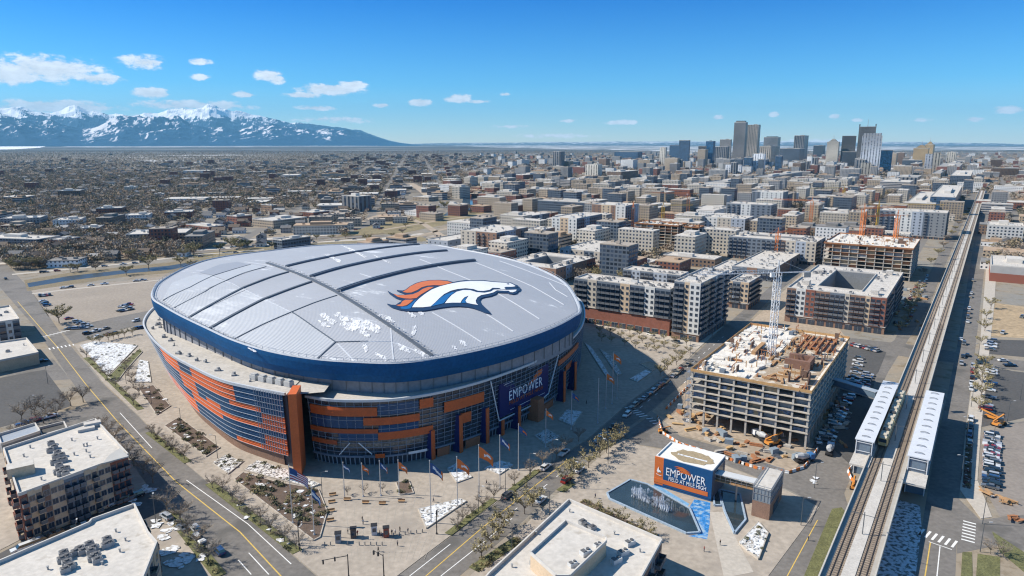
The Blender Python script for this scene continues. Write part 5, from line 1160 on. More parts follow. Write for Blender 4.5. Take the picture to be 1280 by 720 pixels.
# ================================================================ building under construction
conc = M('raw_concrete', (.42,.39,.35), .9, .18, .4, fine=6); slabm = M('slab_edge', (.48,.42,.34), .9, .15, .6)
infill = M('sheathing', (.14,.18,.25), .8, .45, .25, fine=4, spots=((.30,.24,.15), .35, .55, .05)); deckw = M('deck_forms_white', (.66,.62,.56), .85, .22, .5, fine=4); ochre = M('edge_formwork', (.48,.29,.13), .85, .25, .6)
def frame_site(Ax, base, top, Cx, Bx, label, nf, bayC, bayB, LB=None, LC=None, podium=0, clutter=60, rustf=False, core=True, pole=0):
    A, h, LB, LC = footprint(Ax, base, top, Cx, Bx, LB, LC); e = empty('construction_building', (*A, 0), RZ, label=label, cat='construction site building')
    z0 = podium or h/(nf+1); zs = [z0+(h-z0)*k/(nf-1) for k in range(nf)]
    for i, z in enumerate(zs):
        last = i == nf-1; mb = MB().box(-.6,-.6,z-.32,LB+.6,LC+.6,z, 0)
        mb.add([(-.6,-.6,z+.004),(LB+.6,-.6,z+.004),(LB+.6,LC+.6,z+.004),(-.6,LC+.6,z+.004)], [(0,1,2,3)], 1)
        mb.build('slab', [rust if (rustf and i >= nf-3) else slabm, deckw if last else conc], e)
        if i < nf-1:
            z2 = zs[i+1]
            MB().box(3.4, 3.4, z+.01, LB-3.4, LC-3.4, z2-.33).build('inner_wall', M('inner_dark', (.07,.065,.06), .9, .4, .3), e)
            ri = random.Random(i*7+int(Ax))
            for (L_x, fc, bw_) in ((LC, 'C', bayC), (LB, 'B', bayB)):
                nb_ = max(2, int(L_x/bw_)+1)-1
                for k_ in range(nb_):
                    q = ri.random(); a_ = L_x*k_/nb_+.5; b2 = L_x*(k_+1)/nb_-.5
                    if q < .28: continue
                    m_ = (infill if not rustf else rust) if q < .62 else (M('site_tan_board', (.36,.27,.17), .9, .25, .4) if q < .82 else M('site_grey_board', (.30,.30,.30), .9, .2, .4)); zt_x = z2-.33 if q > .4 else z+1.2
                    d0 = ri.uniform(.5, 2.2)
                    if fc == 'C': MB().box(d0, a_, z+.01, d0+.15, b2, zt_x).build('bay_panel', m_, e)
                    else: MB().box(a_, d0, z+.01, b2, d0+.15, zt_x).build('bay_panel', m_, e)
    n1, n2 = max(2, int(LC/bayC)+1), max(2, int(LB/bayB)+1); cw = .35
    for k in range(n1):
        y = LC*k/(n1-1); MB().box(-cw,-cw,0,cw,cw,h-.4).build('column', conc, e, (.1, y, 0)); 
    for k in range(1, n2): x = LB*k/(n2-1); MB().box(-cw,-cw,0,cw,cw,h-.4).build('column', conc, e, (x, .1, 0))
    for k in range(1, n1): MB().box(-cw,-cw,0,cw,cw,zs[0]-.3).build('column', conc, e, (LB*.2, LC*k/n1, 0))
    # edge protection on the top deck
    for (a, b_) in (((-.6,-.6),(LB+.6,-.6)), ((-.6,-.6),(-.6,LC+.6)), ((LB+.6,-.6),(LB+.6,LC+.6)), ((-.6,LC+.6),(LB+.6,LC+.6))):
        MB().bar((*a, h+.55), (*b_, h+.55), .18, 1.1).build('edge_barrier', ochre if not rustf else rust, e)
    r = random.Random(int(Ax)); 
    for k in range(clutter):
        x = r.uniform(1.5, LB-1.5); y = r.uniform(1.5, LC-1.5); f = y/LC; t = r.random(); l = r.uniform(1.2, 5.5)
        if f > .5 and t < .62: m_ = deckw; nm = 'formwork_table'; s = (l+1, r.uniform(2, 4.5), r.uniform(.3, 1.3))
        elif t < .5: m_ = wood; nm = 'lumber_stack'; s = (l+1.5, r.uniform(.3, 1.4), r.uniform(.3, .9))
        elif t < .7: m_ = rust; nm = 'rebar_bundle'; s = (l+1, .5, r.uniform(.3, 1.6))
        elif t < .86: m_ = M('core_wall', (.16,.10,.075), .9, .2, .5); nm = 'wall_form'; s = (r.uniform(1.5, 4), .35, r.uniform(1.6, 3.4))
        else: m_ = slate if r.random() < .4 else conc; nm = 'material_crate'; s = (r.uniform(1, 2.6), r.uniform(1, 2), r.uniform(.6, 1.6))
        o = MB().box(-s[0]/2,-s[1]/2,0,s[0]/2,s[1]/2,s[2]).build(nm, m_, e, (x, y, h+.01), r.choice((0, 0, pi/2, r.uniform(-.3,.3))))
    # loose upright stubs, props and rails standing above the deck
    for k in range(clutter//3):
        x = r.uniform(1, LB-1); y = r.uniform(1, LC-1); hh = r.uniform(1.2, 3.6); mb = MB(); mb.bar((0,0,0),(0,0,hh),.3)
        if k % 3 == 0: mb.bar((0,0,hh),(r.uniform(2,6),0,hh),.25); mb.bar((r.uniform(2,5),0,0),(r.uniform(2,5),0,hh),.2)
        mb.build('column_stub', (rust, wood, ochre)[k % 3], e, (x, y, h+.01), r.choice((0, pi/2)))
    return e, h, LB, LC
ec, hc, LBc, LCc = frame_site(1006, 562, 491, 866, 1060, 'large open concrete frame under construction with timber edged deck, by the road opposite the stadium', 7, 5.4, 6.2, podium=6.4, clutter=190)
# central opening with crane foot, and tall core walls
MB().box(LBc*.42,LCc*.52,hc,LBc*.62,LCc*.56,hc+1.4).box(LBc*.42,LCc*.66,hc,LBc*.62,LCc*.70,hc+1.4).box(LBc*.42,LCc*.56,hc+.01,LBc*.62,LCc*.66,hc+.03,1).build('shaft_opening', [wood, M('dark_opening', (0,0,0))], ec)
MB().box(LBc*.30,LCc*.12,hc,LBc*.42,LCc*.15,hc+3.6).box(LBc*.30,LCc*.15,hc,LBc*.32,LCc*.34,hc+3.6).box(LBc*.40,LCc*.15,hc,LBc*.42,LCc*.34,hc+3.6).build('core_formwork', M('core_form', (.22,.12,.085), .85, .2, .5), ec)
mb = MB(); 
for k in range(6): mb.box(LBc*.66,LCc*(.08+.055*k),hc,LBc*.93,LCc*(.085+.055*k)+.5,hc+1.0)
mb.build('beam_stack', rust, ec)
MB().box(.8,.8,hc+.012,LBc-.8,LCc*.5,hc+.035).build('timber_deck', M('deck_tan', (.36,.28,.20), .9, .25, .5, fine=4, spots=((.55,.50,.43), .3, .55, .04)), ec)
# scaffold stair at the left end
mb = MB()
for z in range(0, 22, 3): mb.box(-.2,LCc+.8,z,3,LCc+2.4,z+.15); 
for x in (-.1, 2.9):
    for y in (LCc+.9, LCc+2.3): mb.bar((x,y,0),(x,y,22),.12)
mb.build('scaffold_stair', steel, ec)
frame_site(1136, 352, 312, 1031, 1150, 'rust edged concrete frame with many thin floors beside the viaduct street', 8, 6.5, 7, podium=3.6, clutter=90, rustf=True)
frame_site(846, 313, 283, 794, 858, 'red scaffolded concrete frame with orange top deck in the middle distance', 8, 6, 6, LB=26, podium=3, clutter=50, rustf=True)
frame_site(872, 316, 285, 856, 879, 'narrow red frame tower standing against the scaffolded frame', 8, 5, 6, LB=14, podium=3, clutter=14, rustf=True)

# ---------------------------------------------------------------- tower cranes
def crane(px, base, top, jib_px, col, label, w=1.8, jz=None, hookx=None, cab=True, baseZ=0, ang=None, jl=45, cl=14):
    g = G(px, base, baseZ); h = 0
    lo, hi = 0., 300.
    for _ in range(40):
        m = (lo+hi)/2
        if proj(g[0], g[1], m)[1] > top: lo = m
        else: hi = m
    h = lo; cm = M('crane_'+col, dict(white=(.72,.73,.75), orange=(.62,.20,.06), yellow=(.55,.34,.05), blue=(.04,.16,.35))[col], .5, .1, .5)
    e = empty('tower_crane', (g[0], g[1], 0), ang or 0, label=label, cat='crane'); jh = h-5.2; mb = MB(); z = 0; tk = 1 if col == 'white' else 1.9; q = w/2
    for sx_ in (-q, q):
        for sy_ in (-q, q): mb.bar((sx_, sy_, 0), (sx_, sy_, jh), .22*tk)
    k = 0
    while z < jh-w:
        for a, b_ in (((-q,-q),(q,-q)), ((q,-q),(q,q)), ((q,q),(-q,q)), ((-q,q),(-q,-q))):
            mb.bar((*a, z), (*b_, z), .11*tk); p_, r_ = (a, b_) if k % 2 else (b_, a); mb.bar((*p_, z), (*r_, z+w), .12*tk)
        z += w; k += 1
    mb.build('mast', cm, e)
    mb = MB()
    for sx_ in (-.8, .8): mb.bar((sx_, 0, jh), (0, 0, h), .2)
    mb.bar((0,-.8,jh),(0,0,h),.18); mb.bar((0,.8,jh),(0,0,h),.18); mb.build('apex', cm, e)
    mb = MB(); x = 0
    while x < jl:
        x2 = min(x+2.2, jl); mb.bar((x,-.6,jh),(x2,-.6,jh),.14*tk); mb.bar((x,.6,jh),(x2,.6,jh),.14*tk); mb.bar((x,0,jh+1.2),(x2,0,jh+1.2),.14*tk); mb.bar((x,-.6,jh),(x2,0,jh+1.2),.09); mb.bar((x,.6,jh),(x2,0,jh+1.2),.09); mb.bar((x2,0,jh+1.2),(x2,.6,jh),.09); x = x2
    mb.bar((0,0,h),(jl*.7,0,jh+1.2),.07); mb.build('jib', cm, e)
    mb = MB(); mb.bar((0,-.6,jh),(-cl,-.6,jh),.16); mb.bar((0,.6,jh),(-cl,.6,jh),.16); mb.bar((0,0,h),(-cl+1,0,jh),.08)
    for k in range(6): mb.bar((-cl*k/6,-.6,jh),(-cl*(k+1)/6,.6,jh),.08)
    mb.build('counter_jib', cm, e); MB().box(-cl,-.9,jh-2.2,-cl+3,.9,jh-.1).build('counterweight', conc, e); MB().box(.9,-1.6,jh-2.0,2.6,-.4,jh-.1).build('cab', [white_p], e)
    MB().bar((jl*.55,0,jh),(jl*.55,0,jh-9),.05).box(jl*.55-.3,-.3,jh-10,jl*.55+.3,.3,jh-9).build('hook', steel, e)
    return e
crane(963.5, 452, 325, None, 'white', 'tall white lattice tower crane rising out of the concrete frame', w=2.2, ang=radians(188), jl=34, cl=14, baseZ=20)
crane(1076, 305, 254, None, 'orange', 'orange tower crane above the rust edged frame', w=3.0, ang=radians(20), jl=50, baseZ=18)
crane(970, 327, 284, None, 'orange', 'orange tower crane standing before the blue grey apartment block', w=2.8, ang=radians(35), jl=44)
crane(859, 281, 237, None, 'orange', 'orange tower crane behind the red scaffolded frame', w=3.6, ang=radians(170), jl=50)
crane(828, 283, 252, None, 'yellow', 'short yellow tower crane behind the red scaffolded frame', w=3.0, ang=radians(5), jl=40)
crane(1053, 263, 231, None, 'yellow', 'yellow tower crane among the trees near downtown', w=3.2, ang=radians(190), jl=62)
crane(1094, 300, 250, None, 'yellow', 'thin yellow tower crane with long jib over the trees beside the viaduct', w=1.8, ang=radians(-6), jl=70)

crane(1118, 309, 262, None, 'orange', 'second orange tower crane at the viaduct end of the rust edged frame', w=2.6, ang=radians(200), jl=42, baseZ=18)
crane(790, 300, 252, None, 'orange', 'orange tower crane left of the red scaffolded frame', w=2.8, ang=radians(80), jl=44)
crane(1012, 290, 246, None, 'orange', 'orange tower crane behind the blue grey apartment block', w=3.0, ang=radians(150), jl=46)
# ================================================================ viaduct, station, train
RD = Vector((sin(radians(34.7)), cos(radians(34.7)), 0)); RN = Vector((RD.y, -RD.x, 0)); ZD = 7.0
a0 = Vector((*G(1027.5,720,ZD), 0)); b0 = Vector((*G(1092,720,ZD), 0)); RC0 = (a0+b0)/2; RWD = 10.8
RC0 = RC0-RD*40
def rl(s, o, z=0): p = RC0+RD*s+RN*o; return (p.x, p.y, z)
VL = 1700
via = empty('viaduct', (RC0.x, RC0.y, 0), pi/2-radians(34.7), label='long concrete light rail viaduct running to the skyline', cat='viaduct')
def lbox(mb, s0, s1, o0, o1, z0, z1, m=0): return mb.box(s0, -o1, z0, s1, -o0, z1, m)
vc = M('viaduct_concrete', (.46,.43,.385), .9, .10, .25, fine=5); trackbed = M('track_slab', (.28,.225,.175), .95, .2, .5, fine=5, stretch=(.2,1,1)); walk = M('walkway_concrete', (.50,.47,.43), .9, .12, .4, fine=5)
lbox(MB(), 0, VL, -RWD/2, RWD/2, ZD-1.4, ZD-.2).build('deck', vc, via)
for s in (-1, 1): lbox(MB(), 0, VL, *(sorted((s*RWD/2, s*(RWD/2+.35)))), ZD-1.0, ZD+1.0).build('parapet', vc, via)
for s in (-1, 1): lbox(MB(), 0, VL, *(sorted((s*1.45, s*4.4))), ZD-.2, ZD-.05).build('track_bed', trackbed, via)
lbox(MB(), 0, VL, -1.45, 1.45, ZD-.2, ZD+.12).build('centre_walkway', walk, via)
for s in (-1, 1): lbox(MB(), 0, VL, *(sorted((s*4.4, s*RWD/2))), ZD-.2, ZD+.05).build('side_walkway', M('side_walk', (.36,.34,.31), .9, .15, .4), via)
railm = M('rail_steel', (.09,.07,.06), .5, .15, .5, metal=.5)
for s in (-2.2, -3.65, 2.2, 3.65): lbox(MB(), 0, VL, s-.09, s+.09, ZD-.05, ZD+.14).build('rail', railm, via)
tie = M('sleeper', (.16,.13,.105), .9, .2, .6); mb = MB(); s = 0
while s < 330:
    for c in (-2.92, 2.92): lbox(mb, s, s+.32, c-1.25, c+1.25, ZD-.05, ZD+.03)
    s += 1.1
mb.build('sleepers', tie, via, kind='stuff')
for k in range(60): lbox(MB(), 18+k*28, 20+k*28, -1.6, 1.6, 0, ZD-1.4).build('pier', vc, via); 
for k in range(60): lbox(MB(), 17.6+k*28, 20.4+k*28, -4.6, 4.6, ZD-2.2, ZD-1.4).build('pier_cap', vc, via)
for k in range(36):
    s = 26+k*36; mb = MB(); mb.bar((s,0,ZD),(s,0,ZD+6.6),.22); mb.bar((s,-3.2,ZD+5.8),(s,3.2,ZD+5.8),.12); mb.build('catenary_mast', M('mast_dark', (.10,.11,.12), .6, .1, 1), via)
# station canopies
def canopy(label, corners, z, zplat):
    P = [Vector((*G(x, y, z), 0)) for x, y in corners]; c = sum(P, Vector())/4
    s = [(p-RC0).dot(RD) for p in P]; o = [(p-RC0).dot(RN) for p in P]; s0, s1 = (s[2]+s[3])/2, (s[0]+s[1])/2; o0, o1 = (o[0]+o[3])/2, (o[1]+o[2])/2
    e = empty('station_platform', rl(s0, o0), pi/2-radians(34.7), label=label, cat='station platform'); L = s1-s0; Wd = o1-o0
    mb = MB(); mb.box(0,-Wd,z-.35,L,0,z); mb.build('canopy_roof', M('canopy_white', (.60,.62,.66), .5, .06, .3, fine=6), e)
    for k in range(11):
        x = L*(k+.5)/11; mb = MB()
        for q in range(6): a = pi*q/6; a2 = pi*(q+1)/6; mb.bar((x, -Wd/2+cos(a)*Wd*.22, z+.02+sin(a)*.45), (x, -Wd/2+cos(a2)*Wd*.22, z+.02+sin(a2)*.45), .25)
        mb.build('roof_rib', M('rib_grey', (.27,.28,.30), .6, .1, .5), e)
    mb = MB()
    for x in [L*k/8 for k in range(9)]:
        for y in (-.6, -Wd+.6): mb.bar((min(max(x,.4),L-.4), y, zplat), (min(max(x,.4),L-.4), y, z-.35), .26)
    mb.build('canopy_posts', steel, e)
    MB().box(-9,-Wd,zplat-.6,L+3,-.1,zplat).build('platform', walk, e)
    MB().box(0,-Wd+.9,zplat,L*.9,-Wd+1.0,z-1.2).build('glass_screen', glass_l, e)
    # stair tower at the near end
    mb = MB()
    for x in (.2, 6.2):
        for y in (-.5, -Wd+.5): mb.bar((x,y,0),(x,y,z-.35),.3)
    for zz in (zplat-.4, zplat/2, zplat+1.2, z-1):
        mb.bar((.2,-.5,zz),(.2,-Wd+.5,zz),.2); mb.bar((.2,-.5,zz),(6.2,-.5,zz),.2); mb.bar((.2,-Wd+.5,zz),(6.2,-Wd+.5,zz),.2)
    mb.build('stair_frame', M('stair_frame_white', (.55,.57,.6), .5, .08, .5), e); MB().box(.5,-Wd+.7,0,6,-.7,z-.6).build('stair_glass', glass_l, e)
    mb = MB()
    for k in range(14): mb.box(6-k*.42,-Wd*.7,k*.5,6.6-k*.42,-Wd*.3,k*.5+.2)
    mb.build('stair_flight', conc, e)
    return e
canopy('white roofed station platform on the left side of the viaduct, nearest the concrete frame', [(1103.5,476),(1123,478),(1094,553),(1069,548)], 12.6, 7.3)
canopy('white roofed station platform on the right side of the viaduct', [(1158,487),(1180,492),(1163,577),(1135,567)], 12.6, 7.3)
# footbridge from the site to the platform
p = Vector((*G(1042,481,9.5), 9.5)); q = Vector((*G(1096,498,9.5), 9.5)); e = empty('footbridge', p, label='pale covered footbridge from the concrete frame to the station', cat='footbridge'); d = q-p
MB().bar((0,0,0), d, 3, .5).build('deck', steel, e); MB().bar((0,0,2.8), d+Vector((0,0,2.8)), 3.2, .3).build('roof', M('bridge_roof_grey', (.33,.38,.44), .5, .08, .5), e); MB().bar((0,0,1.4), d+Vector((0,0,1.4)), 2.8, 2.2).build('glazing', glass_l, e)
# tram on the left track
sp = (Vector((*G(1108,552,9.5), 0))-RC0).dot(RD); sq = (Vector((*G(1133,491,10), 0))-RC0).dot(RD)
tr_ = empty('tram', rl(sp, -3.05, ZD+.14), pi/2-radians(34.7), label='cream and gold light rail train stopped between the platforms', cat='train'); TL_ = max(20, sq-sp); nc = 3; tr_.scale = (1, 1.18, 1.05)
cream = M('tram_cream', (.62,.48,.22), .4, .1, .8); tgrey = M('tram_roof', (.52,.47,.38), .6, .15, .8)
for k in range(nc):
    x0 = TL_*k/nc+.25; x1 = TL_*(k+1)/nc-.25; mb = MB(); sec = [(-1.3,.5),(-1.35,1.2),(-1.35,3.0),(-1.0,3.5),(1.0,3.5),(1.35,3.0),(1.35,1.2),(1.3,.5)]
    b_ = 0; xs = [x0, x0+(.9 if k == 0 else .1), x1]; sc_ = [(.8 if k == 0 else 1), 1, 1]
    for x, s in zip(xs, sc_): mb.v += [(x, y*s, .5+(z-.5)*(.88 if s < 1 else 1)) for y, z in sec]
    for j in range(2):
        for i in range(8): a = j*8+i; c = j*8+(i+1) % 8; mb.f.append((a, c, c+8, a+8)); mb.m.append(1 if i in (3,) else 0)
    mb.f += [tuple(range(8))[::-1], tuple(range(16, 24))]; mb.m += [0, 0]; body = mb.build('carriage', [cream, tgrey], tr_)
    for s in (-1, 1): MB().box(x0+1.2, s*1.36-.02, 1.75, x1-.5, s*1.36+.02, 2.75).build('side_windows', glassm, body)
    for q_ in range(3): w_ = (x1-x0)/3; MB().box(x0+1.2+q_*w_*.9, -.8, 3.5, x0+1.2+q_*w_*.9+2.0, .8, 3.95).build('roof_unit', tgrey if q_ != 1 else M('dark_unit', (.06,.06,.06), .7, .1, 1), body)
MB().box(.02,-.95,1.7,.28,.95,2.8).build('windscreen', glassm, tr_); MB().box(.1,-1.0,.8,.2,-.7,1.05).build('headlight', white_p, tr_); MB().box(.1,.7,.8,.2,1.0,1.05).build('headlight', white_p, tr_)
# ================================================================ middle distance, named buildings
fm = {}
def F(k):
    d = dict(brick=((.24,.10,.07), {}), brown=((.25,.17,.12), {}), tan=((.42,.34,.25), {}), cream=((.55,.50,.42), {}), white=((.62,.62,.60), {}), grey=((.30,.30,.30), {}), slate=((.11,.14,.18), dict(wf=.75, hf=.6)), bglass=((.06,.10,.16), dict(wf=.86, hf=.7, glass=(.03,.07,.13))),
        rib=((.58,.54,.47), dict(wf=.35, hf=1.2, glass=(.2,.19,.18))), ribd=((.33,.29,.25), dict(wf=.4, hf=1.2, glass=(.10,.10,.10))), band=((.40,.38,.36), dict(wf=.98, hf=.45)), whiterib=((.72,.73,.75), dict(wf=.34, hf=1.2, glass=(.28,.31,.36))), mirror=((.03,.09,.18), dict(wf=.9, hf=.85, glass=(.02,.08,.17))), dark=((.05,.055,.065), dict(wf=.7, hf=.6)), gold=((.50,.36,.19), dict(wf=.5, hf=.5)), greyt=((.20,.20,.205), dict(wf=.45, hf=1.2)), greyb=((.27,.255,.245), dict(wf=.95, hf=.42)), white_s=((.68,.68,.67), dict(wf=.4, hf=.45)))
    if k == 'greybase': return FM('facade_greybase', (.42,.41,.40), wf=0, base=(.26,.09,.06), baseh=7)
    c, kw = d[k]; return FM('facade_'+k, c, **{**dict(bay=9 if k in ('rib','ribd','whiterib','greyt') else 3.6, flr=3.5), **kw})
MID = [ # Ax, base, top, Cx, Bx, facade, extra, label
(738,276,254,672,745,'slate',{}, 'long grey office block behind the pale tower block'),
(1042,278,262.5,1003,1045,'brick',dict(LB=30), 'red brick warehouse with balcony rows near the white tower'),
(1071,285,268,1025,1074,'cream',dict(LB=26), 'cream block with small square windows below the yellow crane'),
(1136,302,294,1080,1139,'white',dict(LB=24), 'long low white roofed hall with roof vents left of the grey block'),
(1192,269,247,1163,1203,'bglass',dict(), 'blue glass office block with a white roof edge beside the viaduct'),
(1160,266,255,1132,1175,'grey',dict(), 'low grey annex joined left of the blue glass office'),
(1136,242,228,1100,1142,'band',dict(), 'grey office block with horizontal window bands and dark right side'),
(1211.5,234,220,1188,1217,'slate',dict(), 'slate office block beside the far end of the viaduct'),
(1277,304,284,1235,1300,'white',dict(LB=40), 'brick and white apartment block at the right edge beyond the tan hall'),
(1310,358,338,1239,1330,'greybase',dict(LB=60,units=3), 'grey warehouse with red brick base and flat white roof at the right edge'),
(1277,243,234,1243,1290,'white_s',dict(LB=40), 'white apartment block right of the viaduct far end'),
(810.6,335.5,330,784,824,'brown',{}, 'low brown block with round roof fan behind the speckled wing'),
(893,336,325,829,915,'brown',dict(LB=20), 'long brick podium block beyond the low roofs'),
(1290,262,254,1220,1300,'brick',dict(LB=40), 'red roofed brick sheds at the right edge'),
(824,270,260,795,850,'slate',dict(), 'low slate office block behind the red scaffolded frame'),
(905,272,262,868,915,'slate',dict(LB=50), 'dark glazed low block with white roof between the cranes'),
(47,311,300,-30,51,'slate',dict(LB=30,th=radians(12)), 'blue glazed office row by the highway at far left'),
(79,310,300.5,58,82,'brick',dict(LB=24,th=radians(12)), 'brown brick block by the highway beside the glazed row'),
(158,305,294,149,232,'tan',dict(LC=46,th=radians(74)), 'long tan brick warehouse with white roof above the highway'),
(98,295,286,94,123,'brick',dict(LC=30,th=radians(72)), 'small red brick house block left of the long tan warehouse'),
(121,272,261,118,152,'brick',dict(LC=30,th=radians(72)), 'red brick school building among trees in the west'),
(67,286,276,55,100,'white_s',dict(LC=36,th=radians(70)), 'white and blue apartment block in the western trees'),
(2,286,274,-20,50,'grey',dict(LC=36,th=radians(70)), 'grey apartment block in the western trees at the frame edge'),
(157,279,270,150,186,'white_s',dict(LC=36,th=radians(70)), 'white terrace houses above the tan warehouse'),
(206,274,266,200,240,'brick',dict(LC=36,th=radians(70)), 'flat roofed brick block above the long tan warehouse'),
(73,249,239,70,100,'brown',dict(LC=40,th=radians(70)), 'brick topped hall with a roof box deep in the western trees'),
(156,241,234,132,169,'cream',dict(LC=40,th=radians(70)), 'cream flat roofed hall deep in the western trees'),
(192,248,243,186,204,'grey',dict(LC=30,th=radians(70)), 'small grey hall right of the cream hall'),
(342,286,276.5,315,384,'tan',dict(), 'tan three storey office with wide white roof and blue plant boxes'),
(297,280,271,283,315,'brick',dict(), 'orange brick block left of the tan office'),
(392,273,266,374,412,'brick',dict(), 'dark red brick block right of the tan office'),
(353,312,301,346,388,'slate',dict(LC=14), 'glass fronted restaurant with brick end wall just beyond the dome'),
(340,264,257,326,346,'brown',dict(), 'small brown block above the tan office'),
(449,265,246,427,464,'greyt',dict(), 'grey apartment tower standing alone above the highway'),
(492,249,239,485,500,'bglass',dict(), 'small blue office tower near the river'),
(262,292,284,232,280,'brick',dict(), 'low brick row between warehouse and tan office'),
(576,262,256,548,586,'grey',dict(), 'low office with flat roof by the river pool'),
(536,252,247,516,548,'tan',dict(), 'sandy coloured depot by the rail tracks'),
(522,270,265,505,540,'white_s',dict(), 'pale blue roofed shed near the river'),
(700,211,189.5,691,706,'greyt',dict(pent=False), 'tall slim grey tower standing alone left of downtown'),
(652,209,200,646,662,'white_s',dict(), 'pale small tower left of the slim grey tower'),
(747,222,206,732,753,'rib',dict(), 'beige ribbed apartment tower with rounded bays'),
(776,230,215,759,798,'brown',dict(), 'wide brown office block with dark right side'),
(821,222,211,799,827,'brick',dict(), 'brick office block right of the wide brown block'),
(791,212,200,776,797,'white_s',dict(), 'white slab block above the brown office'),
(712,238,225.5,700,732,'band',dict(), 'grey banded office block in front of the ribbed tower'),
(675,247,237,655,690,'grey',dict(), 'low grey concrete office near the dirt lots'),
(654,227,219,636,681,'brick',dict(), 'long brick depot left of the banded office'),
(822,234,224,788,830,'cream',dict(), 'cream office with three bays before the brick block'),
(730,219,209,715,733,'brick',dict(), 'brick block left of the beige ribbed tower'),
(723,210,202,708,725,'bglass',dict(), 'dark blue low block beside the slim grey tower'),
(761,208,201,748,765,'bglass',dict(), 'blue glass block in the gap left of the white slab'),
(797,199,190,768,803,'bglass',dict(pent=False), 'far blue framed twin block before the snowy plain'),
(812,210,200,798,818,'tan',dict(), 'tan slab block left of the cream tower'),
]
for a in MID: bmid(a[0], a[1], a[2], a[3], a[4], F(a[5]), a[7], **a[6])
# downtown
DT = [
(831,206,184.5,825,834,'rib','slim cream tower at the left end of downtown'),(846,214,198,831,850,'tan','low beige block below the cream tower'),(849,200,181.5,837,851,'bglass','blue glass twin tower behind the beige block'),
(860,212,175.5,849,863,'bglass','tall blue grey tower with lighter left face'),(882,205,183,873,883,'greyb','grey brown slab left of the bright blue tower'),(890,205,176.5,882.5,894.5,'mirror','bright mirror blue tower'),
(908,206,183.5,894,912,'greyt','broad dark grey office slab'),(912,204,174.5,900,915,'band','pale banded tower behind the dark slab'),(929,205,153,918,935,'greyb','tallest grey tower with cut off corners'),(945,202,156,934.5,951,'ribd','tall brown grey tower right of the tallest one'),
(962,209,183,949.5,975,'ribd','wide ribbed brown tower base with stepped crown'),(971,195,171.5,955,976,'greyb','stepped upper tower rising behind the ribbed base'),(998,206,186,975,1006,'slate','wide dark blue slab'),(1003,202,169.5,993,1011,'greyt','dark flat topped tower with grey left face'),
(954,216,192.5,941,957.5,'whiterib','white balcony tower in front of the skyline'),(939,216,197,930,942,'bglass','small blue tower left of the white balcony tower'),(926,214,199,914,929,'slate','low slate tower below the tallest one'),(926,218,206.5,907,928,'whiterib','low white apartment slab before the skyline'),
(906,226,213,886,910,'grey','pale concrete cube before the white apartment slab'),(1000,221,204,991,1007,'brown','brown block below the dark slab'),(1013,218,196,1009,1016,'white_s','slender white block right of the brown block'),(1020,216,197,1015.5,1023,'greyt','slender dark block beside the slender white one'),
(1028,196,182,1017,1032,'dark','black glass tower in the middle gap'),(1046,206,177.5,1034,1050,'cream','cream masonry tower with a small crown'),(1067,206,170,1053,1070.5,'greyb','pale grey tower with flat top'),(1072,209,190,1053,1074,'dark','dark office block below the pale grey tower'),
(1090,210,158.5,1074,1091.5,'band','tall pale tower with two corner fins'),(1098,219,170,1078,1100,'whiterib','tall white ribbed tower with curved crown'),(1113,216,188,1098,1116,'mirror','dark blue glass tower right of the white one'),(1087,223,204,1076,1089,'rib','beige slab at the foot of the white tower'),
(1073,226,211.5,1050,1077,'grey','wide grey concrete block before the white tower'),(1129,206,191,1120,1132,'brown','brown tower right of the blue glass one'),(1138,222,208,1117,1141,'tan','tan office block with flat roof'),(1151,212,200.5,1128,1153,'slate','long blue flat block'),
(1158,208,185.5,1142,1162,'gold','golden brown tower beside the small spired one'),(1164,206,181,1156,1169,'gold','golden tower with small spire'),(1165,217,192.5,1157,1168,'whiterib','grey and white striped tower'),(1173,219,191,1167,1175.5,'rib','pale beige slab tower'),
(1193,208,190.5,1184,1196,'rib','plain beige tower at the right end of downtown'),(1198,220,208.5,1171,1206,'brick','long dark red brick block'),(1199,210,204,1186,1212,'brick','red brick block behind the long one'),(1045,216,207,1024,1050,'brick','low brick hall with white roof line'),
(1146,234,222,1118,1152,'greyt','slate blue office with stepped roof'),(1212,205,196,1207,1222,'grey','far grey slab beyond the viaduct end'),(1252,209,200,1239,1262,'brown','brown courthouse block at far right'),(1272,222,211,1239,1285,'brown','brown terraced block at right edge'),
(1240,226,216,1238,1262,'grey','low grey block right of the viaduct end'),(960,234,222,940,990,'tan','beige block with long roof below the skyline'),(905,238,229,880,935,'cream','long low market hall with cream roof'),(885,233,223,866,900,'grey','low grey hall at the tree line'),
(985,228,218,968,1003,'grey','grey stone office below the dark slab'),(1022,235,226,1000,1032,'white_s','pale office with a white lift shaft'),(1096,232,222,1080,1102,'brick','brick loft block by the dark trees'),(1175,225,217,1165,1200,'tan','long tan mill building'),(868,222,214,845,880,'brown','low brown hall left of the concrete cube')]
GR = 'towers of the downtown skyline'
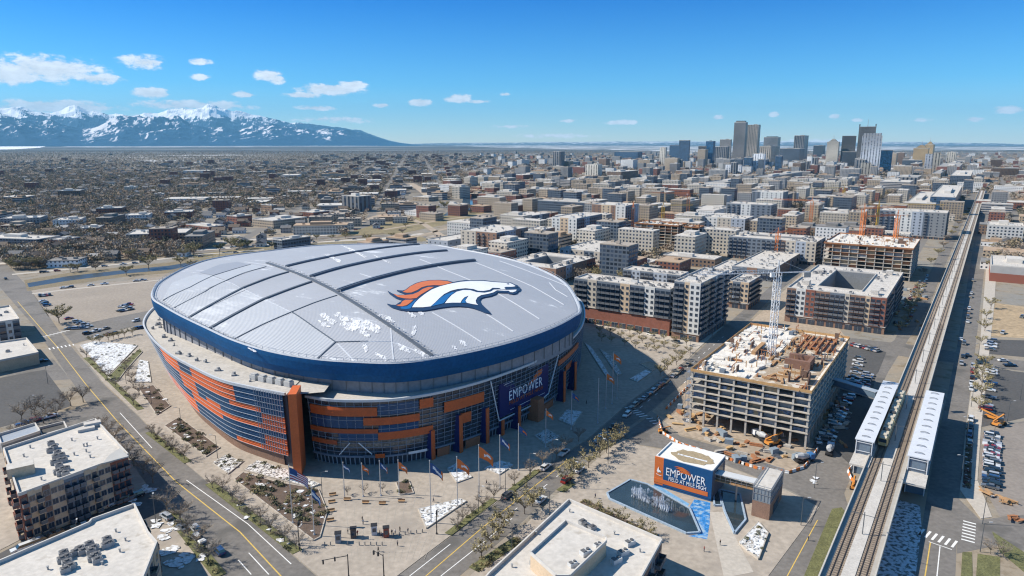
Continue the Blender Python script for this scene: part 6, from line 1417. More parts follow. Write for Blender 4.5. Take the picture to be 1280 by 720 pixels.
for Ax, base, top, Cx, Bx, f, lab in DT:
    e, h, LB, LC = bmid(Ax, base, top, Cx, Bx, F(f), lab, units=0, big=0, group=None, name='office_tower' if base-top > 14 else 'office_building', cat='tower' if base-top > 14 else 'office building', roof=M('tower_roof', (.30,.29,.28), .9, .2, .05), para=1.5)
    if 'cut off' in lab: MB().box(LB*.12,LC*.12,h,LB*.88,LC*.88,h+9).build('crown', F(f), e)
    if 'corner fins' in lab:
        for y in (0, LC-4): MB().box(0,y,h,3,y+4,h+12).build('corner_fin', F('dark'), e)
        MB().tube((LB/2,LC/2,h),(LB/2,LC/2,h+34),1.2,.4).build('antenna', steel, e)
    if 'curved crown' in lab:
        mb = MB()
        for k in range(6): mb.box(LB*.06*k,LC*.05,h+k*1.6,LB*(1-.05*k),LC*.95,h+(k+1)*1.6)
        mb.build('crown', F('whiterib'), e)
    if 'spire' in lab or 'small crown' in lab:
        for k in range(3): MB().box(LB*(.15+.1*k),LC*(.15+.1*k),h+k*5,LB*(.85-.1*k),LC*(.85-.1*k),h+5+k*5).build('crown_step', F(f), e)
        MB().tube((LB/2,LC/2,h+15),(LB/2,LC/2,h+34),1.4,.3).build('spire', steel, e)
    if 'stepped' in lab and 'upper' in lab: MB().box(LB*.15,LC*.15,h,LB*.85,LC*.85,h+7).build('crown', F('dark'), e)

# ================================================================ scattered low buildings, houses
import numpy as np
KEEP = [PX(p) for p in ([(-60,345),(250,318),(420,296),(560,272),(690,250),(560,300),(300,340),(-60,372)], R1L+R1R[::-1], [(505,228),(520,229),(548,250),(602,246),(604,262),(545,275),(500,250)])]
KEEP.append(PX([(1120,470),(1150,400),(1185,320),(1208,250),(1238,250),(1240,330),(1232,470)])); KEEP.append(PX([(-60,360),(290,330),(740,380),(880,330),(1100,300),(1240,400),(1240,760),(-60,760)])); KEEP.append(PX([(1130,300),(1215,262),(1215,470),(1120,470)])); KEEP.append(PX([(600,352),(700,360),(735,404),(900,420),(1100,430),(1150,350),(1010,345),(940,380),(860,440),(560,350)]))
def free(x, y, r=6):
    for A, u_, v_, lb_, lc_ in OCC:
        dx, dy = x-A[0], y-A[1]; a = dx*u_[0]+dy*u_[1]; b_ = dx*v_[0]+dy*v_[1]
        if -r < a < lb_+r and -r < b_ < lc_+r: return False
    for k in KEEP:
        if inside((x, y), k): return False
    # rail line
    d = Vector((x, y, 0))-RC0
    if abs(d.dot(RN)) < 26 and d.dot(RD) < VL: return False
    # river and highway at mid distance
    return True
rs = random.Random(21)
flatm = [F(k) for k in ('brick','brown','tan','cream','white_s','grey','band','white_s')]
roofs = [M('roof_gravel', (.36,.31,.26), .9, .15, .1, fine=5), M('roof_white_far', (.52,.49,.45), .9, .12, .1), M('roof_grey_far', (.22,.21,.20), .9, .15, .1), M('roof_tan_far', (.40,.29,.20), .9, .12, .1)]
# templates: eight flat roofed buildings, five pitched houses (each wall + roof, shared meshes)
def flat_tmpl(i, L, Wd, h, wm, rm_, two=False):
    mb = MB().box(-L/2,-Wd/2,0,L/2,Wd/2,h); me1 = mb.mesh('wall', wm); mb = MB().box(-L/2-.1,-Wd/2-.1,h-.3,L/2+.1,Wd/2+.1,h+.5)
    for k in range(3): x = rs.uniform(-L*.35, L*.35); y = rs.uniform(-Wd*.3, Wd*.3); mb.box(x-1.5,y-1.2,h+.5,x+1.5,y+1.2,h+2.1)
    if two: mb.box(-L*.2,-Wd*.3,h+.5,L*.2,Wd*.25,h+3.6)
    return me1, mb.mesh('roof', rm_), math.hypot(L, Wd)/2
TF = []
dims = [(38,22,7),(52,30,7),(30,18,10),(64,26,11),(26,20,6),(44,40,8),(28,16,14),(70,44,9),(24,18,18),(48,18,13),(34,30,6),(20,14,8)]
dims += [(30,20,22),(22,22,30),(40,16,18),(26,14,5),(18,14,5),(34,26,12)]
for i, (L, Wd, h) in enumerate(dims): TF.append(flat_tmpl(i, L, Wd, h, flatm[i % 8], roofs[(0,1,0,3,2,1,3,1,0,2,3,0,2,0,1,3,0,2)[i]], i % 3 == 0))
TM_ = [flat_tmpl(20+i, L, Wd, h, F(k), (roof_sp if q == 1 else roofs[q]), i % 4 == 0) for i, (L, Wd, h, k, q) in enumerate(((34,20,23,'cream',1),(44,22,20,'brick',1),(30,18,25,'tan',0),(50,26,18,'white_s',1),(36,24,12,'brown',2),(26,18,28,'slate',0),(40,20,22,'tan',1),(28,22,10,'brick',3),(46,18,20,'tan',1),(38,16,24,'cream',1),(24,20,16,'brick',0)))]
def house_tmpl(L, Wd, h, wm, rm_):
    me1 = MB().box(-L/2,-Wd/2,0,L/2,Wd/2,h).mesh('wall', wm); mb = MB(); e_ = .5; rh = Wd*.32
    mb.add([(-L/2-e_,-Wd/2-e_,h),(L/2+e_,-Wd/2-e_,h),(L/2+e_,0,h+rh),(-L/2-e_,0,h+rh),(L/2+e_,Wd/2+e_,h),(-L/2-e_,Wd/2+e_,h)], [(0,1,2,3),(3,2,4,5),(0,3,5),(1,4,2),(0,5,4,1)]); mb.box(L*.2,Wd*.1,h,L*.2+.8,Wd*.1+.8,h+rh+1.0)
    return me1, mb.mesh('roof', rm_), math.hypot(L, Wd)/2
hw = [F('white_s'), F('brick'), F('tan'), F('grey'), F('cream')]; hrf = [M('shingle_grey', (.17,.165,.165), .9, .2, .5), M('shingle_brown', (.15,.115,.09), .9, .2, .5), M('shingle_pale', (.36,.35,.34), .9, .2, .5)]
TH_ = [house_tmpl(14,9,4.2,hw[0],hrf[0]), house_tmpl(13,10,5,hw[1],hrf[1]), house_tmpl(16,9,3.6,hw[2],hrf[2]), house_tmpl(12,9,6.4,hw[3],hrf[0]), house_tmpl(15,11,5.6,hw[4],hrf[1])]
def street_gap(x, y):
    """metres from the centre line of the nearest street of the city grid"""
    th = radians(34) if x > -150 else radians(82); a = x*sin(th)+y*cos(th); b_ = -x*cos(th)+y*sin(th)
    return min(abs((a/132) % 1-.5)*132, abs((b_/98) % 1-.5)*98)
def far_place(n, ymin, ymax, dens, tmpl, minr):
    """random picture positions turned into ground points; returns list (dist, x, y, template)"""
    out_ = []; grid = {}
    for _ in range(n):
        # sample evenly over the ground in distance bands (log spread)
        Y = math.exp(rs.uniform(math.log(ymin), math.log(ymax))); X = rs.uniform(-.95, .90)*Y; px_, py_ = proj(X, Y, 0)
        if not (-200 < px_ < 1400): continue
        if not dens(px_, py_, X, Y): continue
        t = rs.choice(tmpl[:12] if (px_ < 600 and len(tmpl) > 12) else tmpl); r = t[2]
        if Y > 640 and street_gap(X, Y) < 6+r*.62: continue
        if not free(X, Y, r*.72): continue
        k = (int(X//60), int(Y//60)); bad = False
        for i in (-1, 0, 1):
            for j in (-1, 0, 1):
                for (a, b_, c) in grid.get((k[0]+i, k[1]+j), ()):
                    if (a-X)**2+(b_-Y)**2 < ((c+r)*.86+minr)**2: bad = True
        if bad: continue
        grid.setdefault(k, []).append((X, Y, r)); out_.append((Y, X, t))
    return sorted(out_, key=lambda q: q[0])
def zone_city(px_, py_, X, Y):
    # share of commercial buildings by place: dense to the right and in the middle, little in the western suburb
    n = mn.noise(Vector((X*.0016, Y*.0011, 3)))
    if px_ > 600: return py_ > 186 and rs.random() < (.95 if py_ > 195 else .7)
    if px_ > 400: return py_ > 194 and rs.random() < .8
    if px_ > 200: return py_ > 200 and rs.random() < (.3+n*.5)
    return rs.random() < .02+max(0, n)*.12
FILLB = far_place(14000, 400, 1900, lambda a, b_, X, Y: 560 < a < 1225 and 224 < b_ < 352, TM_, 2.5)
for Y, X, t in FILLB: r_q = t[2]*.8; OCC.append(((X-r_q, Y-r_q), (1, 0), (0, 1), 2*r_q, 2*r_q))
CITY = far_place(24000, 560, 6500, zone_city, TF, 5)
def zone_house(px_, py_, X, Y): return (px_ < 520 or (px_ < 720 and py_ < 215) or px_ > 1150) and rs.random() < .9
OCC2 = [(x, y, t[2]) for y, x, t in CITY]
cg = {}
for x, y, r in OCC2: cg.setdefault((int(x//80), int(y//80)), []).append((x, y, r))
HOU = [q for q in far_place(12000, 620, 4200, zone_house, TH_, 4) if not any((a-q[1])**2+(b_-q[0])**2 < (c+q[2][2]+3)**2 for i in (-1,0,1) for j in (-1,0,1) for a, b_, c in cg.get((int(q[1]//80)+i, int(q[0]//80)+j), ()))]
WN = {'facade_brick':'red brick','facade_brown':'brown','facade_tan':'tan','facade_cream':'cream','facade_white_s':'white','facade_grey':'grey','facade_band':'banded grey','facade_slate':'dark slate'}
LAND = []
for o_l in list(COL.objects):
    if o_l.type == 'EMPTY' and o_l.get('category') in ('building', 'tower', 'office building', 'apartment building') and 'label' in o_l.keys():
        pxl = proj(*o_l.location); LAND.append((pxl[0], pxl[1], ' '.join(o_l['label'].split()[:6])))
def trimw(t_):
    w = t_.split()
    while w[-1] in ('and','with','of','the','a','by','at','in','left','right','long','from','behind','to','low','its','below','beside','tall','two','small','before','off'): w.pop()
    return ' '.join(w)
def where_is(X, Y):
    px_, py_ = proj(X, Y, 0); b_ = min(LAND, key=lambda q: (q[0]-px_)**2+((q[1]-py_)*2.5)**2); dx, dy = px_-b_[0], py_-b_[1]
    w = ('right of' if dx > 0 else 'left of') if abs(dx) > 3*abs(dy) else ('before' if dy > 0 else 'behind'); return w+' the '+trimw(b_[2])
def emit(lst, cap, name, label, cat, group, gname, glabel):
    v_ = [0 < proj(q[1], q[0], 0)[0] < 1280 for q in lst]; lst = [q for q, a in zip(lst, v_) if a]+[q for q, a in zip(lst, v_) if not a]
    for Y, X, t in lst[:cap]:
        e = empty(name, (X, Y, 0), (RZ if X > -150 else radians(8))+rs.choice((0, pi/2)), label=(WN[t[0].materials[0].name]+' '+label+' '+where_is(X, Y)), cat=cat, group=group); link('wall', t[0], e); link('roof', t[1], e)
    rest = lst[cap:]; mats = []; mb = MB()
    for Y, X, t in rest:
        rz = (RZ if X > -150 else radians(8))+rs.choice((0, pi/2)); c, s = cos(rz), sin(rz); sc_ = rs.uniform(.8, 1.25)
        for me in t[:2]:
            if me.materials[0] not in mats: mats.append(me.materials[0])
            k = mats.index(me.materials[0]); b_ = len(mb.v)
            for v in me.vertices: x, y, z = v.co; mb.v.append(((x*c-y*s)*sc_+X, (x*s+y*c)*sc_+Y, z*sc_))
            for p in me.polygons: mb.f.append(tuple(i+b_ for i in p.vertices)); mb.m.append(k)
    if rest: mb.build(gname, mats, kind='stuff', label=glabel, cat='distant buildings')
emit(FILLB, 300, 'mid_rise_building', 'walled flat roofed block', 'building', 'city blocks between stadium and downtown', 'distant_mid_rises', 'mass of mid rise blocks')
emit(CITY, 280, 'low_rise_building', 'flat roofed building', 'building', 'flat roofed buildings spread through the city', 'distant_city_buildings', 'mass of tiny flat roofed buildings filling the far city')
emit(HOU, 280, 'house', 'pitched roof house', 'house', 'houses of the western suburb', 'distant_houses', 'mass of tiny pitched roof houses in the far suburbs')

rd = random.Random(44); kk_ = ('greyb','rib','slate','bglass','brown','grey','cream','greyt','brick','band','tan','white_s')
for i in range(34):
    x = rd.uniform(828, 1190) if i < 26 else rd.uniform(690, 830); b_ = rd.uniform(207, 221); hh = rd.uniform(9, 21) if 850 < x < 1120 else rd.uniform(6, 13); w_ = rd.uniform(5, 13); k = kk_[rd.randrange(12)]
    A_, h_, _, _ = footprint(x, b_, b_-hh, x-w_, x+4); OCC.pop()
    if not free(A_[0], A_[1], 4): continue
    bmid(x, b_, b_-hh, x-w_, x+rd.uniform(2, 6), F(k), {'greyb':'grey banded','rib':'cream ribbed','slate':'dark slate','bglass':'blue glass','brown':'brown','grey':'grey','cream':'cream','greyt':'dark grey','brick':'red brick','band':'pale banded','tan':'tan','white_s':'white'}[k]+' mid height tower '+where_is(*A_), units=0, big=0, name='office_tower', cat='tower', roof=M('tower_roof', (0,0,0)), para=1.5, group='mid height towers of downtown')
# ================================================================ mountains, snow plain
def azx(px_): return math.atan2((px_-640)/FP, CP+SP*(182/FP))
def range_mesh(name, prof, D, depth, mat, seed, rough_, n=420, m=46, base=0.0, **k):
    """ridge at distance D with a height profile read from the photograph's skyline; a real massif 'depth' deep"""
    mb = MB(); x0, x1 = prof[0][0], prof[-1][0]
    for j in range(m):
        v = j/(m-1); r = D-depth*.55+depth*v
        for i in range(n):
            px_ = x0+(x1-x0)*i/(n-1); a = azx(px_)
            for q in range(len(prof)-1):
                if prof[q][0] <= px_ <= prof[q+1][0]: t = (px_-prof[q][0])/(prof[q+1][0]-prof[q][0]); y = prof[q][1]*(1-t)+prof[q+1][1]*t; break
            H_ = (178-y)/FP*D*.84+CH; X, Y = sin(a)*r, cos(a)*r
            p = Vector((X*.00026, Y*.00026, seed)); rg = 1-abs(mn.noise(p*1.3)); rg2 = 1-abs(mn.noise(p*3.1+Vector((5,2,1)))); rg3 = 1-abs(mn.noise(p*8.2)); rg4 = 1-abs(mn.noise(p*21))
            tent = (v/.55 if v < .55 else (1-v)/.45); tent = max(0, tent)**(.85)
            f = tent*(1+rough_*((rg-.75)*.9+(rg2-.75)*.75+(rg3-.75)*.34+(rg4-.75)*.14)*(1.35-.75*tent))
            ed = min(1, (i/(n-1))/.0001 if x0 < -50 else i/(n-1)*12, (1-i/(n-1))*12); mb.v.append((X, Y, max(base-5, H_*max(0, f)*ed-4)))
    for j in range(m-1):
        for i in range(n-1): a = j*n+i; mb.f.append((a, a+1, a+1+n, a+n)); mb.m.append(0)
    return mb.build(name, mat, kind='structure', **k)
def mtn_mat(name, forest, rock, lo, hi, bias, sun_side_w=1.0, nscale=.004):
    m = bpy.data.materials.new(name); m.use_nodes = True; t = m.node_tree; b = t.nodes['Principled BSDF']; L = t.links.new; b.inputs['Roughness'].default_value = .9; b.inputs['Specular IOR Level'].default_value = .1
    g = N(t, 'ShaderNodeNewGeometry'); s = N(t, 'ShaderNodeSeparateXYZ'); L(g.outputs['Position'], s.inputs[0])
    a = N(t, 'ShaderNodeTexNoise'); a.inputs['Scale'].default_value = nscale; a.inputs['Detail'].default_value = 9; a.inputs['Roughness'].default_value = .72; L(g.outputs['Position'], a.inputs['Vector'])
    h = N(t, 'ShaderNodeMapRange'); L(s.outputs[2], h.inputs[0]); h.inputs[1].default_value = lo; h.inputs[2].default_value = hi; h.inputs[3].default_value = -.25; h.inputs[4].default_value = .55
    ad = N(t, 'ShaderNodeMath', op='ADD'); L(h.outputs[0], ad.inputs[0]); L(a.outputs['Fac'], ad.inputs[1])
    nn = N(t, 'ShaderNodeSeparateXYZ'); L(g.outputs['Normal'], nn.inputs[0]); q = N(t, 'ShaderNodeMath', op='MULTIPLY_ADD'); L(nn.outputs[0], q.inputs[0]); q.inputs[1].default_value = -.38*sun_side_w; L(ad.outputs[0], q.inputs[2])  # pale snow and rock favour sun-facing slopes, painting them as lit
    r = N(t, 'ShaderNodeMapRange'); L(q.outputs[0], r.inputs[0]); r.inputs[1].default_value = bias; r.inputs[2].default_value = bias+.07
    k = N(t, 'ShaderNodeMix', data_type='RGBA'); L(r.outputs[0], k.inputs['Factor']); k.inputs[6].default_value = (*forest, 1); k.inputs[7].default_value = (*rock, 1); L(k.outputs[2], b.inputs['Base Color']); return m
back = [(-420,146),(-260,140),(-120,142),(-60,139),(0,139),(30,136),(60,143),(80,141),(100,134),(116,141),(140,144),(160,142),(180,143),(205,141),(230,136),(250,132),(264,129),(276,133),(292,139),(310,141),(335,146),(360,152),(400,155),(420,158),(450,162),(480,168),(500,173),(530,178)]
front = [(-420,150),(-260,146),(-120,146),(-60,146),(0,146),(30,149),(62,151),(80,158),(105,163),(125,158),(150,148),(175,150),(200,146),(225,147),(240,155),(262,158),(280,156),(300,160),(318,156),(340,155),(370,159),(395,162),(415,159),(440,163),(470,168),(495,173),(530,178.5)]
range_mesh('mountain_range', back, 35500, 11000, mtn_mat('alpine_snow', (.02,.06,.13), (.90,.91,.94), 560, 1750, .54, .7, .0016), 4.2, .42)  # forest tone blued, haze tint painted into the colour
range_mesh('mountain_foothills', front, 28500, 8500, mtn_mat('foothill_forest_hazed', (.012,.055,.13), (.74,.72,.74), -300, 3200, .485, 1.6, .0020), 9.7, .75, n=640, m=60)  # foothill forest colour carries painted distance-haze blue
def plain(name, pts, mat, z):
    MB().sheet([G(x, y, z) for x, y in pts], z).build(name, mat, kind='structure')
sp_ = M('snowy_plain', (.50,.51,.52), .9, .2, .0006, fine=6, spots=((.13,.14,.15), .0016, .47, .05))
plain('snow_plain', [(-80,180.3),(30,180.2),(60,182.2),(50,184.6),(20,186.5),(-80,188)], M('snow_field', (.86,.87,.89), .9, .06, .001), 2)
plain('snow_plain', [(60,181.5),(200,182.2),(480,181),(470,182.6),(200,184.2),(90,184.2)], sp_, 1.5)
plain('snow_plain', [(560,181.5),(1300,183.5),(1300,188),(1100,188),(900,190.5),(760,187.5),(620,184.5)], sp_, 1.2)
hill = [(480,179),(560,178.6),(640,178.2),(700,177.6),(760,177.0),(820,176.2),(880,176.6),(940,177.4),(1000,177),(1060,177.6),(1120,177.4),(1180,178.2),(1240,179),(1320,180)]
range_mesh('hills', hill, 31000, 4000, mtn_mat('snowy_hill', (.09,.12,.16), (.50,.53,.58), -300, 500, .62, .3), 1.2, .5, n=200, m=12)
# ================================================================ trees
bark = M('bark', (.22,.18,.14), .95, .2, 1.5); twig = M('bare_twigs', (.30,.24,.18), .95, .3, .5, fine=3); twig2 = M('grey_twigs', (.25,.215,.18), .95, .3, .4, fine=3)
olive = M('dry_olive_leaf', (.28,.235,.12), .95, .35, .3, fine=4); everg = M('evergreen_needles', (.08,.09,.05), .95, .35, .5, fine=4); rusty = M('rusty_leaf', (.33,.20,.10), .95, .3, .4, fine=4)
def bare_tree(seed, H_, spread, nt_, twm, leafy=0.0, leafsz=.35, slim=.05):
    r = random.Random(seed); tb = MB(); cr_ = MB(); th = H_*.32
    tb.tube((0,0,0),(r.uniform(-.1,.1),r.uniform(-.1,.1),th),H_*.028,H_*.018,7); tips = []
    for k in range(9):
        a = 2*pi*k/9+r.uniform(-.3,.3); z0_ = th*r.uniform(.75,1.0); rr = spread*r.uniform(.35,.62); z1_ = H_*r.uniform(.55,.82); p = Vector((0,0,z0_)); q = Vector((cos(a)*rr, sin(a)*rr, z1_)); tb.tube(p, q, H_*.013, H_*.006, 5, cap=False); tips.append((p, q))
        for j in range(2): a2 = a+r.uniform(-.8,.8); s = p.lerp(q, r.uniform(.5,.9)); e_ = s+Vector((cos(a2)*spread*.35, sin(a2)*spread*.35, H_*r.uniform(.1,.25))); tb.tube(s, e_, H_*.006, H_*.003, 4, cap=False); tips.append((s, e_))
    for k in range(nt_):
        p, q = r.choice(tips); s = p.lerp(q, r.uniform(.45,1.05)); d = Vector((r.gauss(0,1), r.gauss(0,1), r.uniform(-.1,1.3))).normalized(); l = H_*r.uniform(.08,.24); w = H_*slim*r.uniform(.12,.34); n = d.cross(Vector((r.gauss(0,1), r.gauss(0,1), r.gauss(0,1)))).normalized()*w
        if r.random() < leafy:
            c = s+d*l*.7; u = Vector((r.gauss(0,1), r.gauss(0,1), r.gauss(0,1))).normalized(); v = u.cross(d).normalized(); z = leafsz*r.uniform(.6,1.5); cr_.add([c-u*z-v*z*.6, c+u*z-v*z*.5, c+u*z*.8+v*z*.6, c-u*z*.7+v*z*.6], [(0,1,2,3)])
        else: e_ = s+d*l; cr_.add([s-n*.5, s+n*.5, e_+n*.12, e_-n*.12], [(0,1,2,3)])
    return tb.mesh('trunk', bark), cr_.mesh('crown', twm)
def shrub(seed, H_, R_, m, n=90):
    r = random.Random(seed); cr_ = MB()
    for k in range(n):
        a = r.uniform(0, 2*pi); b_ = r.uniform(0, 1)**.5; c = Vector((cos(a)*R_*b_, sin(a)*R_*b_, H_*r.uniform(.1,1)*(1-.5*b_*b_))); u = Vector((r.gauss(0,1), r.gauss(0,1), r.gauss(0,1))).normalized(); v = u.cross(Vector((r.gauss(0,1), r.gauss(0,1), r.gauss(0,1)))).normalized(); z = R_*r.uniform(.12,.26); cr_.add([c-u*z, c+v*z*.7, c+u*z, c-v*z*.7], [(0,1,2,3)])
    return cr_.mesh('foliage', m)
TR = {}
for i in range(4): TR['street%d' % i] = bare_tree(10+i, 6.2, 4.2, 520, twig if i % 2 else twig2, .0)
for i in range(4): TR['bud%d' % i] = bare_tree(20+i, 6.0, 4.4, 520, olive, .55, .20)
for i in range(4): TR['big%d' % i] = bare_tree(30+i, 11, 9.5, 900, (olive, twig, twig2, olive)[i], .45, .42, .06)
for i in range(2): TR['big%d' % (4+i)] = bare_tree(40+i, 12, 10, 1000, (rusty, everg)[i], .7, .5, .06)
NT_ = [0]
def tree(kind, x, y, z, label, group, s=1.0, cat='tree', name='tree'):
    k = kind+str(NT_[0] % 4) if kind in ('street', 'bud', 'big') else kind; NT_[0] += 1; t = TR[k]
    e = empty(name, (x, y, z), RB.uniform(0, 6.28), label=label, cat=cat, group=group); s *= RB.uniform(.82, 1.18); e.scale = (s, s, s*RB.uniform(.9, 1.1)); link('trunk', t[0], e); link('crown', t[1], e); return e
def treerow(kind, p, q, n, label, group, s=1.0, jit=.8, z=.12):
    A = Vector(G(*p)); B = Vector(G(*q)); nm = ('nearest the camera','second from the camera','third from the camera','fourth from the camera','fifth from the camera','sixth from the camera','seventh from the camera','eighth from the camera','ninth from the camera','tenth from the camera','eleventh from the camera','twelfth from the camera')
    for k in range(n):
        c = A.lerp(B, (k+.5)/n); tree(kind, c.x+RB.uniform(-jit,jit), c.y+RB.uniform(-jit,jit), z, label+', '+nm[k % 12].replace(' from the camera','').replace(' the camera',''), group, s)
treerow('street', (378,693), (262,606), 9, 'bare street tree in the grass strip by the west road', 'street trees along the west road', .85)
treerow('street', (176,500), (158,455), 5, 'bare tree beside the narrow snowy bed', 'bare trees beside the narrow snowy bed', .8)
treerow('bud', (112,431), (170,418), 7, 'small tree on the snowy triangle edge', 'small trees round the snowy triangle', .8)
treerow('street', (235,578), (183,540), 5, 'bare young tree on the pavement below the curved wall', 'young trees below the curved wall', .8)
treerow('street', (176,512), (104,444), 7, 'bare street tree by the west road near the intersection', 'trees near the west intersection', .85)
treerow('bud', (634,655), (596,704), 4, 'tree on the hedge strip by the white roofed building', 'trees by the white roofed building', .95)
treerow('bud', (650,650), (668,628), 2, 'green budding tree before the white roofed building', 'green budding trees by the front road', 1.1)
treerow('bud', (700,606), (738,583), 4, 'yellowish tree along the front road', 'yellowish trees on the front road median', 1.0)
treerow('bud', (745,575), (780,548), 5, 'yellowish tree near the crossing', 'yellowish trees by the crossing', 1.0)
treerow('street', (562,668), (622,622), 5, 'bare tree in the planted strip on the stadium side', 'bare trees on the stadium side of the road', .8)
treerow('street', (636,612), (728,548), 6, 'bare tree at the shaded plaza kerb', 'bare trees on the shaded plaza kerb', .95)
treerow('bud', (822,474), (856,447), 4, 'budding tree left of the front road', 'budding trees by the parked vans', .9)
treerow('bud', (738,640), (816,676), 5, 'thin tree between fountain and white roofed building', 'thin trees beside the fountain path', .7)
treerow('street', (205,632), (268,712), 5, 'bare tree on the verge of the lower left building', 'bare trees on the lower left verge', 1.15)
treerow('street', (122,532), (196,610), 8, 'bare tree between tan apartment and west road', 'bare trees before the tan apartments', 1.15)
treerow('street', (20,530), (110,500), 6, 'bare tree round the dark car park', 'bare trees round the dark car park', 1.2)
treerow('street', (10,548), (80,520), 4, 'bare tree behind the sheet metal annex', 'bare trees behind the annex', 1.1)
treerow('street', (1230,690), (1262,700), 2, 'small tree on the corner lawn', 'small trees on the corner lawn', .7)
treerow('bud', (1222,520), (1232,455), 5, 'yellowish tree along the east car park', 'yellowish trees along the east car park', 1.1)
treerow('bud', (1222,440), (1240,380), 4, 'tree along the far east pavement', 'trees along the far east pavement', 1.1)
treerow('bud', (1126,418), (1150,362), 8, 'tree on the kerb west of the viaduct', 'trees west of the viaduct', 1.1)
treerow('big', (1150,350), (1212,262), 12, 'larger tree on the far kerb west of the viaduct', 'larger trees west of the viaduct', .6)
treerow('big', (1240,330), (1246,275), 6, 'tree on the far east kerb', 'larger trees of the far east kerb', .6)
# trees in the forecourt between dome and apartments
n = 0
for r_ in range(4):
    for k in range(9):
        px_ = 742+k*14+r_*3; py_ = 399+k*3.6+r_*9-(k*.6)
        if py_ < 442: g = G(px_, py_); n += 1; tree('bud', g[0]+RB.uniform(-1,1), g[1]+RB.uniform(-1,1), .14, 'small budding forecourt tree in grid row %s, %s from the left' % (('one','two','three','four')[r_], ('first','second','third','fourth','fifth','sixth','seventh','eighth','ninth')[k]), 'grid of trees in the forecourt', .72)
# big trees by canal and highway
for i, (x, y, k, s, lab) in enumerate(((74,404,'big0',1.1,'large round brown tree at the corner of the west car park'),(186,336,'big0',1.1,'big olive tree on the canal bank right of the water'),(158,344,'big3',.9,'pale olive tree on the near canal bank'),(120,338,'big1',.7,'small tree on the far canal bank left'),(88,340,'big3',.65,'first small tree on the canal bank'),(97,339,'big0',.65,'second small tree on the canal bank'),(141,328,'big1',.6,'small round tree above the canal'),(163,324,'big0',.8,'leafy tree above the canal middle'),
    (226,332,'big3',.8,'olive tree beside the dome left edge'),(240,336,'big0',.8,'tree tucked against the dome rim at left'),(242,319,'big0',1.1,'tall olive tree in the highway meadow'),(230,321,'big3',.8,'low olive tree in the highway meadow'),(275,315,'big5',.9,'dark tree left of the lamp in the meadow'),(290,311,'big0',1.1,'broad olive tree in the meadow clump'),(309,311,'big5',1.0,'dark broad tree at the clump right end'),(300,314,'big3',.8,'pale tree inside the meadow clump'),
    (340,311,'big5',.8,'dark tree left of the glass restaurant'),(384,305,'big1',.8,'bare tree right of the glass restaurant'),(396,300,'big0',.7,'olive tree on the road verge beyond the dome'),(415,300,'big3',.7,'small tree on the verge beyond the dome'),(432,298,'big0',.7,'round verge tree beyond the dome'),(459,302,'big0',.85,'taller verge tree above the dome crest'),(490,297,'big3',.7,'upright tree above the dome crest'),(467,281,'big5',.7,'dark cypress like tree on the verge'),
    (503,293,'big1',.7,'grey tree by the underpass'),(507,284,'big0',.7,'olive tree by the underpass'),(445,278,'big3',.7,'light tree above the highway'),(434,278,'big0',.6,'low tree above the highway'),(606,252,'big0',1.3,'big tree beside the river pool'),(601,244,'big3',1.2,'second big tree beside the river pool'),(583,266,'big1',1.2,'bare tree leaning over the river pool'),(556,262,'big0',1.2,'tree at the river bend'),(545,264,'big3',1.0,'olive tree at the river bend left'))):
    tree(k, *G(x, y), 0, lab, 'large trees of the river and highway verge', s)
# shrubs and stones in the beds: each plant is a thing of its own
SH = [shrub(60+i, .9, .95, m) for i, m in enumerate((leafs, olive, everg, twig))]; SN = MB().rbox(0,0,0,.8,.6,.35,.3).rbox(.5,.2,0,.4,.4,.25,1).mesh('stone', M('bed_stone', (.55,.54,.52), .9, .3, 1.5)); SHN = [0]
def shrubs(i, n, s=1.0, kinds=(0, 1, 2)):
    e, L_, m, h = bedlist[i]; ox, oy = e.location.x, e.location.y; xs_ = [p[0] for p in L_]; ys_ = [p[1] for p in L_]; c = 0; lab = e['label']
    while c < n:
        x = RB.uniform(min(xs_), max(xs_)); y = RB.uniform(min(ys_), max(ys_))
        if not inside((x, y), L_): continue
        me = SH[RB.choice(kinds)]; o = link('shrub', me, None, (ox+x, oy+y, .1+h), RB.uniform(0, 6)); z = s*RB.uniform(.6, 1.35); o.scale = (z, z, z)
        tag(o, 'low winter shrub in the '+' '.join(lab.split()[:9]), 'shrub', 'shrubs in the '+' '.join(lab.split()[:8])); c += 1; SHN[0] += 1
for i, n, s in ((0,12,.9),(1,34,1.0),(2,8,.8),(3,9,.9),(4,64,1.0),(5,4,.8),(6,7,.8),(7,9,.7),(9,6,.9),(18,12,.7),(19,18,.8),(20,10,.7),(21,8,.7),(22,8,.7),(23,18,.9),(24,5,.8),(25,16,.9),(26,16,.8),(27,12,.7),(28,8,.7)):
    if i < len(bedlist): shrubs(i, n, s)
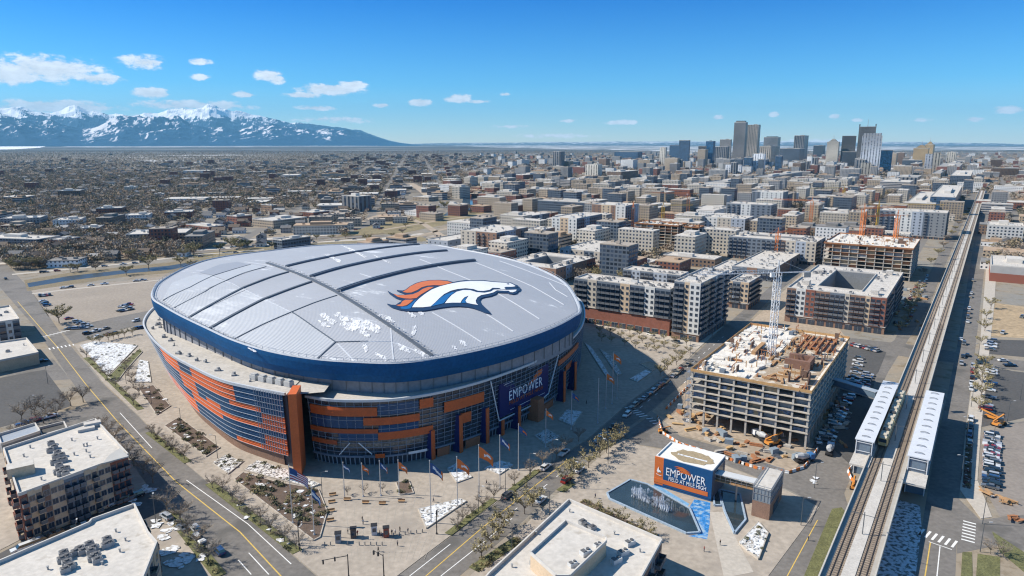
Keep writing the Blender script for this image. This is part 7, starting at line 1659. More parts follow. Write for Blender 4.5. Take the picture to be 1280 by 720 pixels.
# rocks and snow clumps (uncountable)
mb = MB()
for i, n in ((3,90),(2,18),(4,60),(12,70),(8,60),(10,26),(11,40),(5,20),(6,36),(16,30),(27,40),(28,60),(13,16)):
    if i >= len(bedlist): continue
    e, L_, m, h = bedlist[i]; xs_ = [p[0] for p in L_]; ys_ = [p[1] for p in L_]; c = 0
    while c < n:
        x = RB.uniform(min(xs_), max(xs_)); y = RB.uniform(min(ys_), max(ys_))
        if not inside((x, y), L_): continue
        z = RB.uniform(.25, .75); mb.rbox(e.location.x+x, e.location.y+y, .12+h-.02, z, z*.8, z*.4, RB.uniform(0, 3)); c += 1
mb.build('loose_stones', M('bed_stone', (0,0,0)), kind='stuff')
mb = MB()
PZ_ = [0]
def patch(x, y, r, z=.15):
    n = 9; P = []; PZ_[0] += 1; z += (PZ_[0] % 40)*.004
    for k in range(n): t = 2*pi*k/n; q = r*RB.uniform(.5, 1.2); P.append((x+cos(t)*q, y+sin(t)*q*.8))
    mb.prism(P, z, z+.09)
for i, n in ((4,16),(1,10),(2,6),(6,10),(0,5),(19,6),(25,6)):
    e, L_, m, h = bedlist[i]; xs_ = [p[0] for p in L_]; ys_ = [p[1] for p in L_]; c = 0
    while c < n:
        x = RB.uniform(min(xs_), max(xs_)); y = RB.uniform(min(ys_), max(ys_))
        if inside((x, y), L_): patch(e.location.x+x, e.location.y+y, RB.uniform(.5, 1.6), .12+h); c += 1
for px_, py_, r in ((205,668,2.5),(212,690,3),(222,705,3),(232,698,2),(196,655,2),(170,628,2),(183,612,2.5),(215,660,2),(1018,600,1.5),(1112,640,2),(950,628,1)):
    for k in range(4): g = G(px_+RB.uniform(-5,5), py_+RB.uniform(-5,5)); patch(*g, r*RB.uniform(.4, 1), .13)
mb.build('snow_patches', snow, kind='stuff')

# mass of suburban trees: 70 single ones that show largest, the rest one object
rt = random.Random(77)
def blob(seed, n, H_, R_, z0=.18, z1=.38):
    r = random.Random(seed); V, Fc = [], []
    for k in range(n):
        a = r.uniform(0, 2*pi); u = r.uniform(-1, 1); rr = R_*r.uniform(.35, 1); s = math.sqrt(1-u*u); c = Vector((cos(a)*s*rr, sin(a)*s*rr, H_*.58+u*H_*.40*r.uniform(.6, 1))); z = R_*r.uniform(z0, z1)
        p = Vector((r.gauss(0,1), r.gauss(0,1), r.gauss(0,1))).normalized(); q = p.cross(Vector((r.gauss(0,1), r.gauss(0,1), r.gauss(0,1)))).normalized(); b_ = len(V); V += [c-p*z, c+q*z*.8, c+p*z*.9, c-q*z*.7]; Fc.append((b_, b_+1, b_+2, b_+3))
    return np.array(V), np.array(Fc)
BN = [blob(80+i, 95, 9, 5.4, .09, .2) for i in range(4)]
BL = [blob(i, 44, 10, 5.2, .14, .28) for i in range(5)]+[blob(50+i, 15, 10, 5.2) for i in range(3)]
grid = {}
for x, y, r in [(A[0]+u_[0]*lb_/2+v_[0]*lc_/2, A[1]+u_[1]*lb_/2+v_[1]*lc_/2, math.hypot(lb_, lc_)*.42) for A, u_, v_, lb_, lc_ in OCC]+[(q[1], q[0], q[2][2]*.8) for q in CITY]+[(q[1], q[0], q[2][2]*.7) for q in HOU]: grid.setdefault((int(x//70), int(y//70)), []).append((x, y, r))
def clear(x, y):
    for i in (-1, 0, 1):
        for j in (-1, 0, 1):
            for a, b_, c in grid.get((int(x//70)+i, int(y//70)+j), ()):
                if (a-x)**2+(b_-y)**2 < (c+1.5)**2: return False
    for k in KEEP:
        if inside((x, y), k): return False
    d = Vector((x, y, 0))-RC0
    return not (abs(d.dot(RN)) < 26 and d.dot(RD) < VL)
pts = []
for _ in range(130000):
    Y = math.exp(rt.uniform(math.log(540), math.log(9000))); X = rt.uniform(-.95, .88)*Y; px_, py_ = proj(X, Y, 0)
    if not (-180 < px_ < 1380): continue
    n = mn.noise(Vector((X*.0024, Y*.0016, 9)))+.5*mn.noise(Vector((X*.009, Y*.006, 2)))
    w = .95 if px_ < 330 else (.7 if px_ < 560 else .6); w = min(1, w+.2) if py_ < 208 and px_ < 720 else w
    if py_ < 194: w = .9 if px_ < 560 else (.75 if px_ < 760 else .35)
    if px_ > 1130: w = .5
    if 560 < px_ < 1130 and 224 < py_ < 262: w = .8
    if 250 < px_ < 620 and py_ > 262: w = .05
    if Y < 4200: w *= 1.35 if Y > 1050 else .55
    if 780 < px_ < 960 and 238 < py_ < 262: w = 1.3
    if rt.random() > w*(1+.9*n): continue
    if Y > 640 and Y < 4200 and street_gap(X, Y) < 6.5: continue
    if not clear(X, Y): continue
    pts.append((Y, X))
pts.sort()
VIS_ = [q for q in pts if 0 < proj(q[1], q[0], 0)[0] < 1280][:60]; SV_ = set(VIS_)
pts = VIS_+[q for q in pts if q not in SV_]
for Y, X in pts[:60]: tree('big', X, Y, 0, 'bare city tree '+where_is(X, Y), 'bare trees through the near city', .85)
V, Fc, MI = [], [], []; off = 0
for Y, X in pts[60:]:
    b_ = BN[rt.randrange(4)] if Y < 1150 else BL[rt.randrange(5)] if Y < 2400 else BL[5+rt.randrange(3)]; a = rt.uniform(0, 6.28); s = rt.uniform(.65, 1.25); sz = s*rt.uniform(.75, 1.1); c, sn = cos(a)*s, sin(a)*s; v = b_[0]
    V.append(np.stack([v[:, 0]*c-v[:, 1]*sn+X, v[:, 0]*sn+v[:, 1]*c+Y, v[:, 2]*sz], 1)); Fc.append(b_[1]+off); off += len(v); MI += [rt.choice((0,0,0,1,1,2,3))]*len(b_[1])
V = np.concatenate(V).astype(np.float32); Fc = np.concatenate(Fc).astype(np.int32)
me = bpy.data.meshes.new('distant_trees'); me.vertices.add(len(V)); me.vertices.foreach_set('co', V.ravel()); me.loops.add(len(Fc)*4); me.loops.foreach_set('vertex_index', Fc.ravel()); me.polygons.add(len(Fc)); me.polygons.foreach_set('loop_start', np.arange(0, len(Fc)*4, 4, dtype=np.int32))
for m_x in (M('far_tree_grey', (.30,.25,.20), .95, .3, .02, fine=9), M('far_tree_brown', (.36,.27,.19), .95, .3, .02, fine=9), M('far_tree_dark', (.11,.11,.08), .95, .3, .02, fine=9), M('far_tree_olive', (.27,.22,.135), .95, .3, .02, fine=9)): me.materials.append(m_x)
me.polygons.foreach_set('material_index', MI); me.update(calc_edges=True); link('distant_trees', me, kind='stuff', label='mass of bare and evergreen trees covering the suburbs', cat='distant trees')

# ================================================================ vehicles
CARC = dict(white=(.70,.70,.69), silver=(.42,.43,.45), black=(.015,.016,.018), grey=(.13,.135,.14), blue=(.03,.07,.17), red=(.28,.03,.025), orange=(.55,.20,.04), tan=(.38,.32,.24))
def cpaint(c): return M('car_paint_'+c, CARC[c], .25, .04, 1, metal=.1, coat=.6)
tyre = M('tyre', (.02,.02,.02), .9, .1, 1); cglass = M('car_glass', (.02,.028,.035), .08, .1, 1, spec=.8); lampm = M('car_lamp', (.6,.6,.55), .3, .05, 1); tailm = M('tail_lamp', (.35,.02,.02), .3, .05, 1)
def hull(sec, w, m=0):
    """side outline extruded across and pinched toward the roof"""
    mb = MB(); n = len(sec); b_ = 0
    for s in (-1, 1): mb.v += [(x, s*w*(1-.0 if z < 1.0 else .80), z) for x, z in sec]
    for i in range(n): j = (i+1) % n; mb.f.append((i, j, n+j, n+i)); mb.m.append(m)
    mb.f += [tuple(range(n))[::-1], tuple(range(n, 2*n))]; mb.m += [m, m]; return mb
BODY = {'sedan': ([(-2.3,.35),(2.3,.35),(2.35,.72),(1.2,.92),(-1.6,.98),(-2.3,.85)], [(-1.5,.96),(1.05,.92),(.35,1.42),(-.95,1.44)]),
        'suv': ([(-2.35,.4),(2.35,.4),(2.38,.9),(1.25,1.05),(-2.3,1.1),(-2.35,.9)], [(-2.2,1.1),(1.1,1.05),(.5,1.68),(-2.0,1.72)]),
        'pickup': ([(-2.8,.5),(2.7,.5),(2.72,1.0),(1.5,1.12),(-2.75,1.12)], [(-.7,1.1),(1.3,1.1),(.7,1.78),(-.5,1.8)]),
        'van': ([(-2.8,.4),(2.6,.4),(2.65,1.1),(2.0,1.3),(-2.75,1.3)], [(-2.75,1.28),(2.05,1.28),(1.3,2.15),(-2.7,2.2)])}
CT = {}
def car_tmpl(kind, c):
    k = (kind, c)
    if k not in CT:
        low, cab = BODY[kind]; b_ = hull(low, .9); me = b_.mesh('body', cpaint(c)); g = MB(); n = len(cab)
        for s in (-1, 1): g.v += [(x, s*(.84 if i < 2 else .68), z) for i, (x, z) in enumerate(cab)]
        for i in range(n): j = (i+1) % n; g.f.append((i, j, n+j, n+i)); g.m.append(1 if i == 2 else 0)
        g.f += [tuple(range(n))[::-1], tuple(range(n, 2*n))]; g.m += [0, 0]
        cabm = g.mesh('cabin', [cglass, cpaint(c)]); wh = MB().tube((0,-.11,0),(0,.11,0),.33,n=10,m=0).tube((0,-.12,0),(0,.12,0),.17,n=8,m=1).mesh('wheel', [tyre, steel])
        L_ = low[1][0]; hl = MB().box(-.04,-.2,-.07,.04,.2,.07).mesh('headlight', lampm); tl = MB().box(-.04,-.2,-.07,.04,.2,.07).mesh('tail_light', tailm)
        far = hull(low, .9); q = len(far.v); far.v += g.v; far.f += [tuple(i+q for i in f) for f in g.f]; far.m += [2 if m else 1 for m in g.m]
        for x in (-1.45, 1.4):
            for y in (-.8, .8): far.tube((x,y-.1,.33),(x,y+.1,.33),.33,n=8,m=3)
        CT[k] = (me, cabm, wh, hl, tl, far.mesh('car', [cpaint(c), cglass, cpaint(c), tyre]), L_)
    return CT[k]
NCAR = [0]; SEEN = {}
ORD = ('first','second','third','fourth','fifth','sixth','seventh','eighth','ninth','tenth','eleventh','twelfth','thirteenth','fourteenth','fifteenth','sixteenth','seventeenth','eighteenth','nineteenth','twentieth')
def car(x, y, rz, kind, c, where, group, z=.03, near=None, sc_=1.0):
    t = car_tmpl(kind, c); base = '%s %s %s' % (c, {'sedan': 'saloon car', 'suv': 'sport utility car', 'pickup': 'pickup truck', 'van': 'delivery van'}[kind], where); n = SEEN.get(base, 0); SEEN[base] = n+1
    lab = base if n == 0 else base+', '+ORD[n % 20]+' back'; dist = math.hypot(x, y); name = {'sedan': 'parked_car', 'suv': 'parked_car', 'pickup': 'pickup_truck', 'van': 'van'}[kind]
    s = 1.08*sc_
    if (near if near is not None else dist < 330):
        e = empty(name, (x, y, z), rz, lab, 'car', group); e.scale = (s, s, s); link('body', t[0], e); link('cabin', t[1], e)
        for a in (-1.45, 1.4):
            for b_ in (-.82, .82): link('wheel', t[2], e, (a, b_, .33))
        for b_ in (-.62, .62): link('headlight', t[3], e, (t[6], b_, .68)); link('tail_light', t[4], e, (-t[6], b_, .72))
        return e
    o = link(name, t[5], None, (x, y, z), rz, label=lab, cat='car', group=group); o.scale = (s, s, s); return o
rc = random.Random(31); CK = ['sedan','suv','suv','sedan','pickup','suv']; CC_ = ['white','white','silver','black','grey','black','blue','silver','grey','red','white','tan']
def carrow(p, q, n, ang_off, where, group, fill=1.0, z=.05, kinds=CK, sz=1.0):
    A = Vector(G(*p)); B = Vector(G(*q)); d = (B-A); a = math.atan2(d.y, d.x)+ang_off
    for k in range(n):
        if rc.random() > fill: continue
        c = A.lerp(B, (k+.5)/n); car(c.x+rc.uniform(-.25,.25), c.y+rc.uniform(-.2,.2), a+rc.choice((0, pi))+rc.uniform(-.04,.04), rc.choice(kinds), rc.choice(CC_), where, group, z, sz)
carrow((1238,612), (1240,543), 22, pi/2, 'in the front row of the east car park', 'cars in the east car park', 1)
carrow((1211,560), (1214,522), 4, 0, 'parked along the east pavement', 'cars along the east pavement', 1)
carrow((1213,500), (1217,456), 6, 0, 'parked along the east road farther up', 'cars along the upper east road', .9)
carrow((1240,425), (1237,440), 4, pi/2, 'in the small dark car park at right', 'cars in the small dark car park', 1)
carrow((1240,462), (1232,515), 12, pi/2, 'along the kerb of the wide dark car park', 'cars in the wide dark car park', .7)
carrow((1085,468), (1074,497), 9, pi/2, 'in the site car park row nearest the station', 'cars in the site car park', .95); carrow((1074,446), (1062,492), 9, pi/2, 'in the middle row of the site car park', 'cars in the site car park', .9); carrow((1066,432), (1098,440), 9, pi/2, 'in the far row of the site car park', 'cars in the site car park', .9)
carrow((1030,560), (1062,495), 14, pi/2, 'in the shade beside the concrete frame', 'cars in the shade of the concrete frame', .9, z=.07); carrow((1022,556), (1050,500), 11, .3, 'hard against the concrete frame', 'cars in the shade of the concrete frame', .7, z=.07)
carrow((60,590+40), (175,603), 9, 0, 'in the shade below the tan apartments', 'cars below the tan apartments', 0)
carrow((30,670), (175,620), 14, 0, 'in the row below the tan apartments', 'cars parked below the tan apartments', .95); carrow((20,690), (120,654), 8, 0, 'in the row against the nearest building', 'cars parked against the nearest building', .8)
carrow((200,641), (282,700), 4, 0, 'parked by the verge of the west road', 'cars by the verge of the west road', .75)
carrow((784,516), (862,455), 15, 0, 'parked at the far kerb of the stadium road', 'cars at the kerb of the stadium road', .85)
carrow((738,560), (786,518), 8, 0, 'in the shaded kerb row of the stadium road', 'cars in the shaded kerb row', .55)
carrow((52,376), (60,384), 3, pi/2, 'in the west car park by the canal', 'cars in the west car park', 1); carrow((48,371), (64,369), 4, pi/2, 'in the north corner of the west car park', 'cars in the west car park', 1)
carrow((84,398), (118,412), 7, pi/2, 'in the near row of the west car park', 'cars in the west car park', .7); carrow((84,412), (108,411), 5, 0, 'under the round tree of the west car park', 'cars in the west car park', 1)
carrow((148,390), (166,386), 6, pi/2, 'in the cluster by the dome', 'cars in the west car park', 1); carrow((75,361), (190,350), 14, 0, 'on the canal side of the west car park', 'cars on the canal side', .55); carrow((150,385), (163,381), 4, pi/2, 'behind the cluster by the dome', 'cars in the west car park', .8)
carrow((100,420), (178,400), 14, 0, 'on the cross street by the west car park', 'cars on the cross street', .45); carrow((112,424), (180,410), 10, .2, 'on the snowy verge north of the dome corner', 'cars near the snowy verge', .5)
carrow((36,455), (56,452), 3, .2, 'in the small yard by the tan shop', 'cars by the tan shop', 1); carrow((5,538), (70,520), 4, 0, 'on the street by the dark car park', 'cars by the dark car park', .6)
carrow((735,396), (850,430), 12, 0, 'on the forecourt lane before the brick based wing', 'cars before the brick based wing', .6)
carrow((345,307), (390,301), 12, pi/2, 'outside the glass restaurant beyond the dome', 'cars outside the restaurant', .9, near=None) if False else carrow((345,307), (392,301), 12, pi/2, 'outside the glass restaurant beyond the dome', 'cars outside the restaurant', .9)
carrow((240,290), (275,286), 12, pi/2, 'in the blue car park left of the tan office', 'cars left of the tan office', .9); carrow((118,300), (150,302), 8, pi/2, 'in the car park left of the tan warehouse', 'cars left of the tan warehouse', .8)
carrow((1158,420), (1195,330), 22, 0, 'along the shaded street under the viaduct', 'cars under the viaduct', .6); carrow((1200,470), (1216,350), 20, 0, 'along the road east of the viaduct', 'cars east of the viaduct', .5)
carrow((1165,392), (1205,290), 26, 0, 'on the street west of the viaduct', 'cars west of the viaduct', .5); carrow((1126,425), (1160,345), 16, 0, 'at the kerb west of the viaduct', 'cars west of the viaduct', .6)
carrow((1118,408), (1150,352), 14, .3, 'in the dusty yard beside the brick courtyard block', 'cars in the dusty yard', .6); carrow((1250,420), (1280,395), 5, 0, 'on the straw field', 'cars on the straw field', .5)
for k in range(46):
    t = rc.random(); ln_ = k % 4; P_ = (((-20,319),(480,286)), ((-20,331),(480,297)), ((0,317),(480,285)), ((40,342),(300,316)))[ln_]; A = Vector(G(*P_[0])); B = Vector(G(*P_[1])); c = A.lerp(B, t); d = B-A
    car(c.x, c.y+rc.choice((-2.2,2.2)), math.atan2(d.y, d.x), rc.choice(CK), rc.choice(CC_), 'driving on the highway beyond the canal', 'highway traffic', .05)
for x, y, k, c, w, rz in ((682,586,'suv','white','driving on the front road, nearer one of two',57),(705,568,'pickup','white','driving on the front road out of the shadow',57),(635,621,'suv','grey','parked at the stadium side kerb',57),(708,600+2,'suv','red','waiting by the median of the front road',57),(724,589,'sedan','white','turning by the median trees',57),(676,627,'sedan','white','at the kerb by the white roofed building',57),
    (776,570-24,'sedan','white','in the shade before the crossing',57),(244,663,'suv','silver','on the west road by the lower verge',134),(274,691,'suv','blue','on the west road below the silver one',134),(41,453,'pickup','white','by the corner of the tan shop',200),(7,349,'sedan','black','crossing the bridge at far left',134),(1201,425,'sedan','white','driving on the east road',56),(1209,445,'sedan','black','driving south on the east road',56),(1228,455,'van','grey','on the east cross street',-5),(1262,458,'pickup','black','on the east cross street farther right',-5),(1254,452,'sedan','white','on the east cross street middle',-5)):
    g = G(x, y); car(g[0], g[1], radians(rz), k, c, w, 'vehicles on the move', .05)
# trucks and machines at the site
def machine(name, label, cat, px_, z, rz, parts):
    g = G(*px_); e = empty(name, (*g, z), rz, label, cat)
    for nm, fn, m_ in parts: mb = MB(); fn(mb); mb.build(nm, m_, e)
    return e
morange = M('machine_orange', (.58,.24,.05), .5, .15, 1)
def wheels4(mb):
    for x in (-1.8, 1.8):
        for y in (-1.1, 1.1): mb.tube((x,y-.25,.6),(x,y+.25,.6),.62,n=12)
for i, (px_, rz, lab, s) in enumerate((((966,556),.4,'orange telehandler at the foot of the concrete frame',1.3),((960,551),1.8,'second orange machine behind the telehandler',1.0),((829,541),.1,'yellow orange loader by the site street',.8),((1248,532),.5,'orange loader in the east yard',1.2),((1240,524),2.1,'tan excavator in the east yard',1.1),((1068,610),1,'small orange machine by the left platform stair',.9))):
    e = machine('telehandler', lab, 'construction machine', px_, .07, rz, (('chassis', lambda mb: mb.box(-2.4,-1,.6,2.2,1,1.3), morange), ('wheels', wheels4, tyre), ('cab', lambda mb: mb.box(-.6,-.9,1.3,.8,.1,2.7), cglass), ('boom', lambda mb: mb.bar((-2.2,.6,1.7),(3.8,.6,2.9),.45), morange), ('fork', lambda mb: (mb.box(3.7,.1,1.6,3.9,1.1,2.9), mb.box(3.9,.2,1.6,5,.35,1.7), mb.box(3.9,.85,1.6,5,1.0,1.7)), steel)))
    e.scale = (s, s, s)
tank = M('tank_grey', (.40,.41,.42), .5, .15, 1); bl_ = M('cab_blue', (.05,.16,.36), .4, .1, 1)
for px_, rz, lab, cm_ in (((950,549),1.9,'grey concrete mixer truck at the foot of the frame',white_p),((1037,566),1.05,'pale blue cab truck in the shade right of the frame',M('cab_pale', (.45,.55,.66), .4, .1, 1)),((1005,577),.3,'small blue tank truck at the site corner',bl_)):
    machine('mixer_truck', lab, 'truck', px_, .07, rz, (('chassis', lambda mb: mb.box(-3.8,-1.1,.6,3.4,1.1,1.1), dark_p), ('cab', lambda mb: (mb.box(1.8,-1.15,1.0,3.6,1.15,2.8),), cm_), ('windscreen', lambda mb: mb.box(3.6,-1,1.9,3.66,1,2.6), cglass), ('drum', lambda mb: (mb.tube((-3.4,0,2.5),(-1,0,2.2),.7,1.25,12), mb.tube((-1,0,2.2),(1.5,0,1.9),1.25,.8,12)), tank), ('wheels', lambda mb: [mb.tube((x,y-.2,.5),(x,y+.2,.5),.5,n=10) for x in (-2.8,-1.5,2.5) for y in (-1.05,1.05)], tyre)))
# barriers, pipes, timber and spoil on the site
rb_ = random.Random(8); bar_o = M('barrier_orange', (.62,.20,.05), .6, .1, 1)
barm = MB().box(-1,-.3,0,1,.3,.25).box(-1,-.12,.25,1,.12,.95)
bme = [barm.mesh('barrier', m_) for m_ in (bar_o, white_p, conc)]
def barrierline(pts, n, group, where):
    P = [Vector(G(*p)) for p in pts]; tot = sum((b_-a).length for a, b_ in zip(P, P[1:]))
    for k in range(n):
        s = tot*(k+.5)/n
        for a, b_ in zip(P, P[1:]):
            l = (b_-a).length
            if s <= l: c = a.lerp(b_, s/l); d = b_-a; break
            s -= l
        o = link('traffic_barrier', bme[k % 2], None, (c.x, c.y, .08), math.atan2(d.y, d.x)); tag(o, ('orange' if k % 2 == 0 else 'white')+' plastic traffic barrier '+where, 'barrier', group)
barrierline([(822,522),(828,542),(850,556),(905,573),(945,586),(985,592)], 46, 'barriers round the building site', 'in the line round the building site')
barrierline([(985,592),(1004,586),(1014,574),(1022,562)], 14, 'barriers at the site corner', 'in the curve at the site corner')
barrierline([(1075,572),(1060,590),(1064,600),(1074,607)], 12, 'barriers by the platform stair', 'in the curve by the left platform stair')
barrierline([(832,512),(866,478)], 16, 'barriers along the stadium road', 'in the line between site and stadium road')
SM = [('timber_stack', wood, 'stack of sawn timber'), ('formwork_stack', rust, 'stack of rusty formwork'), ('pipe_bundle', steel, 'bundle of steel pipes'), ('crate', conc, 'pale grey material crate'), ('container', M('container_grey', (.22,.27,.32), .7, .15, 1), 'small grey blue container'), ('timber_stack', M('ochre_board', (.5,.33,.16), .9, .2, 1), 'stack of ochre boards')]
for k in range(130):
    for _ in range(20):
        px_, py_ = rb_.choice(((rb_.uniform(826,905), rb_.uniform(510,556)), (rb_.uniform(900,1000), rb_.uniform(548,578)), (rb_.uniform(826,905), rb_.uniform(510,556)), (rb_.uniform(1030,1060), rb_.uniform(505,560)), (rb_.uniform(1120,1160), rb_.uniform(350,415))))
        if 826 <= px_ <= 905 and py_ < 556 and not (py_ > 508+(868-px_)*.0 and py_ < 521+(px_-826)*.5): continue
        break
    g = G(px_, py_); nm, mt_, lb_ = SM[rb_.choice((0,0,1,1,1,2,3,3,4,5,5))]; mb = MB(); L_ = rb_.uniform(1.5, 5)
    if nm == 'pipe_bundle':
        for q in range(5): mb.tube((-L_/2,q*.3-.6,.15+.25*(q % 2)),(L_/2,q*.3-.6,.15+.25*(q % 2)),.14,n=6)
    elif nm == 'container': mb.box(-L_/2,-1,0,L_/2,1,1.9)
    else:
        for q in range(rb_.randrange(2, 5)): mb.rbox(rb_.uniform(-.3,.3), rb_.uniform(-.3,.3), q*.3, L_, rb_.uniform(.6,1.6), .28, rb_.uniform(-.1,.1))
    zone = 'left yard of the site' if px_ < 905 else ('strip before the concrete frame' if px_ < 1005 else ('shade right of the concrete frame' if px_ < 1065 else 'dusty yard by the courtyard block'))
    o = mb.build(nm, mt_, None, (*g, .07), rb_.uniform(0, 3)); tag(o, '%s lying in the %s' % (lb_, zone), 'building material', 'materials in the %s' % zone)
# ================================================================ street furniture
pole_m = M('pole_grey', (.55,.56,.58), .4, .06, 1, metal=.5); fl_o = M('flag_orange', (.68,.17,.04), .8, .1, .6); fl_b = M('flag_blue', (.03,.08,.22), .8, .1, .6); fl_w = M('flag_white', (.75,.75,.76), .8, .06, .6); fl_r = M('flag_red', (.45,.04,.05), .8, .08, .6)
def flagpole(base, top, kind, label, fw=5.2, fh=3.2, droop=.75, z=.12):
    h = htop(base[0], base[1], top[1]); g = G(*base); e = empty('flagpole', (*g, z), 0, label, 'flagpole', 'flagpoles round the plaza'); MB().tube((0,0,0),(0,0,h),.17,.09,8).tube((0,0,h),(0,0,h+.3),.16,.16,8).tube((0,0,0),(0,0,.4),.4,.3,8).build('pole', pole_m, e)
    if not kind: return e
    nx, ny = 14, 10; mb = MB(); mats = {'orange': [fl_o, fl_w], 'bluewhite': [fl_b, fl_w, fl_o], 'us': [fl_r, fl_w, fl_b], 'state': [fl_w, fl_b, fl_o], 'shade': [fl_b, fl_o]}[kind]
    for i in range(nx+1):
        for j in range(ny+1):
            u, v = i/nx, j/ny; w = sin(u*9+v*2)*.35*u; x = u*fw*cos(droop); y = w; zz = h-.4-v*fh*(1-.28*u)-u*fw*sin(droop)*(.55+.45*u); mb.v.append((x+.12, y-.1*u, zz))
    for i in range(nx):
        for j in range(ny):
            a = i*(ny+1)+j; mb.f.append((a, a+ny+1, a+ny+2, a+1)); u, v = (i+.5)/nx, (j+.5)/ny
            if kind == 'us': m = 2 if (u < .4 and v < .5) else (0 if int(v*10) % 2 == 0 else 1)
            elif kind == 'orange': m = 1 if (abs(v-.5-.18*sin(u*7)) < .13 and .35 < u < .85) else 0
            elif kind == 'bluewhite': m = 1 if (abs(v-.5+.15*sin(u*6)) < .15 and .2 < u < .9) else (2 if u > .86 else 0)
            elif kind == 'state': m = 0 if .33 < v < .67 else 1
            else: m = 1 if u > .5 and .3 < v < .7 else 0
            mb.m.append(m)
    mb.build('flag', mats, e); return e
for b_, t_, k, lab, fw in (((431,624),(430,579),'state','flagpole with a limp striped flag before the doors, leftmost of the entrance row',2.6),((454,621),(451,580),'orange','flagpole with a hanging orange flag, second of the entrance row',2.8),((476,620),(474,577),'bluewhite','flagpole with a narrow blue and white flag, third of the entrance row',3.2),((499,618),(498,576),'orange','flagpole with an orange flag blown right, fourth of the entrance row',3.8),
    ((539,654),(537,577),'bluewhite','tall flagpole standing in the snow triangle with a blue and white flag',5.0),((572,634),(569,572),'orange','flagpole with orange flag right of the snow triangle',5.0),((599,621),(597,557),'orange','tall flagpole with the largest orange flag',6.0),((625,611),(622,545),'bluewhite','flagpole with blue and white flag between two orange ones',4.2),((648,588),(648,531),'shade','flagpole in the shade left of the rock diamond',3.6),((682,559),(682,512),'orange','flagpole below the big sign',3.4),
    ((714,537),(714,490),'shade','flagpole in the snow rectangle under the blue fin',3.4),((747,529),(749,474),None,'bare flagpole on the east plaza',0),((757,511),(757,466),'orange','flagpole with orange flag on the east plaza, nearest of three',4.4),((765,505),(765,441),'orange','tallest flagpole with orange flag on the east plaza',4.4),((771,498),(771,466),None,'thin bare flagpole behind the east plaza flags',0)):
    flagpole(b_, t_, k, lab, fw or 3, fw*.62 if fw else 2)
flagpole((366,655), (359,584), 'us', 'tall flagpole with the red white and blue striped flag over the shrub garden', 6.5, 4.0, .62, .4); flagpole((393,670), (387,611), 'state', 'flagpole with a white and blue flag right of the striped one', 4.2, 2.8, 1.0, .4)
# street lamps
lm = MB().tube((0,0,0),(0,0,8.6),.12,.07,6).bar((0,0,8.5),(1.8,0,8.9),.09).mesh('post', M('lamp_post_dark', (.09,.10,.11), .5, .1, 1)); lh = MB().box(1.3,-.16,8.82,2.2,.16,8.96).mesh('lamp_head', M('lamp_head', (.5,.5,.5), .5, .1, 1))
def lamps(p, q, n, where, rz=0, s=1):
    A = Vector(G(*p)); B = Vector(G(*q))
    for k in range(n):
        c = A.lerp(B, k/max(1, n-1)); e = empty('street_lamp', (c.x, c.y, .12), rz, 'dark street lamp %s, %s from the near end' % (where, ORD[k]), 'street lamp', 'street lamps'); e.scale = (s, s, s); link('post', lm, e); link('lamp_head', lh, e)
lamps((272,573), (158,480), 4, 'on the pavement below the curved wall', pi); lamps((403,622), (404,628), 1, 'beside the shrub garden', 0); lamps((598,640), (690,578), 4, 'on the planted kerb of the stadium road', -.5); lamps((640,690), (760,580), 4, 'on the south kerb of the front road', 2.5)
lamps((1001,657), (1018,610), 2, 'on the pavement by the lift tower', 0); lamps((1201,600), (1222,450), 5, 'on the east pavement', pi); lamps((1225,690), (1228,655), 2, 'at the south east corner', 0); lamps((100,690), (195,655), 2, 'in the street between the two left buildings', 2); lamps((830,470), (890,425), 3, 'beyond the parked vans', 2.4); lamps((1240,560),(1275,500),3,'inside the east car park',0); lamps((40,520),(60,480),2,'inside the dark car park',0)
lamps((275,322),(276,322),1,'in the meadow beyond the dome rim',0,1.8); lamps((30,330), (150,322), 5, 'along the highway', pi/2, 1.4)
# traffic signals at the corner
def signal(base, rz, arm, lab):
    g = G(*base); e = empty('traffic_signal', (*g, .12), rz, lab, 'traffic signal'); MB().tube((0,0,0),(0,0,6.6),.16,.12,8).tube((0,0,0),(0,0,.4),.3,.25,8).build('post', dark_p, e); MB().tube((0,0,6.2),(arm,0,6.7),.1,.07,6).build('mast_arm', dark_p, e)
    for x in (arm*.5, arm*.95): h_ = MB().box(x-.18,-.2,5.6,x+.18,.2,6.7).build('signal_head', dark_p, e)
    return e
signal((436,722), radians(206), 6.5, 'black traffic signal with arm reaching left over the west road'); signal((480,722), radians(152), 3.2, 'black traffic signal at the plaza corner with a short arm'); signal((374,682), radians(90), 1.2, 'short black signal post on the west pavement'); signal((546,668), radians(90), 1.5, 'black signal post by the ramp of the stadium road')
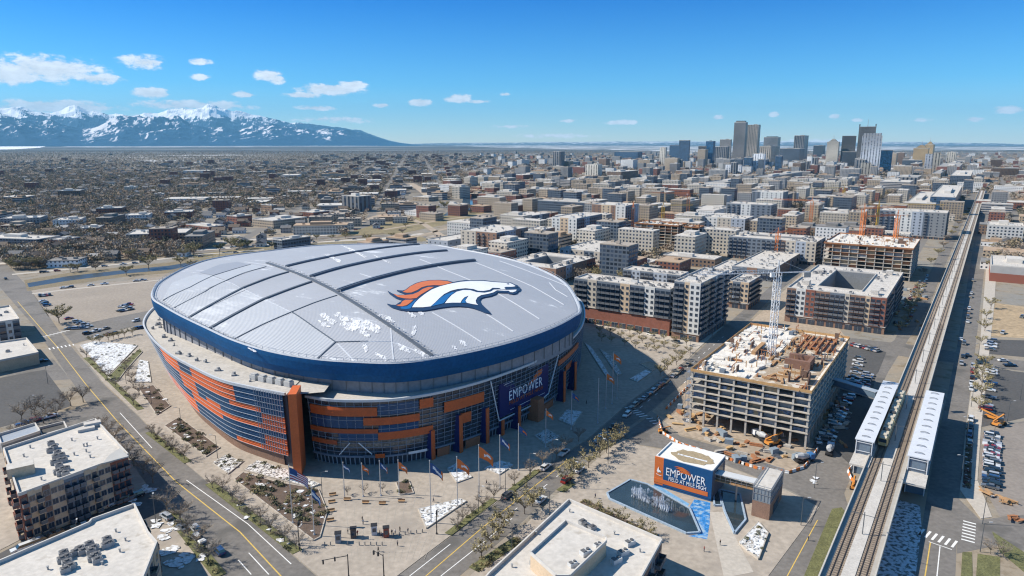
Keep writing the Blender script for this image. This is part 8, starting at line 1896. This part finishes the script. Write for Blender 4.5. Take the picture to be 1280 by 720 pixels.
# bollards, planters and kiosks of the plaza
bol = MB().tube((0,0,0),(0,0,1.0),.16,.14,8).tube((0,0,1.0),(0,0,1.08),.18,.12,8).mesh('bollard', M('bollard_steel', (.20,.20,.20), .5, .1, 1))
for k in range(18):
    t = k/17; x = 406+t*122; y = 682-abs(t-.5)*0+(-16*t if t > .6 else 0)
    if 420 < x < 430 or 436 < x < 448 or 480 < x < 488: continue
    g = G(x, y); o = link('bollard', bol, None, (*g, .12)); tag(o, 'short grey steel bollard in the line across the plaza mouth', 'bollard', 'bollards across the plaza mouth')
for x, y, c, lab in ((423,678,(.30,.31,.33),'grey security kiosk on the plaza, leftmost of the row'),(442,672,(.10,.07,.06),'dark brown kiosk on the plaza, second of the row'),(483,671,(.28,.07,.045),'rust red kiosk on the plaza, right of the grey box'),(468,668,(.55,.56,.58),'round pale planter on the plaza between the kiosks')):
    g = G(x, y); e = empty('kiosk' if 'kiosk' in lab else 'planter', (*g, .12), .2, lab, 'kiosk' if 'kiosk' in lab else 'planter'); m_ = M('kiosk_'+str(x), c, .6, .12, 1)
    if 'kiosk' in lab: MB().box(-.8,-.7,0,.8,.7,2.9).build('body', m_, e); MB().box(-.95,-.85,2.9,.95,.85,3.05).build('roof', dark_p, e); MB().box(-.5,-.74,1,.5,-.7,2.2).build('window', glassm, e)
    else: MB().tube((0,0,0),(0,0,.8),1.0,1.2,14).build('bowl', m_, e); MB().tube((0,0,.8),(0,0,1.0),1.0,.6,10).build('plant', leafs, e)
for k, (x, y) in enumerate(((416,620),(415,629),(414,640),(413,652),(457,630),(434,626),(478,631),(502,628))):
    g = G(x, y); e = empty('bench', (*g, .12), .3 if k < 4 else 0, ('grey bench along the shrub garden edge, %s from the stadium' if k < 4 else 'dark bench by the flagpole row, %s from the left') % ORD[k % 4], 'bench', 'benches of the plaza'); MB().box(-1.1,-.35,.4,1.1,.35,.5).build('seat', wood, e); MB().box(-1.1,.28,.5,1.1,.35,.95).build('backrest', wood, e); MB().box(-1.0,-.3,0,-.8,.3,.4).build('leg', concrete_l, e); MB().box(.8,-.3,0,1.0,.3,.4).build('leg', concrete_l, e)
for k, (x, y) in enumerate(((434,619),(456,617),(478,615))): tree('street', *G(x, y), .12, 'little tree in a pot at the flagpole row, %s from the left' % ORD[k], 'potted trees of the flagpole row', .45)
# people
def person_mesh(shirt, trousers, skin, stride, seed):
    import bmesh as B
    J = {'pelvis': (0,0,.95,.15), 'chest': (0,0,1.30,.17), 'neck': (0,0,1.50,.07), 'head': (0,.02,1.66,.105), 'head2': (0,.02,1.74,.09), 'sl': (.19,0,1.44,.07), 'el': (.26,-.06*stride,1.16,.05), 'hl': (.25,.10*stride,.92,.04), 'sr': (-.19,0,1.44,.07), 'er': (-.26,.06*stride,1.16,.05), 'hr': (-.25,-.10*stride,.92,.04), 'kl': (.10,.16*stride,.50,.075), 'fl': (.11,.05*stride,.08,.05), 'tl': (.11,.05*stride+.16,.05,.04), 'kr': (-.10,-.05*stride,.50,.075), 'fr': (-.11,-.28*stride,.10,.05), 'tr': (-.11,-.28*stride+.15,.05,.04)}
    E_ = [('pelvis','chest'),('chest','neck'),('neck','head'),('head','head2'),('chest','sl'),('sl','el'),('el','hl'),('chest','sr'),('sr','er'),('er','hr'),('pelvis','kl'),('kl','fl'),('fl','tl'),('pelvis','kr'),('kr','fr'),('fr','tr')]
    ks = list(J); me = bpy.data.meshes.new('person'); me.from_pydata([J[k][:3] for k in ks], [(ks.index(a), ks.index(b_)) for a, b_ in E_], []); o = bpy.data.objects.new('person', me); COL.objects.link(o)
    o.modifiers.new('s', 'SKIN'); sk = me.skin_vertices[0].data
    for i, k in enumerate(ks): sk[i].radius = (J[k][3]*1.05, J[k][3]); sk[i].use_root = (k == 'pelvis')
    ss = o.modifiers.new('u', 'SUBSURF'); ss.levels = 1; ss.render_levels = 1; dg = bpy.context.evaluated_depsgraph_get(); r = bpy.data.meshes.new_from_object(o.evaluated_get(dg)); bpy.data.objects.remove(o)
    r.materials.clear()
    for m_ in (shirt, trousers, skin, M('hair_dark', (.03,.02,.015), .9, .1, 2)): r.materials.append(m_)
    for p in r.polygons: c = p.center; p.material_index = 3 if c.z > 1.70 else (2 if c.z > 1.48 or (abs(c.x) > .18 and c.z < 1.02) else (0 if c.z > 1.0 else 1))
    return r
sk_ = M('skin', (.42,.26,.19), .7, .05, 1); cloth = {n: M('cloth_'+n, c, .9, .1, 2) for n, c in dict(black=(.02,.02,.02), navy=(.02,.03,.08), grey=(.15,.15,.15), orange=(.55,.16,.04), white=(.6,.6,.6), red=(.3,.03,.03)).items()}
PM = {}
for k, (x, y, s_, t_, w) in enumerate(((475,670,'black','navy','walking past the round planter'),(477,672,'grey','black','beside the dark clad walker near the round planter'),(490,669,'navy','black','right of the rust red kiosk'),(494,668,'white','grey','farther right of the rust red kiosk'),(500,665,'black','black','standing by the first bollard right of the kiosks'),(510,667,'grey','navy','alone between bollards'),(435,668,'black','grey','left of the dark brown kiosk'),(447,670,'red','black','right of the dark brown kiosk'),(454,656,'white','navy','crossing the open plaza middle'),(473,690,'black','black','at the plaza corner kerb'),(497,683,'grey','black','walking to the stadium road corner'),(608,606,'black','navy','on the sunny pavement by the largest orange flag'),(900,682,'black','grey','on the pale path below the fountain'),(744,623,'navy','black','by the fountain pool corner'),(1010,676,'grey','black','on the pavement by the street'),(453,652,'black','grey','behind the walker in white'),(733,505,'black','black','in the shade on the east plaza'),(542,628,'grey','navy','left of the snow triangle'),(880,690,'red','navy','strolling near the planted strip'),(375,690,'black','black','waiting at the west kerb'))):
    kk = (s_, t_, k % 2)
    if kk not in PM: PM[kk] = person_mesh(cloth[s_], cloth[t_], sk_, 1 if k % 2 else .25, k)
    o = link('person', PM[kk], None, (*G(x, y), .12), rc.uniform(0, 6)); tag(o, 'person in %s top and %s trousers %s' % (s_, t_, w), 'person', 'people on the pavements')
# boundary rows: reddish shrubs by the east car park
for k in range(14):
    a = Vector(G(1208,606)).lerp(Vector(G(1214,524)), k/13); o = link('shrub', shrub(200+k % 3, 1.1, 1.0, M('red_shrub', (.17,.075,.065), .95, .3, 1)) if k < 3 else bpy.data.meshes['foliage'], None, (a.x, a.y, .2)); tag(o, 'round reddish shrub in the row along the east pavement', 'shrub', 'reddish shrubs of the east pavement')
# satellite yard material, rust pile
for x, y, lab in ((1268,650,'rust red heap of steel at the east yard edge'),(1236,617,'tan pallets at the end of the car row'),(1258,628,'ochre planks at the east yard')):
    g = G(x, y); mb = MB()
    for q in range(9): mb.rbox(rb_.uniform(-2,2), rb_.uniform(-1.5,1.5), q*.12, rb_.uniform(1.5,4), rb_.uniform(.3,1), .25, rb_.uniform(0, 3))
    tag(mb.build('material_heap', rust if 'rust' in lab else wood, None, (*g, .06)), lab, 'heap')
